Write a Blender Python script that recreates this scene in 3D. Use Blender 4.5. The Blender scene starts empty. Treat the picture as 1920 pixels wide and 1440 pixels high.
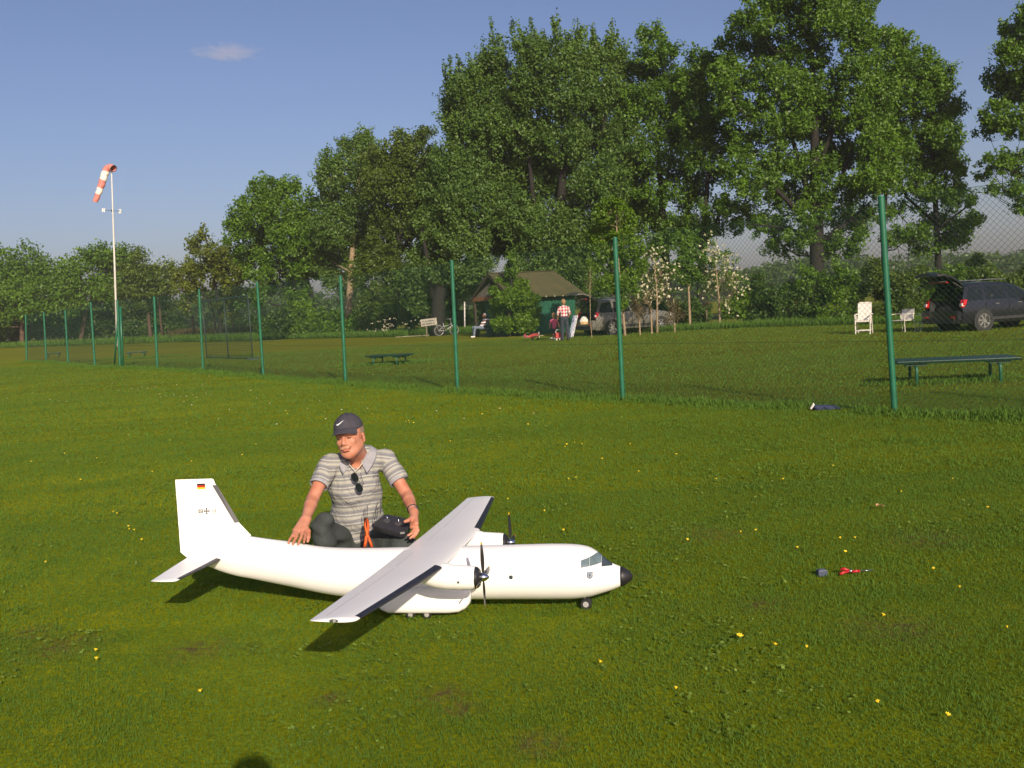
import bpy, math, random
import numpy as np
from mathutils import Vector, Matrix
PI = math.pi
S = bpy.context.scene
COL = S.collection

# ---------------------------------------------------------------- camera, sky, sun, exposure
CAM_H, FPX, PITCH, ROLL = 1.6, 1800.0, 0.0806, -0.0572
cp, sp, cr, sr = math.cos(PITCH), math.sin(PITCH), math.cos(ROLL), math.sin(ROLL)
CR = np.array([cr, sr * sp, sr * cp]); CU = np.array([-sr, cr * sp, cr * cp]); CF = np.array([0, cp, -sp])
cam = bpy.data.cameras.new('camera'); camo = bpy.data.objects.new('camera', cam); COL.objects.link(camo)
cam.sensor_width = 36.0; cam.lens = 36.0 * FPX / 1920.0; cam.clip_end = 6000; cam.clip_start = 0.05
camo.matrix_world = Matrix(((CR[0], CU[0], -CF[0], 0), (CR[1], CU[1], -CF[1], 0), (CR[2], CU[2], -CF[2], CAM_H), (0, 0, 0, 1)))
S.camera = camo
S.view_settings.view_transform = 'Standard'; S.view_settings.look = 'None'; S.view_settings.gamma = 1
S.view_settings.exposure = 0.35
SUN_EL = math.radians(25); SX, SY = 0.27, -0.963          # direction towards the sun
w = bpy.data.worlds.new('World'); S.world = w; w.use_nodes = True
nt = w.node_tree; bg = nt.nodes['Background']
sky = nt.nodes.new('ShaderNodeTexSky'); sky.sky_type = 'NISHITA'; sky.sun_disc = False
sky.sun_elevation = SUN_EL; sky.sun_rotation = math.atan2(SX, SY); sky.air_density = 1.0; sky.dust_density = 2.1; sky.ozone_density = 5.0
wb = nt.nodes.new('ShaderNodeMixRGB'); wb.blend_type = 'MULTIPLY'; wb.inputs[0].default_value = 1; wb.inputs[2].default_value = (1.15, .905, .91, 1)   # the camera's cool white balance
nt.links.new(sky.outputs[0], wb.inputs[1]); nt.links.new(wb.outputs[0], bg.inputs[0]); bg.inputs[1].default_value = 0.088
sl = bpy.data.lights.new('sun', 'SUN'); sl.energy = 4.2; sl.angle = math.radians(0.5); sl.color = (1.0, 0.86, 0.66)
so = bpy.data.objects.new('sun', sl); COL.objects.link(so)
sv = Vector((SX * math.cos(SUN_EL), SY * math.cos(SUN_EL), math.sin(SUN_EL)))
so.rotation_euler = (-sv).to_track_quat('-Z', 'Y').to_euler()
try:
    S.cycles.use_denoising = True; S.cycles.max_bounces = 6; S.cycles.transparent_max_bounces = 16; S.cycles.diffuse_bounces = 3
    S.cycles.volume_bounces = 1; S.cycles.sample_clamp_indirect = 6.0
except Exception: pass

# ---------------------------------------------------------------- measuring helpers (photo pixel -> place in the world)
def ray(px, py): return CF * FPX + CR * (px - 960) - CU * (py - 720)
def G(px, py, z=0.0):
    d = ray(px, py); return np.array([0, 0, CAM_H]) + d * ((z - CAM_H) / d[2])
def W(px, py, Y):
    d = ray(px, py); return np.array([0, 0, CAM_H]) + d * (Y / d[1])
def V3(p): return Vector((float(p[0]), float(p[1]), float(p[2])))

# ---------------------------------------------------------------- materials
MATS = {}
def mat(name, rgb=(.5, .5, .5), rough=.6, metal=0., var=.12, scale=12., bump=0., bscale=None, spec=.5, rgb2=None, coat=0.):
    if name in MATS: return MATS[name]
    m = bpy.data.materials.new(name); m.use_nodes = True; n = m.node_tree; b = n.nodes['Principled BSDF']
    b.inputs['Roughness'].default_value = rough; b.inputs['Metallic'].default_value = metal
    b.inputs['Specular IOR Level'].default_value = spec
    if coat: b.inputs['Coat Weight'].default_value = coat
    tc = n.nodes.new('ShaderNodeTexCoord'); no = n.nodes.new('ShaderNodeTexNoise'); no.inputs['Scale'].default_value = scale
    no.inputs['Detail'].default_value = 5; n.links.new(tc.outputs['Object'], no.inputs['Vector'])
    rp = n.nodes.new('ShaderNodeValToRGB'); e = rp.color_ramp.elements; e[0].position = .3; e[1].position = .7
    c2 = rgb2 or tuple(min(1, c * (1 + var)) for c in rgb); c1 = tuple(c * (1 - var) for c in rgb) if not rgb2 else rgb
    e[0].color = (*c1, 1); e[1].color = (*c2, 1)
    n.links.new(no.outputs['Fac'], rp.inputs[0]); n.links.new(rp.outputs[0], b.inputs['Base Color'])
    if bump:
        n2 = n.nodes.new('ShaderNodeTexNoise'); n2.inputs['Scale'].default_value = bscale or scale * 4; n2.inputs['Detail'].default_value = 4
        n.links.new(tc.outputs['Object'], n2.inputs['Vector'])
        bp = n.nodes.new('ShaderNodeBump'); bp.inputs['Strength'].default_value = bump; bp.inputs['Distance'].default_value = .02
        n.links.new(n2.outputs['Fac'], bp.inputs['Height']); n.links.new(bp.outputs[0], b.inputs['Normal'])
    MATS[name] = m; return m

def leafmat(name, dark, light, trans=.42, warm=(1.25, 1.05, .45)):
    if name in MATS: return MATS[name]
    m = bpy.data.materials.new(name); m.use_nodes = True; n = m.node_tree; n.nodes.remove(n.nodes['Principled BSDF'])
    at = n.nodes.new('ShaderNodeAttribute'); at.attribute_name = 'tint'
    mx = n.nodes.new('ShaderNodeMixRGB'); mx.inputs[1].default_value = (*dark, 1); mx.inputs[2].default_value = (*light, 1)
    n.links.new(at.outputs['Fac'], mx.inputs[0])
    d = n.nodes.new('ShaderNodeBsdfDiffuse'); t = n.nodes.new('ShaderNodeBsdfTranslucent'); ms = n.nodes.new('ShaderNodeMixShader')
    n.links.new(mx.outputs[0], d.inputs[0])
    mu = n.nodes.new('ShaderNodeMixRGB'); mu.blend_type = 'MULTIPLY'; mu.inputs[0].default_value = 1; mu.inputs[2].default_value = (*warm, 1)
    n.links.new(mx.outputs[0], mu.inputs[1]); n.links.new(mu.outputs[0], t.inputs[0])
    ms.inputs[0].default_value = trans; n.links.new(d.outputs[0], ms.inputs[1]); n.links.new(t.outputs[0], ms.inputs[2])
    gl = n.nodes.new('ShaderNodeBsdfGlossy'); gl.inputs['Roughness'].default_value = .5; gl.inputs[0].default_value = (.6, .6, .6, 1)
    m2 = n.nodes.new('ShaderNodeMixShader'); m2.inputs[0].default_value = .035
    n.links.new(ms.outputs[0], m2.inputs[1]); n.links.new(gl.outputs[0], m2.inputs[2])
    n.links.new(m2.outputs[0], n.nodes['Material Output'].inputs[0]); MATS[name] = m; return m

# ---------------------------------------------------------------- mesh building
def link(name, me, material=None, parent=None, smooth=False):
    o = bpy.data.objects.new(name, me); COL.objects.link(o)
    if material:
        for mm in (material if isinstance(material, (list, tuple)) else [material]): me.materials.append(mm)
    if parent: o.parent = parent
    if smooth: me.polygons.foreach_set('use_smooth', [True] * len(me.polygons))
    return o
def tag(o, label=None, cat=None, group=None, kind=None):
    if label: o['label'] = label
    if cat: o['category'] = cat
    if group: o['group'] = group
    if kind: o['kind'] = kind
    return o
def thing(name, label, cat, loc=(0, 0, 0), rz=0., group=None):
    o = bpy.data.objects.new(name, None); COL.objects.link(o); o.empty_display_size = .1
    o.location = V3(loc); o.rotation_euler = (0, 0, rz); return tag(o, label, cat, group)
def copy_tree(o, parent=None):
    c = o.copy(); COL.objects.link(c); c.parent = parent
    for ch in list(o.children): copy_tree(ch, c)
    return c

def frame_of(d):
    d = np.array(d, float); d /= np.linalg.norm(d) + 1e-12
    a = np.array([0, 0, 1.]) if abs(d[2]) < .9 else np.array([1., 0, 0])
    u = np.cross(a, d); u /= np.linalg.norm(u); return u, np.cross(d, u)

class MB:
    def __init__(s): s.v = []; s.f = []; s.mi = []; s.cur = 0
    def add(s, vs, fs):
        b = len(s.v); s.v += [tuple(map(float, p)) for p in vs]; s.f += [tuple(i + b for i in f) for f in fs]; s.mi += [s.cur] * len(fs); return s
    def box(s, c, d, rz=0., R=None, taper=1.):
        x, y, z = d[0] / 2, d[1] / 2, d[2] / 2; P = []
        for k, (sx, sy, sz) in enumerate([(-1, -1, -1), (1, -1, -1), (1, 1, -1), (-1, 1, -1), (-1, -1, 1), (1, -1, 1), (1, 1, 1), (-1, 1, 1)]):
            t = taper if sz > 0 else 1.; q = np.array([sx * x * t, sy * y * t, sz * z])
            if R is not None: q = R @ q
            elif rz: q = np.array([q[0] * math.cos(rz) - q[1] * math.sin(rz), q[0] * math.sin(rz) + q[1] * math.cos(rz), q[2]])
            P.append(q + np.array(c, float))
        return s.add(P, [(0, 3, 2, 1), (4, 5, 6, 7), (0, 1, 5, 4), (1, 2, 6, 5), (2, 3, 7, 6), (3, 0, 4, 7)])
    def tube(s, pts, r, n=8, caps=True):
        pts = [np.array(p, float) for p in pts]; r = r if hasattr(r, '__len__') else [r] * len(pts); P = []; F = []
        u0 = None
        for i, p in enumerate(pts):
            d = pts[min(i + 1, len(pts) - 1)] - pts[max(i - 1, 0)]; u, v = frame_of(d)
            if u0 is not None:
                u = u0 - d * (u0 @ d) / (d @ d + 1e-12); u /= np.linalg.norm(u) + 1e-12; v = np.cross(d / (np.linalg.norm(d) + 1e-12), u)
            u0 = u
            for k in range(n):
                a = 2 * PI * k / n; P.append(p + (u * math.cos(a) + v * math.sin(a)) * r[i])
        for i in range(len(pts) - 1):
            for k in range(n): k2 = (k + 1) % n; F.append((i * n + k, i * n + k2, (i + 1) * n + k2, (i + 1) * n + k))
        if caps: F.append(tuple(range(n))[::-1]); F.append(tuple((len(pts) - 1) * n + k for k in range(n)))
        return s.add(P, F)
    def rings(s, rings, closed=True, caps=True):
        n = len(rings[0]); P = [p for r in rings for p in r]; F = []
        for i in range(len(rings) - 1):
            for k in range(n if closed else n - 1): k2 = (k + 1) % n; F.append((i * n + k, i * n + k2, (i + 1) * n + k2, (i + 1) * n + k))
        if caps and closed: F.append(tuple(range(n))[::-1]); F.append(tuple((len(rings) - 1) * n + k for k in range(n)))
        return s.add(P, F)
    def disc(s, c, r, nrm, n=20, thick=.002):
        u, v = frame_of(nrm); c = np.array(c, float); nn = np.array(nrm, float) / np.linalg.norm(nrm)
        return s.rings([[c + nn * t + (u * math.cos(2 * PI * k / n) + v * math.sin(2 * PI * k / n)) * r for k in range(n)] for t in (-thick / 2, thick / 2)])
    def torus(s, c, R, r, nrm, n=28, m=8):
        u, v = frame_of(nrm); nn = np.array(nrm, float) / np.linalg.norm(nrm); c = np.array(c, float); P = []; F = []
        for i in range(n):
            a = 2 * PI * i / n; e = u * math.cos(a) + v * math.sin(a)
            for k in range(m):
                b = 2 * PI * k / m; P.append(c + e * (R + r * math.cos(b)) + nn * r * math.sin(b))
        for i in range(n):
            for k in range(m): F.append((i * m + k, ((i + 1) % n) * m + k, ((i + 1) % n) * m + (k + 1) % m, i * m + (k + 1) % m))
        return s.add(P, F)
    def prism(s, poly, off):
        n = len(poly); off = np.array(off, float)
        P = [np.array(p, float) for p in poly]; P = P + [p + off for p in P]
        return s.add(P, [tuple(range(n))[::-1], tuple(range(n, 2 * n))] + [(k, (k + 1) % n, n + (k + 1) % n, n + k) for k in range(n)])
    def ball(s, c, r, n=12, m=8):
        r = r if hasattr(r, '__len__') else (r, r, r); R = []
        for j in range(m + 1):
            t = PI * j / m; q = max(math.sin(t), 1e-3)
            R.append([(c[0] + r[0] * q * math.cos(2 * PI * k / n), c[1] + r[1] * q * math.sin(2 * PI * k / n), c[2] - r[2] * math.cos(t)) for k in range(n)])
        return s.rings(R)
    def build(s, name, material, parent=None, smooth=False, world=None, angle=None):
        v = s.v
        if world is not None:      # vertices given in world space: bring them into the thing's frame
            Mi = (Matrix.Translation(world.location) @ world.rotation_euler.to_matrix().to_4x4()).inverted()
            v = [tuple(Mi @ Vector(p)) for p in v]
        me = bpy.data.meshes.new(name); me.from_pydata(v, [], s.f); me.update()
        o = link(name, me, material, parent, smooth)
        if any(s.mi): me.polygons.foreach_set('material_index', s.mi)
        if angle is not None and smooth:
            try: me.set_sharp_from_angle(angle=math.radians(angle))
            except Exception: pass
        return o

def fast_mesh(name, verts, faces, material, parent=None, tint=None, smooth=False, attr='tint', per_vert=False):
    """verts Nx3, faces MxK (constant K)"""
    me = bpy.data.meshes.new(name); nv, (nf, k) = len(verts), faces.shape
    me.vertices.add(nv); me.vertices.foreach_set('co', np.ascontiguousarray(verts, dtype=np.float32).ravel())
    me.loops.add(nf * k); me.loops.foreach_set('vertex_index', np.ascontiguousarray(faces, dtype=np.int32).ravel())
    me.polygons.add(nf); me.polygons.foreach_set('loop_start', np.arange(0, nf * k, k, dtype=np.int32))
    try: me.polygons.foreach_set('loop_total', np.full(nf, k, dtype=np.int32))
    except Exception: pass
    me.update(calc_edges=True)
    if tint is not None:
        a = me.attributes.new(attr, 'FLOAT', 'POINT' if per_vert else 'FACE'); a.data.foreach_set('value', np.ascontiguousarray(tint, dtype=np.float32))
    o = link(name, me, material, parent)
    if smooth: me.polygons.foreach_set('use_smooth', np.ones(nf, dtype=bool))
    return o

def vnoise(x, y, seed=0):
    """smooth value noise 0..1 in numpy"""
    xi, yi = np.floor(x).astype(np.int64), np.floor(y).astype(np.int64); fx, fy = x - xi, y - yi
    fx, fy = fx * fx * (3 - 2 * fx), fy * fy * (3 - 2 * fy)
    def h(a, b):
        n = (a * 374761393 + b * 668265263 + seed * 974711) & 0x7fffffff; n = ((n ^ (n >> 13)) * 1274126177) & 0x7fffffff
        return ((n ^ (n >> 16)) & 0xffff) / 65535.
    return (h(xi, yi) * (1 - fx) + h(xi + 1, yi) * fx) * (1 - fy) + (h(xi, yi + 1) * (1 - fx) + h(xi + 1, yi + 1) * fx) * fy

# ---------------------------------------------------------------- signed-distance bodies (one continuous skin each)
def surface_nets(Vv, org, h):
    I = Vv < 0
    nx, ny, nz = Vv.shape
    acc = np.zeros((nx - 1, ny - 1, nz - 1, 3), np.float32); cnt = np.zeros((nx - 1, ny - 1, nz - 1), np.float32)
    for ax in range(3):
        a = [slice(None)] * 3; b = [slice(None)] * 3; a[ax] = slice(0, -1); b[ax] = slice(1, None)
        A, B = Vv[tuple(a)], Vv[tuple(b)]; ch = I[tuple(a)] != I[tuple(b)]
        idx = np.argwhere(ch)
        if not len(idx): continue
        va, vb = A[ch], B[ch]; t = va / (va - vb)
        pos = idx.astype(np.float32); pos[:, ax] += t
        o1, o2 = [k for k in range(3) if k != ax]
        for s1 in (0, -1):
            for s2 in (0, -1):
                c = idx.copy(); c[:, o1] += s1; c[:, o2] += s2
                ok = np.all(c >= 0, 1) & (c[:, 0] < nx - 1) & (c[:, 1] < ny - 1) & (c[:, 2] < nz - 1)
                cc = c[ok]; np.add.at(acc, (cc[:, 0], cc[:, 1], cc[:, 2]), pos[ok]); np.add.at(cnt, (cc[:, 0], cc[:, 1], cc[:, 2]), 1)
    m = cnt > 0; ids = -np.ones(m.shape, np.int64); ids[m] = np.arange(m.sum())
    verts = acc[m] / cnt[m][:, None] * h + org
    F = []
    for ax in range(3):
        a = [slice(None)] * 3; b = [slice(None)] * 3; a[ax] = slice(0, -1); b[ax] = slice(1, None)
        ia = I[tuple(a)]; ch = np.argwhere(ia != I[tuple(b)])
        if not len(ch): continue
        o1, o2 = (ax + 1) % 3, (ax + 2) % 3
        ok = (ch[:, o1] > 0) & (ch[:, o2] > 0) & (ch[:, o1] < Vv.shape[o1] - 1) & (ch[:, o2] < Vv.shape[o2] - 1); ch = ch[ok]
        sg = ia[ch[:, 0], ch[:, 1], ch[:, 2]]
        q = []
        for d1, d2 in ((0, 0), (-1, 0), (-1, -1), (0, -1)):
            c = ch.copy(); c[:, o1] += d1; c[:, o2] += d2; q.append(ids[c[:, 0], c[:, 1], c[:, 2]])
        q = np.stack(q, 1); q[~sg] = q[~sg][:, ::-1]; F.append(q)
    F = np.concatenate(F); F = F[(F >= 0).all(1)]
    return verts, F

class SDF:
    """smooth union of tapered capsules and ellipsoids, later ones may carve"""
    def __init__(s, lo, hi, h):
        s.lo = np.array(lo, float); s.h = h; n = np.ceil((np.array(hi) - s.lo) / h).astype(int) + 1
        s.V = np.full(n, 1., np.float32); s.n = n
    def _win(s, lo, hi):
        a = np.clip(np.floor((lo - s.lo) / s.h).astype(int), 0, s.n - 1); b = np.clip(np.ceil((hi - s.lo) / s.h).astype(int) + 1, 1, s.n)
        ax = [s.lo[i] + np.arange(a[i], b[i]) * s.h for i in range(3)]
        X, Y, Z = np.meshgrid(*ax, indexing='ij', sparse=True)
        return tuple(slice(a[i], b[i]) for i in range(3)), X, Y, Z
    def _mix(s, sl, d, k, sub):
        A = s.V[sl]
        if A.size == 0: return
        if sub:
            if k > 0: hh = np.clip(.5 - .5 * (A + d) / k, 0, 1); s.V[sl] = A * (1 - hh) - d * hh + k * hh * (1 - hh)
            else: s.V[sl] = np.maximum(A, -d)
        else:
            if k > 0: hh = np.clip(.5 + .5 * (A - d) / k, 0, 1); s.V[sl] = A * (1 - hh) + d * hh - k * hh * (1 - hh)
            else: s.V[sl] = np.minimum(A, d)
    def cap(s, a, b, ra, rb, k=.02, sub=False, cut=None, sq=None):
        a = np.array(a, float); b = np.array(b, float); R = max(ra, rb) + 3 * k + .03
        if sq is not None: R *= max(1., max(sq[1:]))
        sl, X, Y, Z = s._win(np.minimum(a, b) - R, np.maximum(a, b) + R)
        ab = b - a; t = np.clip(((X - a[0]) * ab[0] + (Y - a[1]) * ab[1] + (Z - a[2]) * ab[2]) / (ab @ ab + 1e-9), 0, 1)
        dx, dy, dz = X - a[0] - t * ab[0], Y - a[1] - t * ab[1], Z - a[2] - t * ab[2]
        if sq is not None:     # flatten along direction sq[0] by factor sq[1]
            q = np.array(sq[0], float); q /= np.linalg.norm(q); c = (dx * q[0] + dy * q[1] + dz * q[2]); f = 1. / sq[1] - 1
            dx, dy, dz = dx + c * q[0] * f, dy + c * q[1] * f, dz + c * q[2] * f
        d = np.sqrt(dx * dx + dy * dy + dz * dz) - (ra + (rb - ra) * t)
        if cut is not None:
            for (p, nn) in cut: d = np.maximum(d, (X - p[0]) * nn[0] + (Y - p[1]) * nn[1] + (Z - p[2]) * nn[2])
        s._mix(sl, d.astype(np.float32), k, sub); return s
    def ell(s, c, r, R=None, k=.02, sub=False):
        c = np.array(c, float); r = np.array(r, float); m = r.max() + 3 * k + .03
        sl, X, Y, Z = s._win(c - m, c + m); dx, dy, dz = X - c[0], Y - c[1], Z - c[2]
        if R is not None: dx, dy, dz = [R[0][i] * dx + R[1][i] * dy + R[2][i] * dz for i in range(3)]
        q = np.sqrt((dx / r[0]) ** 2 + (dy / r[1]) ** 2 + (dz / r[2]) ** 2); g = np.sqrt((dx / r[0] ** 2) ** 2 + (dy / r[1] ** 2) ** 2 + (dz / r[2] ** 2) ** 2) + 1e-6
        s._mix(sl, (q * (q - 1) / g).astype(np.float32), k, sub); return s
    def plane(s, p, n):
        ax = [s.lo[i] + np.arange(s.n[i]) * s.h for i in range(3)]; X, Y, Z = np.meshgrid(*ax, indexing='ij', sparse=True)
        s.V = np.maximum(s.V, ((X - p[0]) * n[0] + (Y - p[1]) * n[1] + (Z - p[2]) * n[2]).astype(np.float32)); return s
    def wrinkle(s, amp, fr, seed=0):
        ax = [s.lo[i] + np.arange(s.n[i]) * s.h for i in range(3)]; X, Y, Z = np.meshgrid(*ax, indexing='ij', sparse=True); r = random.Random(seed)
        for k in range(4):
            q = [r.uniform(-1, 1) * fr for _ in range(3)]
            s.V = s.V + (amp / 2 * np.sin(X * q[0] + Y * q[1] + Z * q[2] + r.uniform(0, 6) + 1.5 * np.sin(Z * fr * .5 + X * fr * .4 + k))).astype(np.float32)
        return s
    def mesh(s, name, material, parent=None, world=None, attr=None, smooth_it=2):
        v, f = surface_nets(s.V, s.lo, s.h)
        for _ in range(smooth_it):       # light Laplacian smoothing
            acc = np.zeros_like(v); cnt = np.zeros(len(v))
            for a, b in ((0, 1), (1, 2), (2, 3), (3, 0)):
                np.add.at(acc, f[:, a], v[f[:, b]]); np.add.at(acc, f[:, b], v[f[:, a]]); np.add.at(cnt, f[:, a], 1); np.add.at(cnt, f[:, b], 1)
            v = v * .5 + .5 * acc / np.maximum(cnt, 1)[:, None]
        t = attr(v) if attr else None
        if world is not None:
            Mi = np.array((Matrix.Translation(world.location) @ world.rotation_euler.to_matrix().to_4x4()).inverted()); v = v @ Mi[:3, :3].T + Mi[:3, 3]
        return fast_mesh(name, v, f, material, parent, tint=t, smooth=True, per_vert=True)
# ---------------------------------------------------------------- ground and grass
FP = [G(1678, 775), G(1168, 750), G(858, 735), G(648, 720), G(494, 708), G(381, 697), G(295, 692), G(225, 690), G(178, 688), G(128, 683), G(87, 680), G(50, 678)]
FD = (FP[5] - FP[0]); FD /= np.linalg.norm(FD); FN = np.array([FD[1], -FD[0], 0])     # along the fence, and away beyond it
if FN[1] < 0: FN = -FN

def grass_nodes(m, gain=1.0, blades=False):
    n = m.node_tree; L = n.links; b = n.nodes['Principled BSDF']; b.inputs['Roughness'].default_value = .75; b.inputs['Specular IOR Level'].default_value = .03
    ge = n.nodes.new('ShaderNodeNewGeometry')
    def noise(sc, det=4, vec=None, rough=.55):
        q = n.nodes.new('ShaderNodeTexNoise'); q.inputs['Scale'].default_value = sc; q.inputs['Detail'].default_value = det; q.inputs['Roughness'].default_value = rough
        L.new(vec or ge.outputs['Position'], q.inputs['Vector']); return q.outputs['Fac']
    def ramp(f, p0, p1, c0=(0, 0, 0), c1=(1, 1, 1)):
        r = n.nodes.new('ShaderNodeValToRGB'); e = r.color_ramp.elements; e[0].position = p0; e[1].position = p1; e[0].color = (*c0, 1); e[1].color = (*c1, 1)
        L.new(f, r.inputs[0]); return r.outputs[0]
    def mix(a, c, fac, mode='MIX'):
        q = n.nodes.new('ShaderNodeMixRGB'); q.blend_type = mode
        for i, s_ in ((0, fac), (1, a), (2, c)):
            if isinstance(s_, tuple): q.inputs[i].default_value = (*s_, 1)
            elif isinstance(s_, (int, float)): q.inputs[i].default_value = s_
            else: L.new(s_, q.inputs[i])
        return q.outputs[0]
    g = lambda *c: tuple(x * gain for x in c)
    base = mix(g(.120, .152, .005), g(.168, .196, .006), ramp(noise(.35, 5), .35, .65))
    base = mix(base, g(.102, .152, .006), ramp(noise(1.3, 6, rough=.7), .5, .68))
    base = mix(base, g(.198, .206, .012), ramp(noise(2.7, 5, rough=.7), .58, .78))
    # mowing lanes and worn lines run along the strip
    mp = n.nodes.new('ShaderNodeMapping'); mp.inputs['Rotation'].default_value = (0, 0, -math.atan2(FD[1], FD[0])); mp.inputs['Scale'].default_value = (.06, 1.0, 1)
    L.new(ge.outputs['Position'], mp.inputs['Vector'])
    lane = ramp(noise(.9, 4, mp.outputs[0]), .38, .62)
    base = mix(base, mix(base, (.80, .84, .9), 1.0, 'MULTIPLY'), lane)
    # left-to-right light falloff put into the colour: paler, yellower grass towards the left
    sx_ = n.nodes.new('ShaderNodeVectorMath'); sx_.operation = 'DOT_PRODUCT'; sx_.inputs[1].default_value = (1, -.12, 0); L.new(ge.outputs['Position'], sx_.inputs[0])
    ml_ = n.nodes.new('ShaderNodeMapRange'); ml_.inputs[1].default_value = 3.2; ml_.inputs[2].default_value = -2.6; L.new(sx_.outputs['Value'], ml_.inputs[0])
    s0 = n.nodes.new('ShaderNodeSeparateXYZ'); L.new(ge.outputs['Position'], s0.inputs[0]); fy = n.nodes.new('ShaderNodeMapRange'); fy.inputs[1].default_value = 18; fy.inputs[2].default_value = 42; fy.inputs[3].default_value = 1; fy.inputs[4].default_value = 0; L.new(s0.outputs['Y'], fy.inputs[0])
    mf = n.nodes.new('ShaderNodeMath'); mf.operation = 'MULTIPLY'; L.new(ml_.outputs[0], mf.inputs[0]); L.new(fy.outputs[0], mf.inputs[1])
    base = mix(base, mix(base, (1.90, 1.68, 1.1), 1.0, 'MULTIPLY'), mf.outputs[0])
    # the meadow behind the fence is drier and more olive
    dp = n.nodes.new('ShaderNodeVectorMath'); dp.operation = 'DOT_PRODUCT'; dp.inputs[1].default_value = tuple(FN); L.new(ge.outputs['Position'], dp.inputs[0])
    off = float(FN @ FP[0]); mr = n.nodes.new('ShaderNodeMapRange'); mr.inputs[1].default_value = off - .3; mr.inputs[2].default_value = off + .6; L.new(dp.outputs['Value'], mr.inputs[0])
    dry = mix(g(.116, .130, .009), g(.160, .164, .014), ramp(noise(.22, 6, mp.outputs[0], .65), .38, .66))
    dry = mix(dry, g(.172, .150, .022), ramp(noise(.8, 6, rough=.7), .60, .78))
    base = mix(base, dry, mr.outputs[0])
    # bare earth spots
    bare = None
    for (px, py, r) in [(115, 1212, .17), (55, 1188, .12), (372, 1218, .15), (830, 1303, .10), (865, 1330, .08), (1010, 1395, .10), (1430, 1135, .12), (620, 1310, .07), (1680, 1180, .2), (1740, 1010, .22), (1180, 1080, .10), (1330, 1000, .2)]:
        c = G(px, py); ds = n.nodes.new('ShaderNodeVectorMath'); ds.operation = 'DISTANCE'; ds.inputs[1].default_value = tuple(c); L.new(ge.outputs['Position'], ds.inputs[0])
        m2 = n.nodes.new('ShaderNodeMapRange'); m2.inputs[1].default_value = r * 1.7; m2.inputs[2].default_value = r * .2; L.new(ds.outputs['Value'], m2.inputs[0])
        if bare is None: bare = m2.outputs[0]
        else:
            a = n.nodes.new('ShaderNodeMath'); a.operation = 'MAXIMUM'; L.new(bare, a.inputs[0]); L.new(m2.outputs[0], a.inputs[1]); bare = a.outputs[0]
    ml = n.nodes.new('ShaderNodeMath'); ml.operation = 'MULTIPLY'; L.new(bare, ml.inputs[0]); L.new(ramp(noise(16, 6, rough=.75), .40, .60), ml.inputs[1])
    m3 = n.nodes.new('ShaderNodeMath'); m3.operation = 'MULTIPLY'; L.new(ml.outputs[0], m3.inputs[0]); m3.inputs[1].default_value = .75 if blades else 1.
    base = mix(base, g(.135, .085, .045), m3.outputs[0])
    return base, noise, ramp, mix, b, L, n

gm = bpy.data.materials.new('lawn'); gm.use_nodes = True
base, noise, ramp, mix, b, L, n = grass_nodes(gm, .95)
base = mix(base, mix(base, (.65, .72, .7), 1.0, 'MULTIPLY'), ramp(noise(45, 3), .4, .62))
base = mix(base, mix(base, (1.35, 1.3, 1.2), 1.0, 'MULTIPLY'), ramp(noise(9, 5, rough=.8), .5, .75))
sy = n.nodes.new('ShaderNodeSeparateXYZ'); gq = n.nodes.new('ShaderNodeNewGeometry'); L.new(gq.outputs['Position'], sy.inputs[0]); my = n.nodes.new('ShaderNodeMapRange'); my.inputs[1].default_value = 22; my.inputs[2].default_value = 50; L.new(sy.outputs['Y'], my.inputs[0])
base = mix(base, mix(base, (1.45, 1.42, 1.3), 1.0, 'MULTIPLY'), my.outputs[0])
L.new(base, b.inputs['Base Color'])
bp = n.nodes.new('ShaderNodeBump'); bp.inputs['Strength'].default_value = .5; bp.inputs['Distance'].default_value = .03; L.new(noise(22, 6, rough=.75), bp.inputs['Height']); L.new(bp.outputs[0], b.inputs['Normal'])
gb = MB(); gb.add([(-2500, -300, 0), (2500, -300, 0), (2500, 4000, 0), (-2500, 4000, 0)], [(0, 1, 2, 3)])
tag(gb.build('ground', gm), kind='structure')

bm_ = bpy.data.materials.new('grass_blades'); bm_.use_nodes = True
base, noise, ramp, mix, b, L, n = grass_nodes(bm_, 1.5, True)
at = n.nodes.new('ShaderNodeAttribute'); at.attribute_name = 'tint'
sc = ramp(at.outputs['Fac'], 0, 1, (.62, .62, .62), (1.35, 1.3, 1.25)); base = mix(base, sc, 1., 'MULTIPLY')
straw = ramp(at.outputs['Fac'], .955, .96); base = mix(base, (.32, .25, .10), straw)
fresh = ramp(at.outputs['Fac'], .04, .03); base = mix(base, (.10, .19, .03), fresh)
L.new(base, b.inputs['Base Color'])
tr = n.nodes.new('ShaderNodeBsdfTranslucent'); L.new(base, tr.inputs[0]); mxs = n.nodes.new('ShaderNodeMixShader'); mxs.inputs[0].default_value = .28
L.new(b.outputs[0], mxs.inputs[1]); L.new(tr.outputs[0], mxs.inputs[2]); L.new(mxs.outputs[0], n.nodes['Material Output'].inputs[0])

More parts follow.
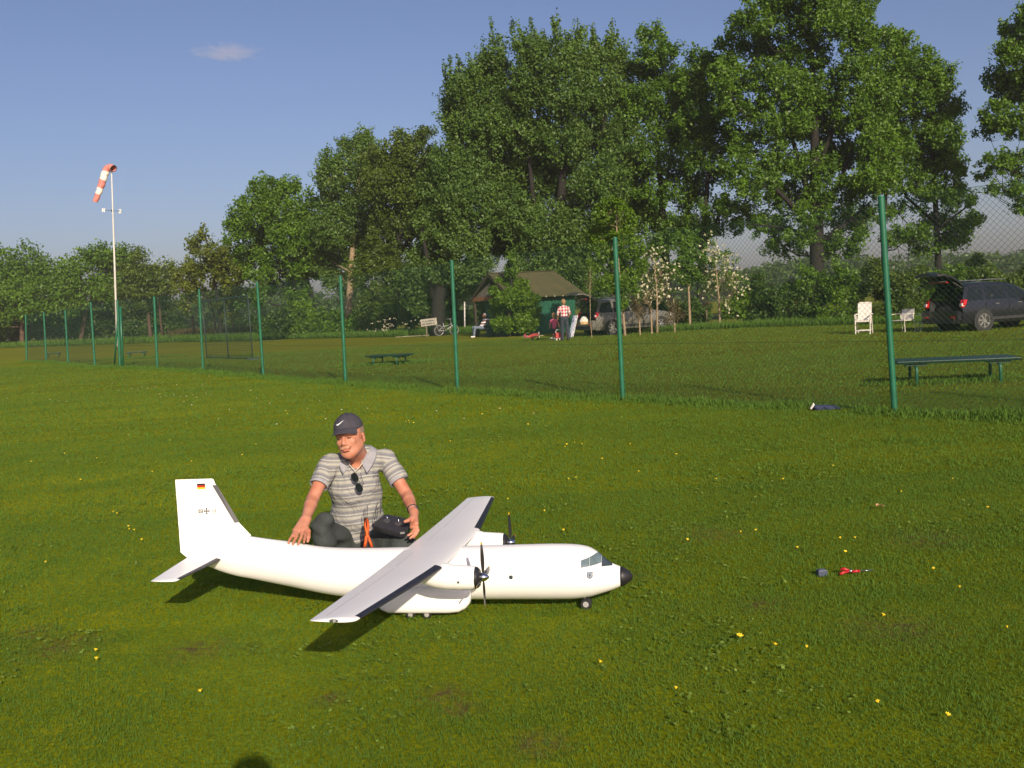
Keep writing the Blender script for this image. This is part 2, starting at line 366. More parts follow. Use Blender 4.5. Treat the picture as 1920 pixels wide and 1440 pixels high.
def blades(P, h, wd, rng, lean=.5):
    """P Nx2 roots; returns rhombic blade quads"""
    N = len(P); a = rng.uniform(0, 2 * PI, N); la = rng.uniform(0, 2 * PI, N); le = np.abs(rng.normal(0, lean, N)) + .08
    hh = h * rng.uniform(.55, 1.25, N); ww = wd * rng.uniform(.7, 1.3, N)
    side = np.stack([np.cos(a), np.sin(a), np.zeros(N)], 1) * ww[:, None] * .5
    lv = np.stack([np.cos(la), np.sin(la)], 1) * (le * hh)[:, None]
    root = np.concatenate([P, np.full((N, 1), -.002)], 1)
    mid = root.copy(); mid[:, :2] += lv * .35; mid[:, 2] += hh * .5
    tip = root.copy(); tip[:, :2] += lv; tip[:, 2] += hh * np.clip(1 - le * .35, .35, 1)
    V = np.stack([root, mid + side, tip, mid - side], 1).reshape(-1, 3)
    return V, np.arange(4 * N).reshape(-1, 4)

def field(rng, y0, y1, dens, clump=0.):
    hw = lambda y: .56 * y + 1.1
    A = 2 * ((.28 * y1 * y1 + 1.1 * y1) - (.28 * y0 * y0 + 1.1 * y0)); N = int(A * dens)
    y = rng.uniform(y0, y1, int(N * 1.6)); y = y[rng.uniform(0, hw(y1), len(y)) < hw(y)][:N]
    x = rng.uniform(-1, 1, len(y)) * hw(y)
    if clump:
        k = vnoise(x * 9, y * 9, 3) * .6 + vnoise(x * 23, y * 23, 5) * .4; keep = rng.uniform(0, 1, len(x)) < np.clip(1 - clump + k * clump * 1.8, .1, 1); x, y = x[keep], y[keep]
    return np.stack([x, y], 1)
rng = np.random.default_rng(7)
VV, FF, TT = [], [], []; nvt = 0
def push(V, F, T):
    global nvt
    VV.append(V); FF.append(F + nvt); TT.append(T); nvt += len(V)
SPOTS = [(G(px, py)[:2], r) for (px, py, r) in [(115, 1212, .16), (55, 1188, .1), (372, 1218, .14), (830, 1303, .09), (865, 1330, .07), (1010, 1395, .08)]]
for (y0, y1, dn, h, wd) in [(2.3, 5, 15000, .020, .0026), (5, 8, 7500, .023, .0037), (8, 14, 2300, .028, .0062), (14, 25, 430, .04, .013), (25, 48, 90, .05, .024)]:
    P = field(rng, y0, y1, dn, .55)
    keep = np.ones(len(P), bool)
    for c, r in SPOTS:
        d = np.hypot(P[:, 0] - c[0], P[:, 1] - c[1]) / r; keep &= ~((d < 1) & (rng.uniform(0, 1, len(P)) < .75 * (1 - d * .6)))
    P = P[keep]; hm = h * (.75 + .6 * vnoise(P[:, 0] * 3, P[:, 1] * 3, 9))
    V, F = blades(P, hm, wd, rng); T = np.clip(rng.uniform(0, 1, len(P)) * .6 + .4 * vnoise(P[:, 0] * 12, P[:, 1] * 12, 4), 0.05, 1)
    T[rng.uniform(0, 1, len(P)) < .012] = .98; T[rng.uniform(0, 1, len(P)) < .03] = .01
    push(V, F, T)
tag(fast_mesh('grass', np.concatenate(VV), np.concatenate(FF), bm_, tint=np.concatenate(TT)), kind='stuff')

# broad clover and plantain leaves between the blades
cm = leafmat('clover_leaf', (.10, .16, .018), (.20, .30, .05), .3)
VV, FF, TT = [], [], []; nvt = 0
for (y0, y1, dn, s_) in [(2.3, 7, 170, .0085), (7, 13, 60, .012)]:
    P = field(rng, y0, y1, dn); k = vnoise(P[:, 0] * 1.1, P[:, 1] * 1.1, 21) * .6 + vnoise(P[:, 0] * 3.1, P[:, 1] * 3.1, 22) * .4
    P = P[k > .60]; P = np.repeat(P, 3, 0) + rng.normal(0, .012, (len(P) * 3, 2)); N = len(P)
    a = rng.uniform(0, 2 * PI, N); z = rng.uniform(.014, .024, N); s2 = s_ * rng.uniform(.6, 1.3, N); tx = rng.normal(0, .35, N); ty = rng.normal(0, .35, N)
    Q = []
    for k in range(4):
        b_ = a + k * PI / 2; dx, dy = np.cos(b_) * s2, np.sin(b_) * s2 * .8; Q.append(np.stack([P[:, 0] + dx, P[:, 1] + dy, z + dx * tx + dy * ty], 1))
    push(np.stack(Q, 1).reshape(-1, 3), np.arange(4 * N).reshape(-1, 4), rng.uniform(0, 1, N))
tag(fast_mesh('clover', np.concatenate(VV), np.concatenate(FF), cm, tint=np.concatenate(TT)), kind='stuff')

# unmown tall grass under the fence and round the tables
VV, FF, TT = [], [], []; nvt = 0
for i in range(-2, len(FP) - 1):
    a = FP[0] + (FP[1] - FP[0]) * i if i < 0 else FP[i]; bq = FP[0] + (FP[1] - FP[0]) * (i + 1) if i < 0 else FP[i + 1]
    ln = np.linalg.norm(bq - a); N = int(ln * (750 if i < 4 else 380)); t = rng.uniform(0, 1, N); o = rng.normal(0, .20, N) - .08
    P = (a + (bq - a) * t[:, None] + FN * o[:, None])[:, :2]; hh = .12 * np.exp(-(o / .35) ** 2) * (.4 + 1.1 * vnoise(P[:, 0] * 2.2, P[:, 1] * 2.2, 31) ** 1.5) + .03
    bgp = G(1547, 769)[:2]; kk = np.hypot(P[:, 0] - bgp[0], P[:, 1] - bgp[1] + .15) > .36; P = P[kk]; hh = hh[kk]; N = len(P)
    V, F = blades(P, hh, .011 if i < 4 else .02, rng, .45); T = rng.uniform(.2, .9, N); T[rng.uniform(0, 1, N) < .05] = .98; push(V, F, T)
for (px, py, r) in [(1780, 716, .75), (730, 683, .9), (257, 672, 1.2)]:
    c = G(px, py); N = 2500; P = c[:2] + rng.normal(0, 1, (N, 2)) * np.array([r, r * .35]); V, F = blades(P, .10, .011 * c[1] / 14, rng, .5); push(V, F, rng.uniform(0, .5, N))
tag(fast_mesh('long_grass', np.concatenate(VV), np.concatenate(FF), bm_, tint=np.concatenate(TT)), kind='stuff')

# ---------------------------------------------------------------- flowers
ym = mat('dandelion_yellow', (.85, .62, .02), .6, var=.15, scale=200); wm_ = mat('daisy_white', (.75, .73, .6), .6, var=.05); stm = mat('flower_stem', (.10, .18, .03), .6)
def flower(name, label, petal, r, h):
    t = thing(name, label, 'flower'); f = MB(); P = [(0, 0, h)]; N = 16
    for k in range(N): a = 2 * PI * k / N; rr = r * (1 if k % 2 else .8); P.append((rr * math.cos(a), rr * math.sin(a), h + .004 + .003 * (k % 2)))
    f.add(P, [(0, 1 + k, 1 + (k + 1) % N) for k in range(N)]); f.ball((0, 0, h + .002), (r * .5, r * .5, .006), 8, 4); f.build('petals', petal, t)
    MB().tube([(0.002, 0, 0), (0, 0, h)], .0013, 5).build('stem', stm, t); return t
dl = flower('dandelion', 'small yellow dandelion flower open in the mown grass', ym, .017, .035)
dl['group'] = 'yellow dandelions scattered over the lawn'
da = flower('daisy', 'tiny white daisy in the short grass near the fence', wm_, .011, .04); da['group'] = 'white daisies near the fence'
YP = [(1385, 1205), (1450, 1222), (1578, 1017), (1606, 1018), (1494, 1037), (1583, 1043), (1752, 1075), (180, 1248), (212, 967), (247, 999), (255, 1001), (241, 994), (219, 970), (86, 1063), (268, 1020), (1063, 838), (1058, 843), (1078, 835), (1091, 838), (1070, 904), (1080, 902), (953, 943), (762, 795), (768, 797), (776, 797), (766, 793), (535, 774), (540, 779), (1287, 1020), (1390, 1007), (1420, 1003), (1345, 905), (1268, 858), (1200, 890), (1130, 866), (1650, 1165), (1805, 1112), (1892, 1190), (1650, 1330), (1770, 1355), (380, 1310), (175, 1231), (1020, 965), (1060, 1002), (905, 780), (845, 832), (720, 840), (480, 838), (455, 858), (360, 870), (285, 890), (150, 905), (120, 855), (60, 870), (320, 830), (240, 820), (180, 864), (1265, 1305), (1120, 1255), (1510, 1225), (1690, 930), (1790, 905), (1850, 960), (1560, 880), (1470, 905), (700, 780), (655, 744), (990, 800), (1180, 838), (610, 860)]
WP_ = [(300, 742), (312, 745), (326, 744), (338, 747), (350, 746), (362, 743), (370, 748), (385, 741), (395, 744), (301, 748), (345, 757), (360, 763), (211, 721), (224, 735), (248, 731), (260, 733), (265, 728), (277, 731), (290, 729), (331, 724), (379, 725), (110, 755), (125, 756), (94, 752), (62, 740), (14, 750), (365, 712), (392, 708), (480, 750), (505, 760), (530, 744), (575, 770), (430, 772), (410, 790), (690, 770), (520, 800), (610, 790), (820, 775), (870, 790), (940, 770), (1000, 780), (555, 740), (600, 756), (640, 772), (470, 735), (640, 700), (655, 693), (700, 705), (835, 700), (1178, 683), (1105, 672)]
rr = random.Random(3)
for src, pts, zz in ((dl, YP, (.38, .7)), (da, WP_, (.7, 1.2))):
    for i, (px, py) in enumerate(pts):
        o = src if i == 0 else copy_tree(src); g_ = G(px, py); s_ = rr.uniform(*zz) * (1. if g_[1] < 9 else 1.25)
        if src is dl and i in (0, 1): s_ = 1.0
        if src is dl:
            for (x0, x1, y0, y1, tx) in [(1380, 1390, 0, 1440, 'bright yellow dandelion in the near right lawn, left of a near pair'), (1445, 1455, 1210, 1440, 'bright yellow dandelion in the near right lawn, right of a near pair'), (200, 260, 960, 1005, 'yellow dandelion in the small cluster left of the white tail fin'), (1050, 1095, 830, 850, 'yellow dandelion in the small cluster behind the nose of the white aeroplane'), (760, 780, 785, 800, 'yellow dandelion in the tight cluster behind the crouching man'), (1490, 1610, 1010, 1045, 'yellow dandelion just behind the red pliers'), (1060, 1085, 895, 910, 'yellow dandelion beyond the far wing tip of the white aeroplane'), (0, 400, 1230, 1320, 'yellow dandelion in the near left corner of the lawn')]:
                if x0 <= px <= x1 and y0 <= py <= y1: o['label'] = tx; break
            else: o['label'] = 'single small yellow dandelion flower open in the mown grass'
        o.location = V3(g_); o.scale = (s_, s_, 1.); o.rotation_euler = (rr.uniform(-.3, .1) - .15, rr.uniform(-.2, .2), rr.uniform(0, 6))
# ---------------------------------------------------------------- the model aeroplane
plane = thing('model_airplane', 'large white twin-propeller model transport aeroplane with black nose standing on the lawn', 'model airplane')
ex = np.array([0.9865, 0.16359 * -1 * -1, 0]); yaw_, bank_ = -.1645, -.045
ex = np.array([math.cos(yaw_), math.sin(yaw_), 0]); ey = np.array([-math.sin(yaw_), math.cos(yaw_), bank_]); ey /= np.linalg.norm(ey); ez = np.cross(ex, ey)
porg = np.array([-.16703, 5.00252, 0])
mw = Matrix(((ex[0], ey[0], ez[0], porg[0]), (ex[1], ey[1], ez[1], porg[1]), (ex[2], ey[2], ez[2], porg[2]), (0, 0, 0, 1)))
plane.location = mw.to_translation(); plane.rotation_euler = mw.to_euler()
def PW(p): return porg + ex * p[0] + ey * p[1] + ez * p[2]
white = mat('model_white_paint', (.90, .895, .885), .38, var=.02, scale=3, spec=.45, bump=.015, bscale=60)
black = mat('rubber_black', (.018, .018, .022), .45, var=.3, scale=30)
boot = mat('deicing_boot', (.022, .024, .035), .5, var=.25, scale=25)
chrome = mat('chrome', (.75, .76, .78), .09, 1., var=.02)
steel = mat('steel', (.45, .45, .46), .3, 1., var=.1)
glassd = mat('cockpit_glass', (.05, .065, .075), .12, var=.3, scale=14, spec=.8)
yellow = mat('tip_yellow', (.75, .42, .02), .45)
ST = np.array([(.686, .170, .050, .050), (.660, .170, .060, .060), (.639, .171, .069, .072), (.60, .1795, .090, .092), (.581, .186, .102, .105), (.555, .192, .115, .119), (.527, .196, .127, .130), (.485, .1985, .136, .137), (.441, .199, .141, .141), (.337, .20, .144, .143), (.178, .20, .143, .143), (-.105, .199, .141, .141), (-.467, .199, .139, .139), (-.70, .203, .134, .132), (-.846, .211, .130, .124), (-.94, .222, .126, .115), (-1.04, .240, .124, .105), (-1.132, .258, .123, .094), (-1.25, .278, .120, .080), (-1.345, .295, .118, .068), (-1.45, .312, .115, .057), (-1.56, .336, .105, .044), (-1.65, .357, .086, .030), (-1.70, .368, .066, .018), (-1.735, .374, .035, .008)])
def hull(x):
    xs = ST[::-1, 0]; return [float(np.interp(x, xs, ST[::-1, k])) for k in (1, 2, 3)]
def sm(xs_, k):   # smooth (cubic) interpolation of the stations
    X = ST[::-1, 0]; Y = ST[::-1, k]; m = np.gradient(Y, X); out = []
    for x in xs_:
        i = min(max(np.searchsorted(X, x) - 1, 0), len(X) - 2); h = X[i + 1] - X[i]; t = min(max((x - X[i]) / h, 0), 1)
        out.append((2 * t**3 - 3 * t**2 + 1) * Y[i] + (t**3 - 2 * t**2 + t) * h * m[i] + (-2 * t**3 + 3 * t**2) * Y[i + 1] + (t**3 - t**2) * h * m[i + 1])
    return np.array(out)
xs_ = np.concatenate([np.linspace(-1.735, -.9, 36), np.linspace(-.88, .40, 30), np.linspace(.415, .686, 34)])
zc, rz, ry = sm(xs_, 1), sm(xs_, 2), sm(xs_, 3)
m = MB(); N = 48
m.rings([[(x, -ry[i] * math.sin(2 * PI * k / N), zc[i] + rz[i] * math.cos(2 * PI * k / N)) for k in range(N)] for i, x in enumerate(xs_)])
m.build('fuselage', white, plane, True, angle=60)
m = MB(); m.rings([[(.686 + d, r * math.cos(2 * PI * k / 28), .169 + r * math.sin(2 * PI * k / 28)) for k in range(28)] for d, r in ((-.004, .0525), (.008, .0505), (.025, .041), (.042, .028), (.052, .018), (.059, .007), (.060, .002))]); m.build('nose_cone', black, plane, True)
# cockpit glazing: panes laid on the hull just proud of it
glassl = mat('cockpit_side_glass', (.13, .18, .20), .15, var=.25, scale=14, spec=.8)
def pane(x0, x1, lo, up, over=False, name='cockpit_window'):
    for sgn in ((1,) if over else (1, -1)):
        m = MB(); R = []
        for i in range(7):
            x = x0 + (x1 - x0) * i / 6; c, a, b_ = [float(sm([x], k)[0]) for k in (1, 2, 3)]
            tl = math.acos(max(-1, min(1, (lo(x) - c) / a))); tu = -tl if over else math.acos(max(-1, min(1, (up(x) - c) / a)))
            R.append([(x + .0006, -sgn * (b_ + .0018) * math.sin(t), c + (a + .0018) * math.cos(t)) for t in np.linspace(tl, tu, 15)])
        m.rings(R, closed=False); m.build(name, glassd if over else glassl, plane, True)
lo = lambda x: .246 + (x - .499) * .12; up = lambda x: .279 + (x - .487) * .26
pane(.490, .5325, lo, up); pane(.5340, .590, lo, up); pane(.5915, .643, lambda x: lo(x) - .018 - (x - .592) * .25, None, over=True)
# fin with its rudder
fin = [(-1.30, .40), (-1.345, .42), (-1.375, .452), (-1.399, .482), (-1.423, .495), (-1.538, .711), (-1.545, .740), (-1.777, .741), (-1.773, .330), (-1.735, .300), (-1.60, .34)]
def section(y0, xl, xt, zq, th, n=9, axis='y'):
    pts = []
    for k in range(n): t = (1 - math.cos(PI * k / (n - 1))) / 2; pts.append((t, th * 2.6 * (.2969 * math.sqrt(t) - .126 * t - .3516 * t * t + .2843 * t**3 - .1036 * t**4) * 2))
    up_ = [(xl + (xt - xl) * t, h) for t, h in pts]; dn = [(xl + (xt - xl) * t, -h) for t, h in pts[-2:0:-1]]
    lp = up_ + dn
    return [(x, y0, zq + h) if axis == 'y' else (x, h, zq) for x, h in lp]
m = MB(); m.rings([section(0, -1.62, -1.733, .299, .010, axis='z'), section(0, -1.52, -1.772, .332, .011, axis='z'), section(0, -1.345, -1.773, .42, .011, axis='z'), section(0, -1.378, -1.773, .455, .0105, axis='z'), section(0, -1.41, -1.774, .49, .010, axis='z'), section(0, -1.480, -1.775, .60, .009, axis='z'), section(0, -1.538, -1.777, .711, .007, axis='z'), section(0, -1.548, -1.777, .738, .006, axis='z'), section(0, -1.56, -1.775, .742, .003, axis='z')]); m.build('fin', white, plane, True, angle=50)
m = MB()
for (a, b_) in (((-1.414, .494), (-1.534, .706)),):
    for dy in (1, -1):
        P = [(a[0] + .004, 0, a[1]), (a[0] - .020, dy * .0095, a[1]), (b_[0] - .020, dy * .0075, b_[1]), (b_[0] + .004, 0, b_[1])]; m.add(P, [(0, 1, 2, 3) if dy > 0 else (3, 2, 1, 0)])
m.build('fin_boot', boot, plane)
# wing: flat centre section, tapered outer panels rising slightly to the tips
WS = [(0, -.150, -.462, .333, .038), (.30, -.150, -.462, .333, .038), (.46, -.150, -.462, .334, .037), (.62, -.164, -.458, .338, .034), (1.05, -.205, -.446, .352, .028), (1.40, -.238, -.437, .365, .023), (1.462, -.244, -.436, .367, .022), (1.476, -.250, -.434, .368, .018), (1.482, -.262, -.430, .368, .011)]
sec = [(-y, a, b_, z, t) for y, a, b_, z, t in WS[:0:-1]] + WS
m = MB(); m.rings([section(y, a, b_, z, t, 15) for y, a, b_, z, t in sec]); m.build('wing', white, plane, True, angle=60)
def bootstrip(y0, y1, sgn, table, frac):
    m = MB(); R = []
    for y in np.linspace(y0, y1, 12):
        T = np.array(table); a, b_, z, t = [float(np.interp(y, T[:, 0], T[:, k])) for k in (1, 2, 3, 4)]
        s_ = section(sgn * y, a + .0015, b_, z, t * 1.04 + .0012, 15); q = [s_[0]] + s_[1:frac + 1]; q2 = s_[::-1][:frac + 1]
        R.append(q2[::-1] + q)
    m.rings(R, closed=False); return m
for sgn in (-1, 1):
    bootstrip(.475, 1.445, sgn, WS, 3).build('leading_edge_boot', boot, plane, True)
m = MB()
for sgn in (-1, 1):    # aileron and flap hinge lines are shallow dark grooves
    for (y0, y1, f) in ((.16, .47, .74), (.52, 1.02, .72), (1.03, 1.43, .72)):
        T = np.array(WS); P = []
        for y in (y0, y1):
            a, b_, z, t = [float(np.interp(y, T[:, 0], T[:, k])) for k in (1, 2, 3, 4)]; sect = section(sgn * y, a, b_, z, t, 15)
            x = a + (b_ - a) * f; zz = float(np.interp(-x, [-q[0] for q in sect[:15]], [q[2] for q in sect[:15]])) + .0006
            P += [(x, sgn * y, zz), (x - .0022, sgn * y, zz - .00005)]
        m.add(P, [(0, 1, 3, 2)])
m.build('control_surface_gap', mat('panel_grey', (.42, .42, .43), .6), plane)
# tip emblem (small dark oval with a light ring)
m = MB(); m.rings([[(-.335 + .019 * math.cos(2 * PI * k / 24), -1.4825 - d, .368 + .0065 * math.sin(2 * PI * k / 24)) for k in range(24)] for d in (-.001, .0015)]); [None for _ in ()]
o = m.build('wingtip_emblem', mat('emblem_dark', (.06, .07, .06), .5), plane); o2 = MB().torus((-.332, -1.4845, .368), .0042, .0008, (0, 1, 0), 18, 5).build('emblem_ring', white, o)
# tailplane
TS = [(.0, -1.50, -1.728, .303, .020), (.05, -1.505, -1.726, .301, .020), (.20, -1.522, -1.718, .292, .017), (.43, -1.553, -1.702, .279, .0125), (.448, -1.558, -1.700, .278, .010), (.453, -1.57, -1.69, .278, .005)]
sec = [(-y, a, b_, z, t) for y, a, b_, z, t in TS[:0:-1]] + TS
m = MB(); m.rings([section(y, a, b_, z, t, 13) for y, a, b_, z, t in sec]); m.build('tailplane', white, plane, True, angle=60)
for sgn in (-1, 1): bootstrip(.06, .425, sgn, TS, 3).build('tailplane_boot', boot, plane, True)
# nacelles, spinners, propellers
blm = mat('propeller_blade', (.025, .024, .026), .28, var=.2, spec=.7)
for sgn in (-1, 1):
    yc = .41 * sgn; tb = [(.004, .270, .053, .053), (-.01, .270, .057, .057), (-.06, .271, .060, .058), (-.14, .275, .062, .057), (-.20, .281, .060, .052), (-.25, .290, .053, .044), (-.29, .300, .042, .033), (-.34, .315, .025, .02), (-.37, .325, .010, .008)]
    nac = MB(); nac.rings([[(x, yc + w_ * math.cos(2 * PI * k / 32), z + h * math.sin(2 * PI * k / 32)) for k in range(32)] for x, z, h, w_ in tb]); no = nac.build('engine_nacelle', white, plane, True, angle=60)
    fa = MB(); fa.rings([[(x, yc + w_ * math.cos(2 * PI * k / 20), z + h * math.sin(2 * PI * k / 20)) for k in range(20)] for x, z, h, w_ in ((-.09, .315, .004, .01), (-.13, .318, .022, .04), (-.18, .322, .024, .045), (-.32, .325, .018, .04), (-.42, .332, .006, .02))]); fa.build('wing_fairing', white, no, True)
    MB().rings([[(x, yc + r * math.cos(2 * PI * k / 28), .270 + r * math.sin(2 * PI * k / 28)) for k in range(28)] for x, r in ((.001, .0545), (.012, .050), (.022, .040), (.022, .028), (.030, .020), (.032, .004))]).build('intake_ring', black, no, True, angle=50)
    MB().disc((-.075, yc + (-.0585 if sgn < 0 else -.0585), .262), .0055, (0, 1, 0), 14, .003).build('exhaust_hole', black, no)
    pc = np.array([.038, yc, .272]); pr = thing('propeller', None, None, (0, 0, 0)); pr.parent = plane
    for k in list(pr.keys()): del pr[k]
    MB().rings([[(pc[0] + d, yc + r * math.cos(2 * PI * k / 24), pc[2] + r * math.sin(2 * PI * k / 24)) for k in range(24)] for d, r in ((-.014, .021), (0, .0215), (.012, .018), (.022, .011), (.029, .005), (.031, .001))]).build('spinner', chrome, pr, True)
    for k in range(4):
        an = math.radians(-3 + 90 * k); R = []; rs = np.linspace(.014, .176, 13); m = MB()
        e = np.array([0, math.sin(an), math.cos(an)]); tg = np.array([0, math.cos(an), -math.sin(an)]); fx = np.array([1., 0, 0])
        for i, r in enumerate(rs):
            q = i / 12; ch = (.0045 + .0095 * math.sin(min(1, q * 1.15) ** .9 * PI * .72)) * (1 if q < .95 else .7); tw = math.radians(62 - 50 * q); cd = tg * math.cos(tw) + fx * math.sin(tw); nd = -tg * math.sin(tw) + fx * math.cos(tw); th = .0022 * (1.2 - q)
            c = pc + e * r; R.append([c + cd * ch, c + nd * th, c - cd * ch * .8, c - nd * th])
        m.rings(R); 
        for j in range(len(m.f)): m.mi[j] = 1 if j // 4 >= 11 and j < 48 else 0
        m.build('propeller_blade', [blm, yellow], pr, True, angle=40)
# sponsons with the main wheels, nose leg
for sgn in (-1, 1):
    tb = [(-.605, .120, .012, .010), (-.592, .105, .040, .028), (-.57, .098, .058, .044), (-.53, .092, .067, .054), (-.40, .091, .068, .058), (-.20, .091, .068, .058), (-.150, .094, .065, .056), (-.115, .102, .055, .048), (-.095, .112, .042, .036), (-.087, .122, .022, .018)]
    m = MB(); R = []
    for x, z, h, w_ in tb:
        r_ = []
        for k in range(32):
            a = 2 * PI * k / 32; c_, s_ = math.cos(a), math.sin(a); e_ = .62
            r_.append((x, sgn * .135 + w_ * math.copysign(abs(c_) ** e_, c_), z + h * math.copysign(abs(s_) ** e_, s_)))
        R.append(r_)
    sp_ = m.rings(R).build('sponson', white, plane, True, angle=60)
def wheel(x, y, r, wd, parent, gz):
    z = gz + r; m = MB(); R = []
    for dy, q in ((-.5, .72), (-.5, .9), (-.32, 1), (.32, 1), (.5, .9), (.5, .72)): R.append([(x + r * q * math.cos(2 * PI * k / 22), y + wd * dy, z + r * q * math.sin(2 * PI * k / 22)) for k in range(22)])
    w_ = m.rings(R).build('wheel', black, parent, True, angle=40)
    h = MB()
    for s_ in (-1, 1): h.disc((x, y + s_ * wd * .5, z), r * .52, (0, 1, 0), 16, .002); h.disc((x, y + s_ * wd * .56, z), r * .25, (0, 1, 0), 10, .004)
    h.build('hub', mat('hub_grey', (.34, .33, .32), .5), w_)
gz = lambda y: -bank_ * y * 1.0 * -1 if False else (-y * ey[2]) / ez[2]
for sgn in (-1, 1):
    for x in (-.412, -.324):
        for dy in (-.017, .017): wheel(x, sgn * .138 + dy, .024, .014, plane, gz(sgn * .138 + dy))
for dy in (-.016, .016): wheel(.496, dy, .029, .015, plane, gz(dy))
MB().tube([(.496, 0, .03), (.486, 0, .075)], .006, 8).build('nose_leg', steel, plane, True)
# porthole, crest, flag, numbers, cross, panel lines
def onhull(x, z, off=.001):
    c, a, b_ = [float(sm([x], k)[0]) for k in (1, 2, 3)]; return -(b_ * math.sqrt(max(0, 1 - ((z - c) / a) ** 2)) + off)
m = MB()
def decal(m, poly, z_off=.001, fn=None):
    m.add([(x, (fn or onhull)(x, z, z_off), z) for x, z in poly], [tuple(range(len(poly)))[::-1]])
decal(m, [(.128 + .0105 * math.cos(2 * PI * k / 20), .205 + .0105 * math.sin(2 * PI * k / 20)) for k in range(20)]); m.build('round_window', glassd, plane)
m = MB(); decal(m, [(.519, .224), (.549, .224), (.549, .202), (.545, .194), (.534, .188), (.523, .194), (.519, .202)]); cr_ = m.build('unit_crest', mat('crest_slate', (.05, .06, .09), .5), plane)
m = MB(); decal(m, [(.5225, .221), (.5455, .221), (.5455, .203), (.542, .197), (.534, .192), (.526, .197), (.5225, .203)], .0016); m.build('crest_field', mat('crest_light', (.22, .27, .34), .5), cr_)
m = MB(); decal(m, [(.532, .216), (.536, .216), (.536, .198), (.532, .198)], .0022); decal(m, [(.528, .211), (.540, .211), (.540, .207), (.528, .207)], .0022); m.build('crest_charge', mat('crest_slate'), cr_)
m = MB()
for (a, b_) in (((-.60, .30), (-.60, .12)), ((.05, .30), (.05, .10)), ((-1.10, .34), (-1.10, .17)), ((.618, .178), (.622, .150)), ((.622, .150), (.655, .140)), ((.30, .30), (.30, .10)), ((.655, .218), (.655, .12))):
    m.tube([(a[0], onhull(a[0], a[1], 0), a[1]), (b_[0], onhull(b_[0], b_[1], 0), b_[1])], .0006, 4)
m.build('panel_line', mat('panel_grey'), plane)
FT = [(.42, -1.345), (.49, -1.41), (.60, -1.480), (.711, -1.538), (.738, -1.548)]
def onfin(x, z, off=.001):
    xl = float(np.interp(z, [q[0] for q in FT], [q[1] for q in FT])); xt = -1.776; th = float(np.interp(z, [.42, .49, .6, .711], [.011, .010, .009, .007])); t = (x - xl) / (xt - xl)
    return -(th * 5.2 * (.2969 * math.sqrt(t) - .126 * t - .3516 * t * t + .2843 * t**3 - .1036 * t**4) + off)
fo = None
for i, (nm, c) in enumerate((('flag_black', (.02, .02, .02)), ('flag_red', (.62, .03, .01)), ('flag_gold', (.85, .50, .03)))):
    z1 = .7165 - i * .0105; m = MB(); decal(m, [(-1.646, z1), (-1.597, z1), (-1.597, z1 - .0105), (-1.646, z1 - .0105)], .0012, onfin)
    if fo is None: fo = m.build('flag', mat(nm, c, .5), plane)
    else: m.build('flag_stripe', mat(nm, c, .5), fo)
ink = mat('marking_grey', (.03, .03, .035), .6)
def digit(m, ch, x0, z0, w_, h, t):
    segs = {'0': 'abcdef', '3': 'abgcd', '1': 'bc'}[ch]; Lz = {'a': ((0, 1), (1, 1)), 'b': ((1, 1), (1, .5)), 'c': ((1, .5), (1, 0)), 'd': ((1, 0), (0, 0)), 'e': ((0, 0), (0, .5)), 'f': ((0, .5), (0, 1)), 'g': ((.25, .5), (1, .5))}
    for s_ in segs:
        (ax, az), (bx, bz) = Lz[s_]; ax, bx = x0 + ax * w_, x0 + bx * w_; az, bz = z0 + az * h, z0 + bz * h
        if ax == bx: q = [(ax - t, max(az, bz) + t), (ax + t, max(az, bz) + t), (ax + t, min(az, bz) - t), (ax - t, min(az, bz) - t)]
        else: q = [(min(ax, bx) - t, az + t), (max(ax, bx) + t, az + t), (max(ax, bx) + t, az - t), (min(ax, bx) - t, az - t)]
        decal(m, q, .0012 + .0002 * (ord(s_) - 97), onfin)
    if ch == '1': decal(m, [(x0 + w_ + t, z0 + h + t), (x0 + w_ - .5 * w_, z0 + h - .18 * h), (x0 + w_ - .5 * w_, z0 + h - .32 * h), (x0 + w_ + t, z0 + h - .12 * h)][::-1], .003, onfin)
m = MB()
for ch, x in (('0', -1.644), ('3', -1.630), ('1', -1.566), ('1', -1.553)): digit(m, ch, x, .5535, .0075, .0165, .0020)
m.build('tail_number', ink, plane)
m = MB(); cx, cz = -1.597, .562
for k in range(4):
    a = k * PI / 2; R2 = lambda u, v: (cx + u * math.cos(a) - v * math.sin(a), cz + u * math.sin(a) + v * math.cos(a))
    decal(m, [R2(-.0005, .0024), R2(.009, .0028), R2(.0175, .0058), R2(.0175, -.0058), R2(.009, -.0028), R2(-.0005, -.0024)][::-1], .0014 + .0003 * (k % 2), onfin)
m.build('cross_emblem', ink, plane)
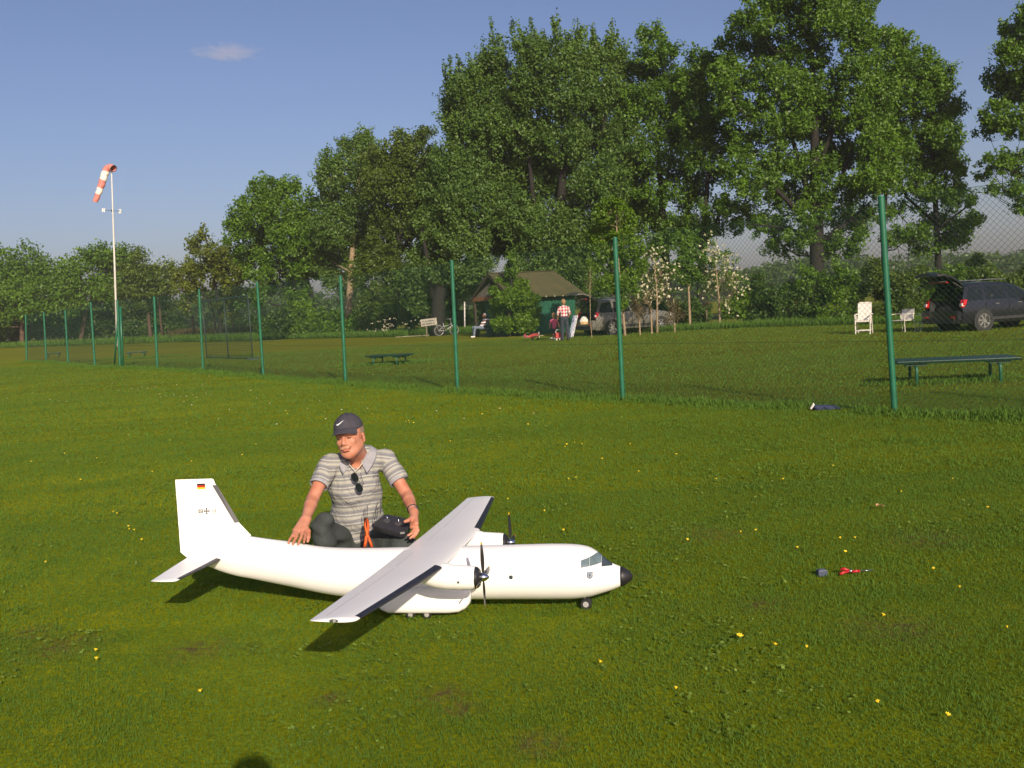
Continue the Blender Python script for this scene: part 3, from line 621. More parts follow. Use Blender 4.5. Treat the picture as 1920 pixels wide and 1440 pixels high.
# ---------------------------------------------------------------- chain-link fence
postm = mat('fence_post_green', (.012, .12, .064), .42, var=.18, scale=6, spec=.5); wirem = mat('fence_wire_green', (.018, .06, .038), .5, var=.2, spec=.3)
TOPS = [(1652, 370), (1153, 447), (847, 490), (638, 518), (482, 530), (373, 543), (289, 557), (220, 563), (170, 567), (122, 583), (82, 586), (48, 590)]
fence = thing('chain_link_fence', 'tall green chain-link fence on round posts crossing the whole field', 'fence', FP[0])
tp = []
for b_, t in zip(FP, TOPS): tp.append(W(t[0], t[1], b_[1] - .02))
step = FP[0] - FP[1]; FPX_ = [FP[0] + step * 2, FP[0] + step] + FP; TPX = [FP[0] + step * 2 + np.array([-.05, 0, 2.7]), FP[0] + step + np.array([-.05, 0, 2.7])] + tp
for i, (b_, t) in enumerate(zip(FPX_, TPX)):
    if i == 0: continue
    r = .038 if i < 8 else .046
    m = MB(); m.tube([b_ - np.array([0, 0, .05]), t], r, 14); o = m.build('post', postm, fence, True, world=fence, angle=60)
    MB().tube([t - np.array([0, 0, .005]), t + np.array([0, 0, .018])], [r * 1.12, r * .9], 14).build('post_cap', postm, o, True, world=fence, angle=50)
    if i == 9:
        MB().tube([b_ + FD * .9, b_ * .25 + t * .75], .035, 10).build('brace', postm, fence, True, world=fence)
        MB().tube([b_ - FD * .45, b_ * .1 + t * .9 - FD * .4], .045, 10).build('post', postm, fence, True, world=fence)
wm = MB(); lw = MB()
def wire(m, a, b, r):
    u, v = frame_of(b - a); P = []
    for p in (a, b):
        for k in range(3): an = 2 * PI * k / 3; P.append(p + (u * math.cos(an) + v * math.sin(an)) * r)
    m.add(P, [(0, 1, 4, 3), (1, 2, 5, 4), (2, 0, 3, 5)])
for i in range(len(FPX_) - 1):
    A, B = FPX_[i], FPX_[i + 1]; ta, tb_ = TPX[i], TPX[i + 1]; ln = float(np.linalg.norm((B - A)[:2])); H = 1.0
    Hm = (ta[2] + tb_[2]) / 2 - .03; nrm = np.array([(B - A)[1], -(B - A)[0], 0]) / ln
    def P3(s, z):
        q = s / ln; base_ = A + (B - A) * q; top_ = ta + (tb_ - ta) * q; f = z / ((top_ - base_)[2]); belly = .025 * math.sin(PI * q) * math.sin(PI * min(1, f))
        return base_ + (top_ - base_) * f + nrm * (.045 + belly)
    sp_ = .072 if i < 7 else (.12 if i < 9 else .16); z0 = .04; r = .00165 if i < 7 else .0028; c = -Hm
    while c < ln + Hm:
        for sg in (1, -1):
            # s = c + sg*(z - zmid) clipped to the bay
            s0, s1 = (c, c + (Hm - z0)) if sg > 0 else (c + (Hm - z0), c)
            za, zb = z0, Hm
            if s0 == s1: continue
            t0, t1 = 0., 1.
            for lim, side in ((0, 0), (ln, 1)):
                f0, f1 = s0 - lim, s1 - lim
                if side: f0, f1 = -f0, -f1
                if f0 < 0 and f1 < 0: t0 = 2; break
                if f0 < 0: t0 = max(t0, f0 / (f0 - f1))
                elif f1 < 0: t1 = min(t1, f0 / (f0 - f1))
            if t0 < t1: wire(wm, P3(s0 + (s1 - s0) * t0, za + (zb - za) * t0), P3(s0 + (s1 - s0) * t1, za + (zb - za) * t1), r)
        c += sp_
    for z in (z0, .9, 1.75, Hm):
        n_ = 6; pts = [P3(ln * k / n_, z) for k in range(n_ + 1)]; lw.tube(pts, .0026 if i < 8 else .006, 4, False)
wm.build('wire_mesh', wirem, fence, world=fence); lw.build('line_wire', wirem, fence, world=fence)

# steel frame with netting standing behind the fence
a, b_ = G(388, 672), G(474, 675); fr = thing('net_frame', 'dark rectangular steel frame strung with netting behind the fence', 'net frame', (a + b_) / 2)
dkm = mat('dark_steel', (.03, .05, .05), .5, var=.2); u = b_ - a; Z = np.array([0, 0, 1.])
m = MB(); m.tube([a + Z * .06, b_ + Z * .06], .022, 8); m.tube([a + Z * 2.62, b_ + Z * 2.66], .035, 8); m.build('rail', dkm, fr, world=fr)
for t in (0, .5, 1): MB().tube([a + u * t, a + u * t + Z * 2.64], .026, 8).build('upright', dkm, fr, True, world=fr)
n_ = np.array([u[1], -u[0], 0]) / np.linalg.norm(u)
MB().box(b_ + Z * .05, (.5, .12, .1), math.atan2(u[1], u[0]) + PI / 2).build('foot', dkm, fr, world=fr)
m = MB()
for k in range(34):
    t = k / 33.; wire(m, a + u * t + Z * .06, a + u * t + Z * 2.62, .004)
for k in range(24): z = .06 + 2.56 * k / 23; wire(m, a + Z * z, b_ + Z * z, .004)
m.build('netting', mat('net_black', (.02, .03, .03), .7), fr, world=fr)

# ---------------------------------------------------------------- windsock
ws = G(220, 650); ysock = ws[1]; sock = thing('windsock', 'red and white striped windsock drooping from a tall pale pole', 'windsock', ws)
polem = mat('pole_cream', (.62, .60, .55), .5, var=.08, scale=2); top = W(209, 320, ysock)
m = MB(); m.tube([ws, ws + (top - ws) * .45, ws + (top - ws) * .8, top], [.11, .085, .06, .05], 10); m.build('pole', polem, sock, True, world=sock)
redc = mat('sock_red', (.64, .22, .19), .75, var=.12, scale=3, bump=.1); whc = mat('sock_white', (.78, .74, .68), .75, var=.06, scale=3, bump=.1)
path = [W(213, 316, ysock - .3), W(208.5, 313.5, ysock - .1), W(203, 315, ysock), W(198.5, 321, ysock), W(196, 328, ysock), W(193, 337, ysock), W(190.5, 346, ysock), W(187.5, 354, ysock), W(184.8, 362, ysock), W(181.5, 370, ysock), W(178.5, 379, ysock)]
rad = np.array([6.0, 6.4, 6.6, 6.6, 6.6, 6.4, 6.2, 5.8, 5.4, 5.0, 4.5]) * ysock / 1800
pp = []; rp_ = []
for i in range(len(path) - 1):
    for k in range(4): t = k / 4; pp.append(path[i] * (1 - t) + path[i + 1] * t); rp_.append(rad[i] * (1 - t) + rad[i + 1] * t)
pp.append(path[-1]); rp_.append(rad[-1]); pp = [p + np.array([.05 * math.sin(i * 1.1), 0, .04 * math.sin(i * .8)]) * (.5 if i > 3 else 0) for i, p in enumerate(pp)]
cuts = [0, 12, 20, 27, 33, 40]
for i in range(5):
    m = MB(); m.tube(pp[cuts[i]:cuts[i + 1] + 1], rp_[cuts[i]:cuts[i + 1] + 1], 18, False); m.build('sock_band', redc if i % 2 == 0 else whc, sock, True, world=sock)
MB().torus(pp[0], rad[0], .03, pp[1] - pp[0], 20, 5).build('hoop', dkm, sock, True, world=sock)
m = MB(); arm = W(209.5, 395, ysock); e1, e2 = W(196, 394, ysock), W(223, 396, ysock); m.tube([e1, e2], .02, 6); m.ball(arm, .09); m.build('vane_arm', dkm, sock, world=sock)
def letter(poly, c, s_, nm):
    m = MB()
    for q in range(len(poly) - 1):
        p0 = c + np.array([poly[q][0] * s_, 0, poly[q][1] * s_]); p1 = c + np.array([poly[q + 1][0] * s_, 0, poly[q + 1][1] * s_]); m.tube([p0, p1], .045, 5)
    m.build(nm, whc, sock, world=sock)
letter([(-.35, -.5), (-.2, .5), (.2, -.5), (.4, .5)], W(194, 394, ysock), .33, 'compass_letter')
letter([(-.3, .35), (0, .5), (.3, .35), (.25, .05), (-.25, -.3), (-.3, -.5), (.35, -.5)], W(225, 396, ysock), .33, 'compass_letter')

# ---------------------------------------------------------------- starting tables (low green tables on bent pipe legs)
tabm = mat('table_green', (.012, .045, .028), .45, var=.25, scale=8); legm = mat('table_leg_green', (.02, .11, .065), .4, var=.2, scale=9)
def make_table(label, loc, rz, ln=1.75, wd=.62, h=.385, lx=.62, group='low green model tables behind the fence'):
    t = thing('low_table', label, 'table', loc, rz, group)
    m = MB(); m.rings([[(sx * ln / 2 * (1 - .02 * (abs(q) > 1)), sy * wd / 2 * k2, z) for sx, sy in ((-1, -1), (1, -1), (1, 1), (-1, 1))] for q, (z, k2) in enumerate(((h - .045, .95), (h - .01, 1), (h, .99)))]); m.build('table_top', tabm, t)
    for sx in (-1, 1):
        MB().box((sx * lx, 0, h - .062), (.30, wd * .86, .034)).build('bearer', tabm, t)
        for sy in (-1, 1):
            x, y = sx * lx, sy * wd * .40
            MB().tube([(x, y - sy * .14, h - .09), (x, y - sy * .02, h - .092), (x, y + sy * .022, h - .115), (x, y + sy * .026, h - .16), (x, y + sy * .026, -.02)], .024, 10).build('leg', legm, t, True)
    return t
A_, B_, C_, D_ = G(1702, 722), G(1731, 712), G(1848, 724), G(1880, 712); cc = (A_ + B_ + C_ + D_) / 4
make_table('low dark green table on four bent pipe legs, nearest at the right', cc, math.radians(-14), 1.78, .75, .39, .60)
make_table('low dark green table standing alone between the second and third nearest fence posts', G(731, 684), math.radians(-24), 1.40, .62, .32, .42)
make_table('small distant dark green table just right of the windsock pole', G(257, 671), math.radians(12), .95, .5, .33, .38)
make_table('smallest distant dark green table far left behind the fence', G(100, 670), math.radians(12), .85, .45, .27, .32)

# ---------------------------------------------------------------- hut
hc = G(1010, 628); hc = np.array([.95, 54.2, 0]); ha = math.radians(31)
hut = thing('green_hut', 'small dark green wooden hut with a mossy brown gabled roof', 'hut', hc, ha)
# local: x along the ridge, y across (near side is -y)
gw = mat('hut_green', (.006, .080, .045), .6, var=.25, scale=1.4, bump=.2, bscale=9); gd = mat('hut_green_shaded', (.012, .06, .045), .65, var=.25, scale=2)  # second green has the shade of gable and back walls put into the colour
rf = mat('roof_bitumen', (.060, .058, .026), .9, var=.35, scale=1.6, bump=.5, bscale=14, rgb2=(.088, .078, .030)); wood = mat('hut_wood', (.26, .105, .045), .7, var=.3, scale=5); woodd = mat('hut_wood_dark', (.05, .035, .025), .8)
HL, HWD, EV, RG = 4.0, 4.2, 2.12, 3.42
m = MB(); m.box((HL / 2 + .18 - 1.85, -HWD / 2 + .3, EV / 2), (3.7, .06, EV)); 
for k in range(12): m.box((HL / 2 - 3.4 + k * .31, -HWD / 2 + .268, EV / 2), (.016, .012, EV - .02))
m.build('front_wall', gw, hut)
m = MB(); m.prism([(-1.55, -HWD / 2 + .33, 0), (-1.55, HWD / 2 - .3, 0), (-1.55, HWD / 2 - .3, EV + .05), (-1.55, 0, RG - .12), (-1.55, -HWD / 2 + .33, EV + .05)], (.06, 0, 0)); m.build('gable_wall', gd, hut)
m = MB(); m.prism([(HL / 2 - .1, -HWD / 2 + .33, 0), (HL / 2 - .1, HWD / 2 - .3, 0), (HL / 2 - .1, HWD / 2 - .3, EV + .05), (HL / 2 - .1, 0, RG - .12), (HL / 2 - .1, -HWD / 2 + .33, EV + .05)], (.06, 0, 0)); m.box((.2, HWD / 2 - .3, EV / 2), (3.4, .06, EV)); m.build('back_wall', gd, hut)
m = MB()
for sg in (-1, 1):
    e = np.array([0, sg * (HWD / 2 + .22), EV - .22 + .12]); r0 = np.array([0, 0, RG]); a0, a1 = -HL / 2 - .25, HL / 2 + .15
    hip = .45 if sg < 0 else 0
    q = [np.array([a0, 0, 0]) + e, np.array([a1 + hip, 0, 0]) + e, np.array([a1 - .05, 0, 0]) + r0, np.array([a0 + .0, 0, 0]) + r0]
    m.prism(q if sg < 0 else q[::-1], (0, 0, .07))
m.box((0, 0, RG + .075), (HL + .3, .22, .03)); roof = m.build('roof', rf, hut)
m = MB()
for k in range(8): x = -HL / 2 + .3 + k * .55; m.box((x, -HWD / 2 - .02, EV - .08), (.07, .5, .10), R=None)
m.build('rafter_end', mat('rafter_pale', (.30, .26, .18), .7), hut)
m = MB()   # barge boards on the gable and the tie beam with its boarding
for sg in (-1, 1):
    e = np.array([-HL / 2 - .25, sg * (HWD / 2 + .22), EV - .22]); r0 = np.array([-HL / 2 - .25, 0, RG - .12]); m.prism([e, r0, r0 + [0, 0, .17], e + [0, 0, .17]] if sg < 0 else [r0, e, e + np.array([0, 0, .17]), r0 + np.array([0, 0, .17])], (.04, 0, 0))
m.build('barge_board', woodd, hut)
MB().box((-HL / 2 - .1, HWD / 4 + .1, EV - .02), (.12, HWD / 2 + .2, .22)).build('tie_beam', wood, hut)
MB().prism([(-HL / 2 - .05, .2, EV + .1), (-HL / 2 - .05, HWD / 2 - .1, EV + .1), (-HL / 2 - .05, .2, RG - .45)], (.03, 0, 0)).build('gable_boarding', mat('grey_board', (.16, .14, .12), .8, var=.3), hut)
for y in (-HWD / 2 + .35, HWD / 2 - .15): MB().box((-HL / 2 - .1, y, EV / 2), (.11, .11, EV)).build('porch_post', woodd, hut)
m = MB(); m.box((-1.585, -.95, 1.55), (.02, .72, .62)); nb = m.build('notice_board', mat('notice_paper', (.42, .42, .44), .7, var=.3, scale=9), hut)
MB().box((-1.575, .6, 1.0), (.03, .9, 2.0)).build('door', mat('door_dark', (.02, .035, .03), .6), hut)
pl_ = G(871.5, 626); wp = thing('marker_pole', 'thin cream marker pole standing in front of the hut gable', 'pole', pl_)
MB().tube([pl_, W(871, 566, pl_[1])], .045, 8).build('pole', polem, wp, True, world=wp)
m = MB()
for z in (.75, 1.75): m.tube([pl_ + Z * z, pl_ + Z * (z + .06)], .05, 8)
m.build('pole_band', woodd, wp, world=wp)
# outdoor table and bench at the gable
fw = mat('furniture_dark', (.03, .045, .04), .7, var=.3)
pt = thing('picnic_table', 'dark wooden picnic table against the green hut gable', 'table', G(928, 632) + np.array([.2, .5, 0]), ha)
MB().box((0, 0, .72), (.8, 1.7, .06)).build('table_top', fw, pt)
for y in (-.6, .6):
    m = MB(); m.tube([(-.32, y, 0), (.25, y, .7)], .035, 6); m.tube([(.32, y, 0), (-.25, y, .7)], .035, 6); m.build('leg', fw, pt)
bn = thing('bench', 'dark garden bench carrying the man in the striped shirt', 'bench', G(907, 632) + np.array([0, 0, 0]), ha + .1)
MB().box((0, 0, .44), (.42, 1.7, .05)).build('seat', fw, bn)
for y in (-.7, .7):
    m = MB(); m.box((-.15, y, .21), (.06, .06, .42)); m.box((.15, y, .21), (.06, .06, .42)); m.build('leg', fw, bn)
m = MB(); m.box((.24, 0, .72), (.04, 1.7, .30)); m.build('backrest', fw, bn)

# sign board
stake_ = mat('post_weathered', (.16, .13, .09), .8)
sg_ = W(805, 600, 60.); sg_[2] = 0; sgn_ = thing('sign_board', 'small pale lettered sign board on a short post before the dark trees', 'sign', sg_)
Ys = sg_[1]; k_ = Ys / 1800
p0 = W(804, 604, Ys); MB().box(p0, (30 * k_, .05, 13 * k_), 0, R=np.array([[1, 0, -.07], [0, 1, 0], [.07, 0, 1]])).build('board', mat('sign_cream', (.36, .33, .27), .6, var=.15, scale=3), sgn_, world=sgn_)
MB().box((p0[0] - 5 * k_, Ys + .05, p0[2] / 2), (.08, .08, p0[2])).build('post', stake_, sgn_, world=sgn_)
m = MB(); r_ = random.Random(5)
for row in (0, 1):
    x = -12.5
    while x < 12:
        wl = r_.uniform(.9, 1.5); m.box(p0 + np.array([(x + wl / 2) * k_, -.035, (2.3 - 5.2 * row + .06 * x) * k_]), (wl * k_, .02, 2.9 * k_)); x += wl + r_.choice([.5, .5, 1.6])
m.build('lettering', mat('sign_ink', (.10, .10, .09), .7), sgn_, world=sgn_)
# pale cord on the grass
ca, cb = G(742, 633.5), G(834, 627.5)
m = MB(); m.tube([ca + (cb - ca) * t + np.array([0, .3 * math.sin(t * 9), .04]) for t in np.linspace(0, 1, 12)], .03, 6)
tag(m.build('cord', mat('cord_pale', (.32, .30, .19), .7)), 'pale cord stretched over the grass left of the bicycle', 'cord')

# ---------------------------------------------------------------- bicycle
bk = G(838, 629); bike = thing('bicycle', 'silver city bicycle parked on its stand beside the hut', 'bicycle', bk, math.radians(28))
bm2 = mat('bike_silver', (.50, .50, .50), .35, .5, var=.1); tyre = mat('tyre_grey', (.09, .09, .09), .7)
for x in (-.52, .52):
    m = MB(); m.torus((x, 0, .34), .32, .022, (0, 1, 0), 28, 6); wq = m.build('wheel', tyre, bike, True)
    m = MB(); m.torus((x, 0, .34), .295, .014, (0, 1, 0), 28, 5)
    for k in range(12): an = 2 * PI * k / 12; m.tube([(x, .02, .34), (x + .295 * math.cos(an), 0, .34 + .295 * math.sin(an))], .003, 3)
    m.tube([(x, -.05, .34), (x, .05, .34)], .03, 8); m.build('rim', bm2, wq, True)
m = MB()
for a, b2 in (((-.52, 0, .34), (-.08, 0, .30)), ((-.08, 0, .30), (-.22, 0, .80)), ((-.52, 0, .34), (-.18, 0, .62)), ((-.08, 0, .30), (.36, 0, .62)), ((.36, 0, .62), (.33, 0, .80)), ((-.19, 0, .55), (.34, 0, .70))): m.tube([a, b2], .018, 6)
m.build('frame', bm2, bike, True)
m = MB()
for s_ in (-.05, .05): m.tube([(.35, 0, .66), (.39, s_, .60), (.52, s_, .34)], .016, 6)
m.build('fork', mat('fork_white', (.8, .8, .8), .3), bike, True)
m = MB(); m.tube([(.34, 0, .78), (.30, 0, 1.02)], .016, 6); m.tube([(.12, -.28, 1.03), (.30, -.2, 1.04), (.33, 0, 1.03), (.30, .2, 1.04), (.12, .28, 1.03)], .014, 6); m.build('handlebar', bm2, bike, True)
m = MB(); m.rings([[(x, y * w_, .87 + z) for y, z in ((-1, 0), (0, .03), (1, 0), (0, -.04))] for x, w_ in ((-.38, .09), (-.30, .10), (-.2, .05), (-.1, .02))]); m.tube([(-.22, 0, .78), (-.24, 0, .86)], .015, 6); m.build('saddle', black, bike, True)
m = MB(); m.box((-.60, 0, .68), (.36, .14, .02)); m.tube([(-.72, .05, .68), (-.54, .05, .36)], .008, 4); m.tube([(-.72, -.05, .68), (-.54, -.05, .36)], .008, 4); m.build('carrier', bm2, bike)
m = MB(); m.tube([(-.1, 0, .28), (-.16, -.2, 0)], .012, 5); m.tube([(-.08, -.09, .30), (.02, -.09, .14), (.08, -.14, .14)], .012, 5); m.build('stand', dkm, bike)

# ---------------------------------------------------------------- garden chairs by the hedge
chm = mat('chair_white', (.70, .66, .60), .55, var=.06, scale=4)
def pipes(m, L_, r=.016):
    for q in L_: m.tube(q, r, 6)
ch = thing('reclining_chair', 'white high-backed slatted garden chair alone on the grass, farthest left', 'chair', G(1620, 626), math.radians(-118), 'white garden chairs by the hedge')
m = MB(); m.box((0, 0, .43), (.46, .46, .04)); [m.box((0, -.2 + .1 * k, .455), (.46, .07, .015)) for k in range(5)]; m.build('seat', chm, ch)
m = MB(); Rb = np.array([[math.cos(.28), 0, -math.sin(.28)], [0, 1, 0], [math.sin(.28), 0, math.cos(.28)]]); m.box((-.32, 0, .74), (.03, .44, .62), R=Rb)
for k in range(6): m.box((-.265 - .036 * k + .02, 0, .50 + .098 * k), (.02, .42, .075), R=Rb)
m.box((-.405, 0, 1.04), (.06, .36, .05)); m.build('backrest', chm, ch)
for sy in (-1, 1):
    MB().tube([(.24, sy * .25, .64), (.10, sy * .26, .655), (-.3, sy * .25, .66)], .024, 6).build('armrest', chm, ch)
    MB().tube([(.22, sy * .24, .64), (.27, sy * .23, 0)], .019, 6).build('leg', chm, ch); MB().tube([(-.05, sy * .24, .60), (-.36, sy * .23, 0)], .019, 6).build('leg', chm, ch)
m = MB(); pipes(m, [[(.26, -.23, .12), (.26, .23, .12)], [(-.3, -.23, .12), (-.3, .23, .12)]]); m.build('crossbar', chm, ch)
c2 = thing('garden_chair', 'low white metal garden chair with cloth back beside the open dark car', 'chair', G(1693, 623), math.radians(208), 'white garden chairs by the hedge')
m = MB(); m.box((0, 0, .40), (.46, .46, .025)); m.build('seat', chm, c2); m = MB(); m.rings([[(-.24 - .05 * q, y, .42 + .34 * q) for y in (-.24, .24)] + [(-.22 - .05 * q, y, .42 + .34 * q) for y in (.24, -.24)] for q in (0, .5, 1)]); m.build('backrest', chm, c2)
for sy in (-1, 1):
    m = MB(); m.tube([(.22, sy * .27, 0), (.24, sy * .27, .40), (.20, sy * .27, .60), (-.1, sy * .27, .62), (-.26, sy * .26, .60)], .013, 6); m.build('armrest', chm, c2); MB().tube([(-.20, sy * .25, .60), (-.30, sy * .25, 0)], .013, 6).build('leg', chm, c2)
st_ = thing('folding_table', 'pale folding camping table with crossed legs behind the dark car', 'table', G(1741, 621), math.radians(-10))
MB().box((0, 0, .56), (.62, .5, .03)).build('table_top', mat('alu_grey', (.45, .46, .46), .4), st_)
for sy in (-1, 1):
    for sx in (-1, 1): MB().tube([(sx * .32, sy * .2, 0), (sx * .06, sy * .2, .55)], .014, 6).build('leg', mat('alu_grey'), st_)
MB().box((-.12, 0, .3), (.5, .3, .02)).build('shelf', mat('alu_grey'), st_)

# ---------------------------------------------------------------- cars
carglass = bpy.data.materials.new('car_glass'); carglass.use_nodes = True; n_ = carglass.node_tree; pb = n_.nodes['Principled BSDF']; pb.inputs['Base Color'].default_value = (.02, .025, .03, 1); pb.inputs['Roughness'].default_value = .06; pb.inputs['Specular IOR Level'].default_value = .8
tn = n_.nodes.new('ShaderNodeBsdfTransparent'); tn.inputs[0].default_value = (.55, .6, .58, 1); ms = n_.nodes.new('ShaderNodeMixShader'); ms.inputs[0].default_value = .45
n_.links.new(pb.outputs[0], ms.inputs[1]); n_.links.new(tn.outputs[0], ms.inputs[2]); n_.links.new(ms.outputs[0], n_.nodes['Material Output'].inputs[0])
redl = mat('tail_lamp_red', (.55, .012, .012), .15, var=.2, scale=20, spec=.8); cll = mat('lamp_clear', (.7, .66, .64), .15, spec=.8); plas = mat('car_plastic', (.022, .023, .024), .6, var=.2); alloy = mat('alloy', (.55, .55, .54), .25, .85, var=.1)
def make_car(label, loc, rz, paint, sc=1., seat=True):
    c = thing('parked_car', label, 'car', loc, rz); c.scale = (sc, sc, sc)
    # rings: x(belt) x(roof) z_roof half-roof
    st = [(.05, .40, 1.64, .60), (.20, .56, 1.675, .615), (.98, 1.03, 1.70, .625), (1.07, 1.12, 1.70, .625), (1.98, 1.90, 1.68, .62), (2.07, 1.99, 1.67, .615), (2.92, 2.50, 1.57, .60), (3.05, 2.72, 1.47, .59), (3.36, 3.25, 1.16, .66), (3.50, 3.50, 1.06, .70), (4.05, 4.05, .98, .66), (4.42, 4.42, .86, .58), (4.55, 4.55, .70, .50)]
    def ring(q):
        x, xr, zr, hr = q; pl = 1 if x < 3.6 else max(.72, 1 - (x - 3.6) * .26); belt = min(1.04, zr - .02)
        hb = .915 * pl
        def X(z): t = max(0, min(1, (z - .98) / max(.3, zr - .98))); return x + (xr - x) * t
        pts = [(.86 * pl, .26), (hb, .36), (.935 * pl, .62), (.925 * pl, .86), (.885 * pl, belt)]
        pts += [(hr + .075 if zr > 1.2 else .80 * pl, max(belt + .005, zr - .10)), (hr - .02 if zr > 1.2 else .6 * pl, zr - .02 + .005), (0, zr + .02)]
        return [(X(z), y, z) for y, z in pts]
    R = [ring(q) for q in st]; body, gl, shield = MB(), {}, MB()
    for sg in (1, -1):
        V = [(p[0], p[1] * sg, p[2]) for r_ in R for p in r_]; F = []; n = 8
        for i in range(len(R) - 1):
            for k in range(n - 1):
                f = (i * n + k, (i + 1) * n + k, (i + 1) * n + k + 1, i * n + k + 1); f = f if sg > 0 else f[::-1]
                if k == 4 and i in (1, 3, 5): 
                    m = MB(); q = [np.array(V[j]) for j in f]; cen = sum(q) / 4; q = [cen + (p - cen) * np.array([.97, 1, .88]) for p in q]; m.add(q, [(0, 1, 2, 3)]); m.build('side_window', carglass, c)
                    o_ = [np.array(V[j]) for j in f]; b0 = len(V)
                    V += [tuple(p) for p in q]; F += [(f[j], f[(j + 1) % 4], b0 + (j + 1) % 4, b0 + j) for j in range(4)]
                elif k >= 5 and i in (6, 7, 8): shield.add([V[j] for j in f], [(0, 1, 2, 3)])
                else: F.append(f)
        body.add(V, F)
    fr_ = R[-1]; body.add([(p[0], p[1], p[2]) for p in fr_] + [(p[0], -p[1], p[2]) for p in fr_[::-1]], [tuple(range(16))])
    bo = body.build('body', paint, c, True, angle=35); shield.build('windscreen', carglass, c, True)
    m = MB(); m.rings([[(x, sy * y, z) for sy, y, z in ((-1, .84, .30), (-1, .90, .42), (-1, .90, .66), (-1, .84, .74), (1, .84, .74), (1, .90, .66), (1, .90, .42), (1, .84, .30))] for x in (-.14, .30)]); m.build('rear_bumper', paint, c)
    m = MB(); m.box((-.145, 0, .40), (.05, 1.5, .16)); m.build('bumper_skirt', plas, c)
    m = MB(); m.box((.75, 0, .715), (1.3, 1.6, .03)); m.box((2.2, 0, .35), (3.4, 1.66, .06)); m.build('load_floor', plas, c)
    if seat:
        for y in (-.46, .46): m = MB(); m.box((1.35, y, .98), (.14, .78, .52)); m.box((1.33, y, 1.32), (.10, .28, .14)); m.build('seat_back', plas, c)
    for sg in (-1, 1):
        m = MB(); m.box((.62, sg * .80, .90), (1.0, .05, .38)); m.build('trim_panel', plas, c)
        m = MB(); m.prism([(.01, sg * .82, .86), (.01, sg * .925, .86), (.06, sg * .952, .98), (.13, sg * .92, 1.12), (.10, sg * .80, 1.12)], (0.13, 0, .0)); tl = m.build('tail_lamp', redl, c)
        MB().box((.055, sg * .885, .95), (.10, .11, .09)).build('lamp_lens', cll, tl)
        MB().box((-.15, sg * .66, .52), (.02, .2, .06)).build('reflector', redl, c)
        m = MB(); m.box((2.75, sg * 1.0, 1.06), (.13, .20, .14)); m.build('mirror', paint, c)
        for k in (1.5, 2.45): MB().box((k, sg * .945, .92), (.18, .02, .025)).build('door_handle', alloy, c)
        m = MB(); m.tube([(.75, sg * .56, 1.76), (1.5, sg * .57, 1.775), (2.2, sg * .55, 1.75)], .016, 6); m.build('roof_rail', alloy, c)
        m = MB()
        for x in (1.06, 2.03, 2.98): m.box((x, sg * .937, .68), (.012, .012, .60))
        m.box((2.0, sg * .94, .42), (2.0, .03, .10)); m.build('door_gap', plas, c)
        MB().box((4.35, sg * .62, .80), (.28, .22, .13), rz=-sg * .5).build('headlight', cll, c)
        for x in (.93, 3.62):
            m = MB(); R_ = []
            for y, q in ((.60, .41), (.944 if x < 2 else .93, .41)): R_.append([(x + q * math.cos(2 * PI * k / 26), sg * y, .35 + q * math.sin(2 * PI * k / 26)) for k in range(26)])
            m.rings(R_); m.build('wheel_arch', plas, c, True, angle=50)
            m = MB(); R_ = []
            for y, q in ((.72, .30), (.72, .335), (.77, .352), (.94, .352), (.955, .335), (.955, .26), (.93, .25)): R_.append([(x + q * math.cos(2 * PI * k / 30), sg * y, .352 + q * math.sin(2 * PI * k / 30)) for k in range(30)])
            wh = m.rings(R_).build('wheel', tyre_m, c, True, angle=40)
            m = MB(); m.torus((x, sg * .945, .352), .235, .018, (0, 1, 0), 28, 6)
            for k in range(7):
                an = 2 * PI * k / 7 + .3; e = np.array([math.cos(an), 0, math.sin(an)]); t_ = np.array([-math.sin(an), 0, math.cos(an)]); c0 = np.array([x, sg * .955, .352])
                m.prism([c0 + e * .04 - t_ * .028, c0 + e * .235 - t_ * .036, c0 + e * .235 + t_ * .036, c0 + e * .04 + t_ * .028], (0, -sg * .025, 0))
            m.disc((x, sg * .955, .352), .06, (0, 1, 0), 14, .02); m.build('rim', alloy, wh, True, angle=40)
    # raised tailgate
    tg = MB(); R_ = []
    for s_, w_, up_ in ((0, .60, 0), (.25, .63, .085), (.55, .66, .135), (.85, .64, .12), (1.08, .58, .03), (1.14, .5, -.03)):
        x = .40 - s_ * .98; z = 1.69 + s_ * .34 + up_; R_.append([(x, y, z + dz - .05 * abs(y) / .6) for y, dz in ((-w_, 0), (-w_ * .5, .02), (0, .03), (w_ * .5, .02), (w_, 0), (w_, -.07), (0, -.045), (-w_, -.07))])
    tgo = tg.rings(R_).build('tailgate', paint, c, True, angle=35)
    MB().prism([(.20, -.44, 1.68), (.20, .44, 1.68), (-.12, .46, 1.80), (-.12, -.46, 1.80)], (0, 0, -.02)).build('rear_window', carglass, tgo)
    MB().box((-.32, 0, 1.78), (.30, .9, .03)).build('tailgate_lining', plas, tgo)
    for sg in (-1, 1): MB().tube([(.36, sg * .58, 1.52), (.0, sg * .56, 1.74)], .012, 5).build('gas_strut', alloy, c)
    MB().box((-.1, 0, 1.745), (.10, .8, .04)).build('brake_lamp', redl, tgo)
    return c
tyre_m = mat('tyre_black', (.022, .022, .022), .75, var=.2, scale=20)
p_grey = mat('paint_taupe', (.19, .185, .165), .3, .35, var=.1, scale=2, spec=.6, coat=.4); p_dark = mat('paint_anthracite', (.017, .018, .026), .28, .35, var=.1, scale=2, spec=.6, coat=.5)
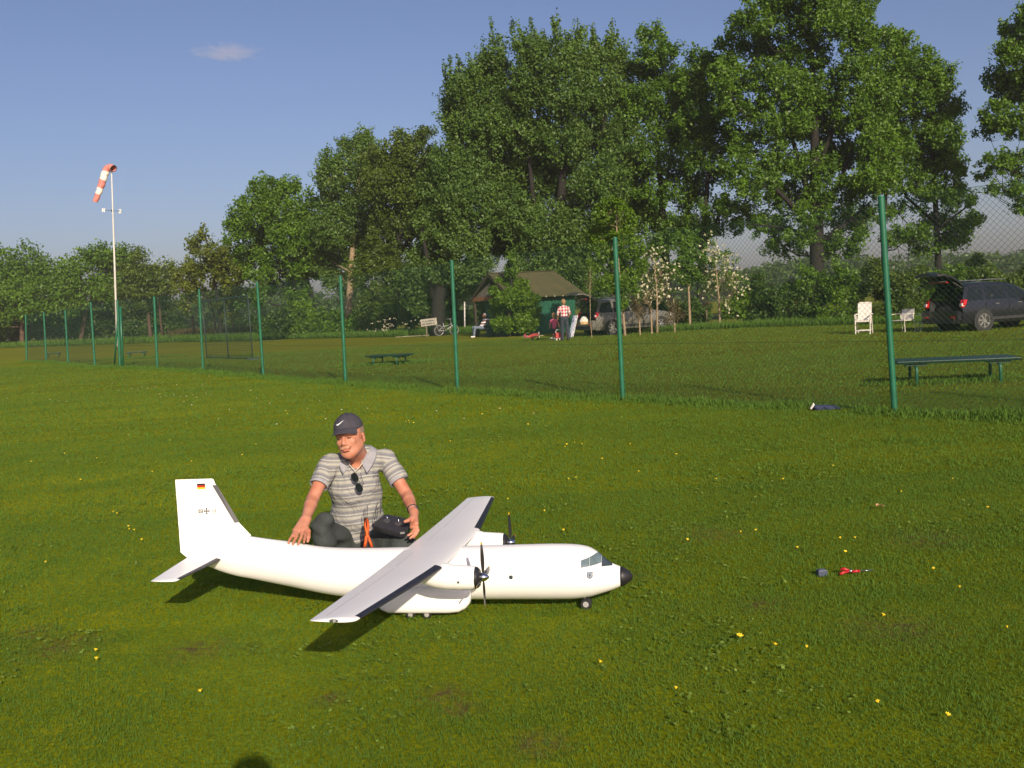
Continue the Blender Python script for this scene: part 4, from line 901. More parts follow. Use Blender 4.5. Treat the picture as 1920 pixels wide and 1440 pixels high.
# rear wheel centre is 0.93 m ahead of the tail on the near side
def place_car(label, wheel_px, rz, paint, sc):
    g_ = G(*wheel_px); off = np.array([.93 * math.cos(rz) + .95 * math.sin(rz), .93 * math.sin(rz) - .95 * math.cos(rz), 0]) * sc
    return make_car(label, g_ - off, rz, paint, sc)
place_car('taupe grey estate car with raised tailgate parked beside the green hut', (1150, 628), math.radians(24), p_grey, .99)
place_car('dark anthracite estate car with raised tailgate parked by the hedge at right', (1846, 620), math.radians(16), p_dark, .90)

# things in and by the cars
cb1 = G(1094, 628); bg_ = thing('cloth_bag', 'white and tan cloth bag standing in the open boot of the taupe car', 'bag', W(1095, 608, 44.6))
m = MB(); m.rings([[(w_ * math.cos(2 * PI * k / 10), .16 * math.sin(2 * PI * k / 10), z) for k in range(10)] for z, w_ in ((0, .19), (.12, .2))]); m.build('lower_part', mat('bag_tan', (.55, .36, .16), .8), bg_)
m = MB(); m.rings([[(w_ * math.cos(2 * PI * k / 10), .15 * math.sin(2 * PI * k / 10), z + .03 * math.sin(k * 2)) for k in range(10)] for z, w_ in ((.125, .2), (.22, .19), (.34, .10))]); m.build('upper_part', mat('bag_white', (.75, .70, .62), .8), bg_)
q = G(1072, 632) + np.array([.1, -.3, 0]); wp2 = thing('wing_panel', 'silvery white model wing panel leaning upright behind the checked shirt man', 'model wing', q)
MB().rings([[(x * 1.0 + .30 * t - .15, y + .25 * t, 1.0 * t) for x, y in ((-.13, 0), (-.04, -.03), (.09, 0), (-.04, .03))] for t in (0, .5, 1)]).build('panel', mat('panel_silver', (.30, .32, .42), .35, var=.25, scale=4), wp2)
MB().tube([(.09 - .15, -.01, 0), (.24, .24, 1.02)], .012, 5).build('edge', whc, wp2)
q = G(1049, 638); fb = thing('field_box', 'red model field box with white feet on the grass beside the child', 'box', q, .2)
MB().box((0, 0, .22), (.36, .25, .24)).build('box', mat('box_red', (.42, .03, .04), .5, var=.2), fb)
for sx in (-1, 1): MB().box((sx * .15, 0, .05), (.05, .22, .10)).build('foot', whc, fb)
MB().tube([(-.15, 0, .34), (-.13, 0, .46), (.13, 0, .46), (.15, 0, .34)], .014, 6).build('handle', whc, fb)
MB().ball((-.02, -.2, .06), .06).build('fuel_bulb', whc, fb)
# little red aeroplane on the far grass
q = G(998, 639); rp2 = thing('red_model_airplane', 'small red and white model aeroplane parked on the far grass before the hut', 'model airplane', q, math.radians(40))
red = mat('model_red', (.34, .05, .05), .35, var=.3, scale=6)
MB().rings([[(x, w_ * math.cos(2 * PI * k / 12), z + h * math.sin(2 * PI * k / 12)) for k in range(12)] for x, z, h, w_ in ((.40, .24, .05, .05), (.30, .24, .09, .08), (.05, .23, .10, .08), (-.25, .19, .05, .04), (-.42, .17, .02, .015))]).build('fuselage', red, rp2, True)
MB().rings([section(y, .16, -.06, .20 + abs(y) * .05, .014) for y in (-.6, 0, .6)]).build('wing', whc, rp2); MB().rings([section(y, -.32, -.42, .19, .008) for y in (-.22, 0, .22)]).build('tailplane', whc, rp2)
MB().prism([(-.30, -.006, .18), (-.44, -.006, .17), (-.46, -.006, .34), (-.38, -.006, .35)], (0, .012, 0)).build('fin', red, rp2)
MB().tube([(.42, -.02, .12), (.43, .01, .38)], .012, 5).build('propeller', whc, rp2)
for sy in (-1, 1): MB().disc((.18, sy * .17, .06), .06, (0, 1, 0), 14, .03).build('wheel', black, rp2); MB().tube([(.16, sy * .05, .18), (.18, sy * .15, .06)], .012, 5).build('gear_leg', whc, rp2)
q = G(1035, 635); fl = thing('tray', 'small flat white tray on the grass beside the red box', 'tray', q); MB().box((0, 0, .02), (.28, .2, .03)).build('base', whc, fl); MB().box((0, 0, .045), (.10, .08, .02)).build('item', mat('alu_grey'), fl)

# ---------------------------------------------------------------- small things on the near lawn
q = G(1547, 769); bag = thing('jacket_bundle', 'crumpled navy jacket with a white collar lying by the fence foot', 'jacket', q, -.1)
s_ = SDF((-.3, -.2, -.03), (.3, .2, .2), .009)
for (a, b2, r1, r2) in (((-.10, 0, .03), (.12, .02, .025), .045, .035), ((-.13, .02, .04), (.0, -.02, .05), .035, .03), ((.02, .03, .05), (.17, -.01, .015), .022, .02)): s_.cap(a, b2, r1, r2, .02)
s_.wrinkle(.006, 70, 2); s_.mesh('cloth', mat('navy_cloth', (.018, .028, .07), .8, bump=.3, bscale=60), bag)
s_ = SDF((-.3, -.2, -.03), (.1, .2, .2), .006); s_.cap((-.185, -.01, .03), (-.15, -.02, .085), .018, .022, .01, sq=((1, 0, .5), .5)); s_.mesh('collar', whc, bag)
q = G(1541, 1080); bx = thing('battery_box', 'small blue-grey box lying on the lawn left of the red pliers', 'box', q, .12); k_ = .0029
bl = mat('box_slate', (.055, .07, .115), .5, var=.2, scale=60)
MB().rings([[(sx * .026 * f, sy * .018 * f, z) for sx, sy in ((-1, -1), (1, -1), (1, 1), (-1, 1))] for z, f in ((.002, .92), (.006, 1), (.032, 1), (.036, .93))]).build('case', bl, bx)
MB().box((.0, 0, .0375), (.034, .022, .003)).build('lid', mat('box_lid', (.10, .12, .17), .4), bx)
q = G(1588, 1079); pc_ = thing('pliers', 'red-handled pliers lying open on the lawn', 'pliers', q, .05); rh = mat('handle_red', (.42, .015, .02), .35, var=.2, scale=60)
for a, b2, c_ in (((-.045, -.012, .014), (-.02, -.004, .02), (.015, 0, .022)), ((-.03, .018, .03), (-.008, .012, .036), (.015, 0, .026))): MB().tube([a, b2, c_], [.008, .0085, .006], 8).build('handle', rh, pc_, True)
MB().tube([(.012, 0, .024), (.028, 0, .024), (.045, -.002, .022)], [.009, .008, .002], 6).build('jaw', steel, pc_, True)
q = G(1609, 1078); sd = thing('screwdriver', 'thin silver screwdriver with red grip beside the pliers', 'screwdriver', q, -.02)
MB().tube([(-.035, 0, .02), (-.01, 0, .022), (.01, 0, .022)], [.008, .009, .007], 8).build('grip', rh, sd, True); MB().tube([(.01, 0, .022), (.088, 0, .024)], .0025, 6).build('shaft', chrome, sd, True)
q = G(1650, 957); lf = thing('dry_leaf', 'curled pale brown dry leaf on the lawn', 'leaf', q, .4)
m = MB(); R_ = [];
for t in np.linspace(0, 1, 7): R_.append([((t - .5) * .07, y * .022 * math.sin(PI * min(.97, max(.05, t))), .03 + .012 * abs(y) + .008 * math.sin(t * 5)) for y in np.linspace(-1, 1, 6)])
m.rings(R_, closed=False); m.build('blade', mat('leaf_dry', (.50, .30, .16), .7, var=.3, scale=90), lf, True); MB().tube([(.035, 0, .028), (.055, .006, .024)], .0012, 4).build('stalk', mat('leaf_dry'), lf)
# ---------------------------------------------------------------- trees, bushes, hedge
bark = mat('bark', (.013, .011, .009), .9, var=.35, scale=3, bump=.6, bscale=20); barkr = mat('bark_warm', (.085, .052, .034), .9, var=.3, scale=3, bump=.5, bscale=20); stake = mat('bark_pale', (.27, .20, .12), .8, var=.25, scale=6)
LM = {'oak': leafmat('leaf_oak', (.056, .130, .014), (.150, .285, .020)), 'poplar': leafmat('leaf_poplar', (.062, .130, .026), (.150, .260, .044)), 'alder': leafmat('leaf_alder', (.048, .096, .012), (.140, .215, .026)),
      'olive': leafmat('leaf_olive', (.070, .115, .012), (.195, .24, .028)), 'maple': leafmat('leaf_maple', (.055, .125, .008), (.175, .31, .014)), 'dark': leafmat('leaf_dark', (.032, .075, .012), (.095, .175, .022)),
      'white': leafmat('blossom', (.70, .66, .42), (.85, .82, .62), .3, (1, 1, .9)), 'brown': leafmat('leaf_brown', (.055, .045, .014), (.13, .095, .03))}
def leaf_cloud(C, ax, La, Rb, size, n, rng, tint0):
    """C Kx3 clump centres, ax Kx3 axes; n leaves each -> rhombic leaf quads"""
    K = len(C); N = K * n; Ci = np.repeat(C, n, 0); A = np.repeat(ax, n, 0); la = np.repeat(La, n); rb = np.repeat(Rb, n)
    d = rng.normal(0, 1, (N, 3)); d /= np.linalg.norm(d, axis=1)[:, None]; r = rng.uniform(0, 1, N) ** .45
    al = (d * A).sum(1); P = Ci + (d - A * al[:, None]) * (rb * r)[:, None] + A * (al * la * r)[:, None]
    nm = rng.normal(0, 1, (N, 3)) * .75 + d * .5; nm[:, 2] += .45; nm /= np.linalg.norm(nm, axis=1)[:, None]
    u = np.cross(nm, rng.normal(0, 1, (N, 3))); u /= np.linalg.norm(u, axis=1)[:, None] + 1e-9; v = np.cross(nm, u); s_ = size * rng.uniform(.6, 1.35, N)
    a, b_ = u * s_[:, None] * .62, v * s_[:, None] * .36
    V = np.stack([P - a, P - b_ + a * .1, P + a, P + b_ + a * .1], 1).reshape(-1, 3)
    T = np.clip(np.repeat(tint0, n) + rng.normal(0, .16, N), 0, 1)
    return V, T
def crown(blobs, Y, kind, rng, size, dens=1., clump=(.55, .95), n=44, spike=.4, deep=1., flat=1.):
    """blobs: (cx,cy,rx,ry[,density]) measured on the photo at distance Y; returns leaves and clump centres"""
    sc = Y / 1800.; Cs, Ax, La, Rb, Tn, BC, FC, FT = [], [], [], [], [], [], [], []
    clump = (clump[0] * .78, clump[1] * .85)
    xs = [b_[0] for b_ in blobs]; span = (max(xs) - min(xs)) * sc * .5 + 1
    for b_ in blobs:
        cx, cy, rx, ry = b_[:4]; dn = b_[4] if len(b_) > 4 else 1.
        off = rng.uniform(-.55, .55) * min(span, 5.) * deep; c = W(cx, cy, Y + off); k = (Y + off) / 1800.; R = np.array([rx * k, (rx + ry) * .5 * k * .95, ry * k]); BC.append(c)
        R = R * np.array([1.06, 1.05, 1.06]) if Y > 49 else R
        K = max(4, int(dens * dn * 2.4 * (4 * R[0] * R[2] + 2 * R[0] * R[1]) / (clump[0] + clump[1]) ** 2 * 2.))
        d = rng.normal(0, 1, (K, 3)); d /= np.linalg.norm(d, axis=1)[:, None]; r = rng.uniform(.25, 1, K) ** .55
        Cs.append(c + d * r[:, None] * R * (1 - .25 * clump[0] / max(R[0], .5))); a = d * .8 + rng.normal(0, .35, (K, 3)); a[:, 2] += spike * 1.5; a /= np.linalg.norm(a, axis=1)[:, None]; Ax.append(a)
        Rb.append(rng.uniform(clump[0], clump[1], K) * .62); La.append(rng.uniform(clump[0], clump[1], K) * (.75 + spike * 1.5)); Tn.append(np.clip(rng.uniform(.2, .8) * .4 + rng.uniform(.1, .9, K) * .6, 0, 1))
        F_ = int(K * n * .12); d = rng.normal(0, 1, (F_, 3)); d /= np.linalg.norm(d, axis=1)[:, None]; FC.append(c + d * (rng.uniform(0, 1, F_) ** .4)[:, None] * R * 1.04); FT.append(np.clip(rng.normal(.45, .2, F_), 0, 1))
    if spike > .5:      # upright leading shoots give the jagged top
        C0 = np.concatenate(Cs); bx = np.floor(C0[:, 0] / .55).astype(int); by = np.floor(C0[:, 1] / 2.5).astype(int); best = {}
        for i in range(len(C0)):
            k = (bx[i], by[i])
            if k not in best or C0[best[k], 2] < C0[i, 2]: best[k] = i
        zt = np.quantile(C0[:, 2], .55); sel = [i for i in best.values() if C0[i, 2] > zt and rng.random() < .6]; nS = len(sel); up_ = rng.uniform(.35, 1.15, nS)
        Cs.append(C0[sel] + np.stack([rng.normal(0, .15, nS), np.zeros(nS), up_], 1)); Ax.append(np.stack([rng.normal(0, .18, nS), np.zeros(nS), np.ones(nS)], 1) / 1.02); La.append(rng.uniform(.6, 1.1, nS)); Rb.append(rng.uniform(.14, .24, nS)); Tn.append(rng.uniform(.3, .8, nS))
    C = np.concatenate(Cs); V, T = leaf_cloud(C, np.concatenate(Ax), np.concatenate(La), np.concatenate(Rb) * flat, size, n, rng, np.concatenate(Tn))
    FCc = np.concatenate(FC); z1 = np.full(len(FCc), .05); V2, T2 = leaf_cloud(FCc, np.tile([0, 0, 1.], (len(FCc), 1)), z1, z1, size, 1, rng, np.concatenate(FT)); return np.concatenate([V, V2]), np.concatenate([T, T2]), C, BC
def tree(name, label, cat, stems, blobs, kind, Y, seed, size=.20, group=None, trunk_mat=None, twigs=True, limb=.10, base=None, nflow=0, **kw):
    rng = np.random.default_rng(seed); sc = Y / 1800.
    stems_w = [[W(x, y, Y) for x, y, _ in s_] for s_ in stems]; rad_ = [[r * sc * .5 for _, _, r in s_] for s_ in stems]
    b0 = stems_w[0][0].copy(); b0[2] = 0; t = thing(name, label, cat, b0, 0, group)
    kw['n'] = int(kw.get('n', 44) * (1.6 if Y < 110 else 2.2)); V, T, C, BC = crown(blobs, Y, kind, rng, size * (.95 if Y < 110 else .8), **kw); V = V[:]; ok = V.reshape(-1, 4, 3)[:, :, 2].min(1) > .02; V = V.reshape(-1, 4, 3)[ok].reshape(-1, 3); T = T[ok]
    fast_mesh('crown', V - b0, np.arange(len(V)).reshape(-1, 4), LM[kind], t, tint=T)
    if nflow:
        k = rng.integers(0, len(C), nflow); P = C[k] + rng.normal(0, .22, (nflow, 3)); P[:, 1] -= .15; Vf, Tf = leaf_cloud(P, np.tile([0, 0, 1.], (nflow, 1)), np.full(nflow, .05), np.full(nflow, .05), 0.08, 6, rng, np.full(nflow, .5))
        fast_mesh('blossom', Vf - b0, np.arange(len(Vf)).reshape(-1, 4), LM['white'], t, tint=Tf)
    m = MB(); pts = []; 
    for s_, r_ in zip(stems_w, rad_):
        s2 = [p.copy() for p in s_]
        if s_ is stems_w[0]: s2[0] = np.array([s2[0][0], s2[0][1], -.1])
        rr_ = list(r_); 
        if s_ is stems_w[0]: s2.insert(1, s2[0] * .8 + s2[1] * .2); rr_.insert(1, rr_[0]); rr_[0] *= 1.35
        m.tube(s2, rr_, 9 if rr_[0] > .08 else 6)
        for a in range(len(s_) - 1):
            for k in range(4): t_ = k / 4; pts.append((s_[a] * (1 - t_) + s_[a + 1] * t_, r_[a] * (1 - t_) + r_[a + 1] * t_))
    PT = np.array([p for p, _ in pts]); RR = np.array([r for _, r in pts])
    for c in BC:
        d = np.linalg.norm(PT - c, axis=1) + np.maximum(0, PT[:, 2] - c[2] + .5) * 1.5; i = int(np.argmin(d)); a = PT[i]; L_ = np.linalg.norm(c - a)
        if L_ < .3: continue
        mid = a * .5 + c * .5 + rng.normal(0, .06, 3) * L_ + np.array([0, 0, -.08 * L_]); r0 = min(RR[i] * .5, limb * .45 + .006 * L_); q = a * .2 + mid * .8; m.tube([a, q * .6 + a * .4, mid, c], [r0, r0 * .8, r0 * .6, r0 * .25], 6, False)
        if twigs:
            dd = np.linalg.norm(C - c, axis=1); near = np.argsort(dd)[:40]
            for j in rng.choice(near, min(12, len(near)), replace=False):
                s0 = mid * .5 + c * .5 if rng.random() < .5 else c; e = C[j]; mm_ = (s0 + e) / 2 + rng.normal(0, .08, 3) * np.linalg.norm(e - s0); m.tube([s0, mm_, e], [r0 * .3 + .004, r0 * .2 + .003, .004], 4, False)
    v = [(p[0] - b0[0], p[1] - b0[1], p[2] - b0[2]) for p in m.v]; m.v = v
    m.build('trunk', trunk_mat or bark, t, True); return t
GT = 'tall trees behind the field'
# far left wood edge
tree('deciduous_tree', 'broad dark tree at the far left edge with a reddish trunk', 'tree', [[(41, 650, 9), (42, 600, 8), (44, 540, 6), (46, 490, 3)], [(43, 585, 5), (70, 545, 4), (90, 520, 2)]], [(38, 500, 62, 36), (92, 522, 52, 40), (15, 545, 60, 40), (70, 560, 60, 42), (112, 572, 38, 36), (-30, 540, 60, 60), (-20, 600, 50, 30), (10, 590, 60, 22, .8)], 'oak', 128, 1, .42, GT, barkr, clump=(1.5, 2.6), spike=.1, n=40, limb=.25)
tree('deciduous_tree', 'rounded dark tree left of the windsock pole with a gap in its crown', 'tree', [[(150, 645, 8), (160, 590, 7), (185, 520, 4)], [(160, 585, 5), (215, 540, 3)]], [(165, 478, 30, 16), (205, 476, 52, 20), (222, 505, 50, 32), (145, 515, 34, 30), (180, 550, 56, 30), (232, 545, 50, 36), (128, 560, 30, 30)], 'oak', 130, 2, .42, GT, barkr, clump=(1.4, 2.4), spike=.1, n=42, limb=.22)
tree('deciduous_tree', 'brownish green tree right of the windsock pole, with two pale trunks', 'tree', [[(283, 640, 7), (278, 590, 6), (268, 520, 3)], [(305, 637, 5), (300, 590, 4), (297, 540, 2)]], [(262, 505, 38, 36), (292, 530, 36, 34), (250, 550, 40, 36), (300, 565, 30, 30), (318, 500, 16, 22, .6), (270, 590, 40, 22)], 'alder', 126, 3, .38, GT, barkr, clump=(1.2, 2.2), spike=.1, n=40, limb=.2)
tree('slender_tree', 'slim open-crowned tree with yellow-green leaves and sky between its branches', 'tree', [[(412, 640, 9), (414, 600, 8), (408, 560, 6), (398, 500, 4), (385, 440, 2)], [(412, 585, 5), (440, 545, 4), (455, 510, 2)], [(410, 580, 5), (375, 545, 4), (355, 510, 2)]], [(378, 446, 24, 18, .6), (360, 462, 16, 14, .5), (400, 472, 36, 22, .9), (385, 502, 46, 24, .8), (430, 508, 40, 26, .9), (352, 520, 28, 26, .55), (400, 540, 50, 20, .45), (450, 545, 30, 24, .5), (345, 560, 24, 26, .35), (430, 575, 36, 20, .3)], 'olive', 92, 4, .24, GT, clump=(.6, 1.1), spike=.15, n=34, limb=.14)
tree('slender_tree', 'thin leaning trunk with sparse leaves right of the yellow-green tree', 'tree', [[(441, 640, 5), (436, 600, 4), (428, 560, 3)]], [(425, 560, 22, 18, .3), (440, 535, 20, 18, .4)], 'olive', 98, 41, .24, GT, barkr, clump=(.6, 1.1), n=30)
tree('slender_tree', 'thin reddish trunk with sparse leaves left of the yellow-green tree', 'tree', [[(404, 642, 5), (403, 600, 4), (396, 570, 3)], [(365, 643, 5), (362, 600, 4), (352, 560, 3)]], [(350, 545, 24, 22, .3), (335, 520, 16, 26, .45), (395, 560, 18, 14, .3)], 'olive', 100, 42, .24, GT, barkr, clump=(.6, 1.1), n=30)
# the left half of the tall row
tree('oak_tree', 'bright green spreading oak at the left end of the tall tree row', 'tree', [[(588, 640, 20), (586, 580, 18), (572, 520, 13), (548, 450, 8), (530, 385, 4)], [(578, 540, 10), (510, 500, 7), (470, 460, 4)], [(584, 560, 9), (540, 540, 5), (500, 530, 3)]],
     [(505, 362, 44, 30), (540, 350, 26, 18), (470, 398, 36, 32), (528, 400, 50, 36), (446, 438, 30, 30), (490, 440, 46, 34), (548, 450, 46, 38), (470, 478, 38, 26, .9), (520, 490, 44, 24, .85), (566, 500, 40, 34), (490, 520, 34, 16, .6), (530, 535, 46, 20, .7), (475, 560, 34, 26, .35), (560, 560, 34, 26, .6), (585, 400, 30, 50), (600, 450, 40, 46)], 'oak', 80, 5, .21, GT, clump=(.6, 1.1), spike=.15, n=46, limb=.16)
tree('birch_tree', 'tall feathery birch standing above the left end of the tall tree row', 'tree', [[(652, 640, 14), (656, 540, 12), (664, 420, 8), (676, 300, 4), (682, 250, 1.5)]],
     [(676, 258, 20, 20, .9), (660, 280, 28, 22), (690, 285, 24, 28), (612, 305, 26, 20, .8), (602, 330, 18, 16, .8), (640, 330, 44, 34), (690, 345, 40, 40), (630, 380, 40, 34), (680, 400, 50, 44), (625, 430, 40, 44), (665, 460, 50, 40), (610, 480, 30, 34), (700, 470, 40, 40), (640, 520, 44, 34, .8)], 'poplar', 76, 6, .17, GT, stake, clump=(.5, .95), spike=.35, n=50, limb=.10)
tree('alder_tree', 'dull brown-green rounded tree between the birch and the tall poplar', 'tree', [[(735, 635, 18), (738, 560, 16), (745, 470, 12), (762, 360, 7), (775, 290, 3)], [(740, 540, 9), (700, 470, 6)], [(746, 480, 8), (800, 400, 5)]],
     [(768, 258, 34, 18), (800, 250, 14, 12, .8), (740, 290, 36, 26), (785, 300, 46, 34), (730, 340, 46, 40), (790, 360, 54, 44), (745, 400, 56, 42), (810, 430, 50, 44), (740, 460, 54, 40), (700, 510, 50, 34), (770, 510, 54, 36, .9), (720, 560, 44, 34, .7), (690, 580, 30, 30, .6), (760, 560, 44, 34, .9), (740, 360, 60, 60), (700, 300, 26, 30, .8), (820, 350, 40, 50)], 'alder', 70, 7, .17, GT, clump=(.5, .95), spike=.2, n=48, limb=.14)
tree('poplar_tree', 'massive upright poplar with a jagged top just left of the hut', 'tree', [[(822, 630, 26), (822, 560, 24), (850, 440, 18), (890, 300, 10), (920, 160, 4)], [(815, 540, 14), (870, 420, 8), (860, 250, 4)], [(812, 560, 12), (800, 480, 8), (790, 420, 4)]],
     [(862, 165, 26, 34, .9), (850, 200, 26, 34), (915, 125, 30, 30), (935, 110, 18, 26, .8), (895, 160, 42, 40), (945, 165, 40, 40), (860, 240, 36, 36), (905, 235, 50, 46), (955, 240, 44, 50), (850, 300, 40, 40), (900, 310, 54, 46), (830, 360, 44, 34), (880, 380, 54, 40), (940, 360, 50, 50), (820, 420, 44, 36), (870, 450, 50, 36), (930, 450, 46, 40), (810, 480, 44, 26), (880, 500, 50, 30, .8), (840, 510, 40, 20, .6), (870, 340, 60, 50), (800, 520, 50, 30, .9), (850, 540, 50, 26, .8), (960, 420, 60, 60), (960, 300, 50, 60), (800, 560, 40, 30, .8)], 'poplar', 62, 8, .16, GT, clump=(.42, .8), spike=.7, n=52, limb=.14)
tree('poplar_tree', 'tallest upright poplar directly behind the hut roof', 'tree', [[(1045, 620, 34), (1048, 540, 30), (1050, 420, 20), (1058, 280, 12), (1075, 120, 4)], [(1048, 500, 14), (1000, 380, 9), (985, 220, 4)], [(1050, 440, 12), (1120, 320, 8), (1140, 180, 4)]],
     [(1080, 75, 16, 26, .9), (985, 100, 28, 26), (1010, 90, 20, 24, .8), (1035, 110, 36, 34), (1085, 115, 36, 36), (1130, 105, 34, 34), (1165, 115, 22, 26, .8), (1000, 160, 40, 44), (1060, 175, 50, 44), (1120, 175, 50, 46), (1170, 185, 34, 40), (990, 240, 44, 50), (1050, 260, 54, 46), (1110, 260, 54, 46), (1165, 270, 40, 44), (1000, 330, 50, 46), (1065, 345, 54, 46), (1130, 345, 54, 46), (975, 410, 44, 46), (1030, 430, 54, 46), (1095, 430, 54, 42), (1150, 420, 44, 40), (1000, 490, 50, 30), (1065, 500, 54, 30), (1180, 350, 34, 50)], 'poplar', 60, 9, .16, GT, clump=(.42, .8), spike=.7, n=52, limb=.14)
tree('oak_tree', 'narrow open tree with a sparse pointed top right of the poplars', 'tree', [[(1252, 612, 22), (1250, 540, 20), (1245, 440, 14), (1235, 300, 9), (1225, 120, 3)], [(1248, 470, 10), (1290, 400, 7), (1310, 320, 3)], [(1246, 440, 9), (1200, 360, 5)]],
     [(1208, 68, 18, 16, .7), (1232, 62, 20, 16, .8), (1262, 92, 14, 12, .5), (1225, 100, 34, 26, .9), (1200, 130, 24, 22, .8), (1240, 140, 38, 30), (1215, 185, 30, 30, .7), (1260, 190, 36, 34), (1235, 240, 34, 28, .6), (1270, 250, 34, 30, .8), (1225, 300, 40, 30, .55), (1265, 320, 34, 26, .6), (1235, 365, 44, 26, .7), (1290, 375, 34, 24, .6), (1215, 410, 40, 28, .9), (1270, 425, 44, 24, .8), (1230, 460, 44, 22, .8), (1300, 440, 34, 20, .8), (1190, 210, 34, 50, .8), (1290, 170, 30, 44, .6), (1290, 250, 34, 44, .7), (1195, 300, 34, 44, .7), (1190, 380, 36, 40, .8), (1290, 320, 36, 36, .5)], 'oak', 60, 10, .16, GT, clump=(.42, .8), spike=.4, n=44, limb=.11)
tree('oak_tree', 'round-topped oak in front of the tallest oak, left side', 'tree', [[(1318, 612, 20), (1315, 540, 18), (1318, 440, 12), (1330, 300, 7), (1335, 180, 3)], [(1316, 470, 9), (1360, 380, 5)]],
     [(1305, 112, 24, 20, .8), (1335, 130, 34, 28), (1300, 165, 34, 30), (1345, 190, 40, 36), (1305, 225, 40, 34), (1350, 260, 44, 34), (1310, 290, 40, 30, .7), (1355, 320, 36, 28, .6), (1300, 350, 36, 24, .5), (1340, 385, 44, 24, .5), (1310, 420, 40, 24, .7), (1355, 430, 36, 18, .5)], 'oak', 58, 11, .16, GT, clump=(.42, .8), spike=.25, n=44, limb=.11)
tree('oak_tree', 'tallest spreading oak with a thick dark trunk, its top leaving the picture', 'tree', [[(1531, 612, 32), (1532, 500, 27), (1531, 420, 25), (1527, 330, 18), (1528, 200, 12), (1520, 60, 6)], [(1532, 430, 15), (1490, 390, 11), (1440, 340, 6)], [(1530, 400, 14), (1505, 330, 10), (1480, 240, 6)], [(1531, 410, 15), (1570, 350, 9), (1600, 280, 5)], [(1532, 460, 10), (1585, 420, 7), (1630, 380, 3)], [(1528, 330, 10), (1570, 220, 7), (1590, 110, 4)], [(1532, 440, 8), (1450, 425, 4), (1400, 420, 2)]],
     [(1450, -10, 60, 30), (1530, -20, 60, 36), (1600, 10, 44, 36), (1410, 40, 44, 26), (1490, 30, 50, 34), (1560, 40, 44, 34), (1380, 80, 34, 22, .8), (1440, 85, 44, 30), (1510, 100, 50, 34), (1600, 70, 34, 30, .7), (1365, 120, 34, 20, .7), (1420, 140, 44, 28), (1480, 165, 50, 36), (1545, 170, 50, 36), (1600, 130, 34, 30, .7), (1410, 195, 44, 30, .8), (1465, 235, 54, 34), (1540, 240, 54, 36), (1600, 210, 44, 36, .8), (1400, 270, 40, 26, .8), (1450, 305, 50, 30, .9), (1520, 310, 54, 30, .9), (1590, 290, 50, 34), (1420, 345, 44, 26, .7), (1480, 370, 50, 26, .8), (1560, 360, 56, 30, .9), (1630, 340, 40, 30, .8), (1400, 400, 44, 24, .7), (1450, 420, 44, 22, .7), (1590, 410, 48, 24, .7), (1500, 440, 36, 18, .6), (1470, 465, 40, 24, .6), (1520, 400, 40, 24, .5), (1600, 450, 40, 24, .5), (1545, 450, 34, 20, .4), (1640, 400, 30, 26, .5), (1560, 470, 36, 22, .5), (1375, 200, 34, 40, .7), (1640, 200, 40, 50), (1650, 270, 40, 44), (1640, 330, 40, 40, .8), (1500, 200, 50, 60, .6), (1620, 60, 30, 40, .7), (1350, 150, 30, 40, .6), (1380, 320, 40, 34, .5), (1630, 130, 34, 34, .6)], 'oak', 54, 12, .15, GT, clump=(.40, .78), spike=.2, n=46, limb=.14)
tree('oak_tree', 'dense domed oak right of the tallest oak with a straight slim trunk', 'tree', [[(1760, 560, 13), (1759, 480, 12), (1755, 400, 10), (1750, 300, 7), (1735, 170, 3)], [(1756, 420, 6), (1700, 370, 5), (1670, 300, 3)], [(1755, 430, 5), (1810, 390, 3)], [(1658, 560, 10), (1656, 440, 8), (1665, 300, 6), (1680, 160, 3)]],
     [(1655, 75, 34, 20, .9), (1690, 85, 34, 26), (1670, 125, 50, 34), (1725, 130, 44, 36), (1760, 150, 30, 34), (1645, 175, 44, 34), (1700, 185, 54, 36), (1765, 200, 40, 36), (1650, 230, 44, 34, .9), (1710, 245, 54, 36), (1770, 250, 38, 34), (1670, 290, 50, 30, .9), (1730, 300, 54, 34), (1780, 305, 34, 30), (1700, 345, 44, 22, .7), (1760, 355, 50, 26, .9), (1800, 370, 30, 22, .8), (1690, 395, 34, 18, .5), (1770, 410, 44, 20, .7), (1815, 415, 26, 20, .7), (1710, 440, 44, 18, .9), (1790, 445, 40, 18, .8), (1740, 465, 34, 14, .5), (1680, 450, 30, 16, .5)], 'oak', 56, 13, .155, GT, clump=(.42, .8), spike=.2, n=48, limb=.11)
tree('oak_tree', 'oak cut off by the right edge of the picture with drooping lower sprays', 'tree', [[(1985, 600, 28), (1980, 400, 22), (1975, 200, 12), (1970, 60, 5)], [(1982, 380, 10), (1920, 330, 6), (1870, 310, 2)], [(1980, 300, 9), (1920, 240, 6), (1870, 220, 3)]],
     [(1900, 55, 28, 24, .8), (1945, 40, 44, 50), (1885, 100, 30, 26, .8), (1930, 110, 44, 40), (1868, 145, 24, 22, .7), (1905, 165, 44, 34), (1870, 215, 36, 26, .8), (1915, 230, 44, 30), (1850, 245, 24, 14, .5), (1870, 300, 34, 20, .55), (1910, 310, 40, 24, .7), (1845, 330, 20, 10, .4), (1880, 355, 40, 14, .5), (1925, 360, 34, 20, .6), (1905, 392, 20, 14, .4), (1980, 180, 50, 80), (1990, 330, 50, 60)], 'oak', 52, 14, .15, GT, clump=(.38, .72), spike=.1, n=42, limb=.10)
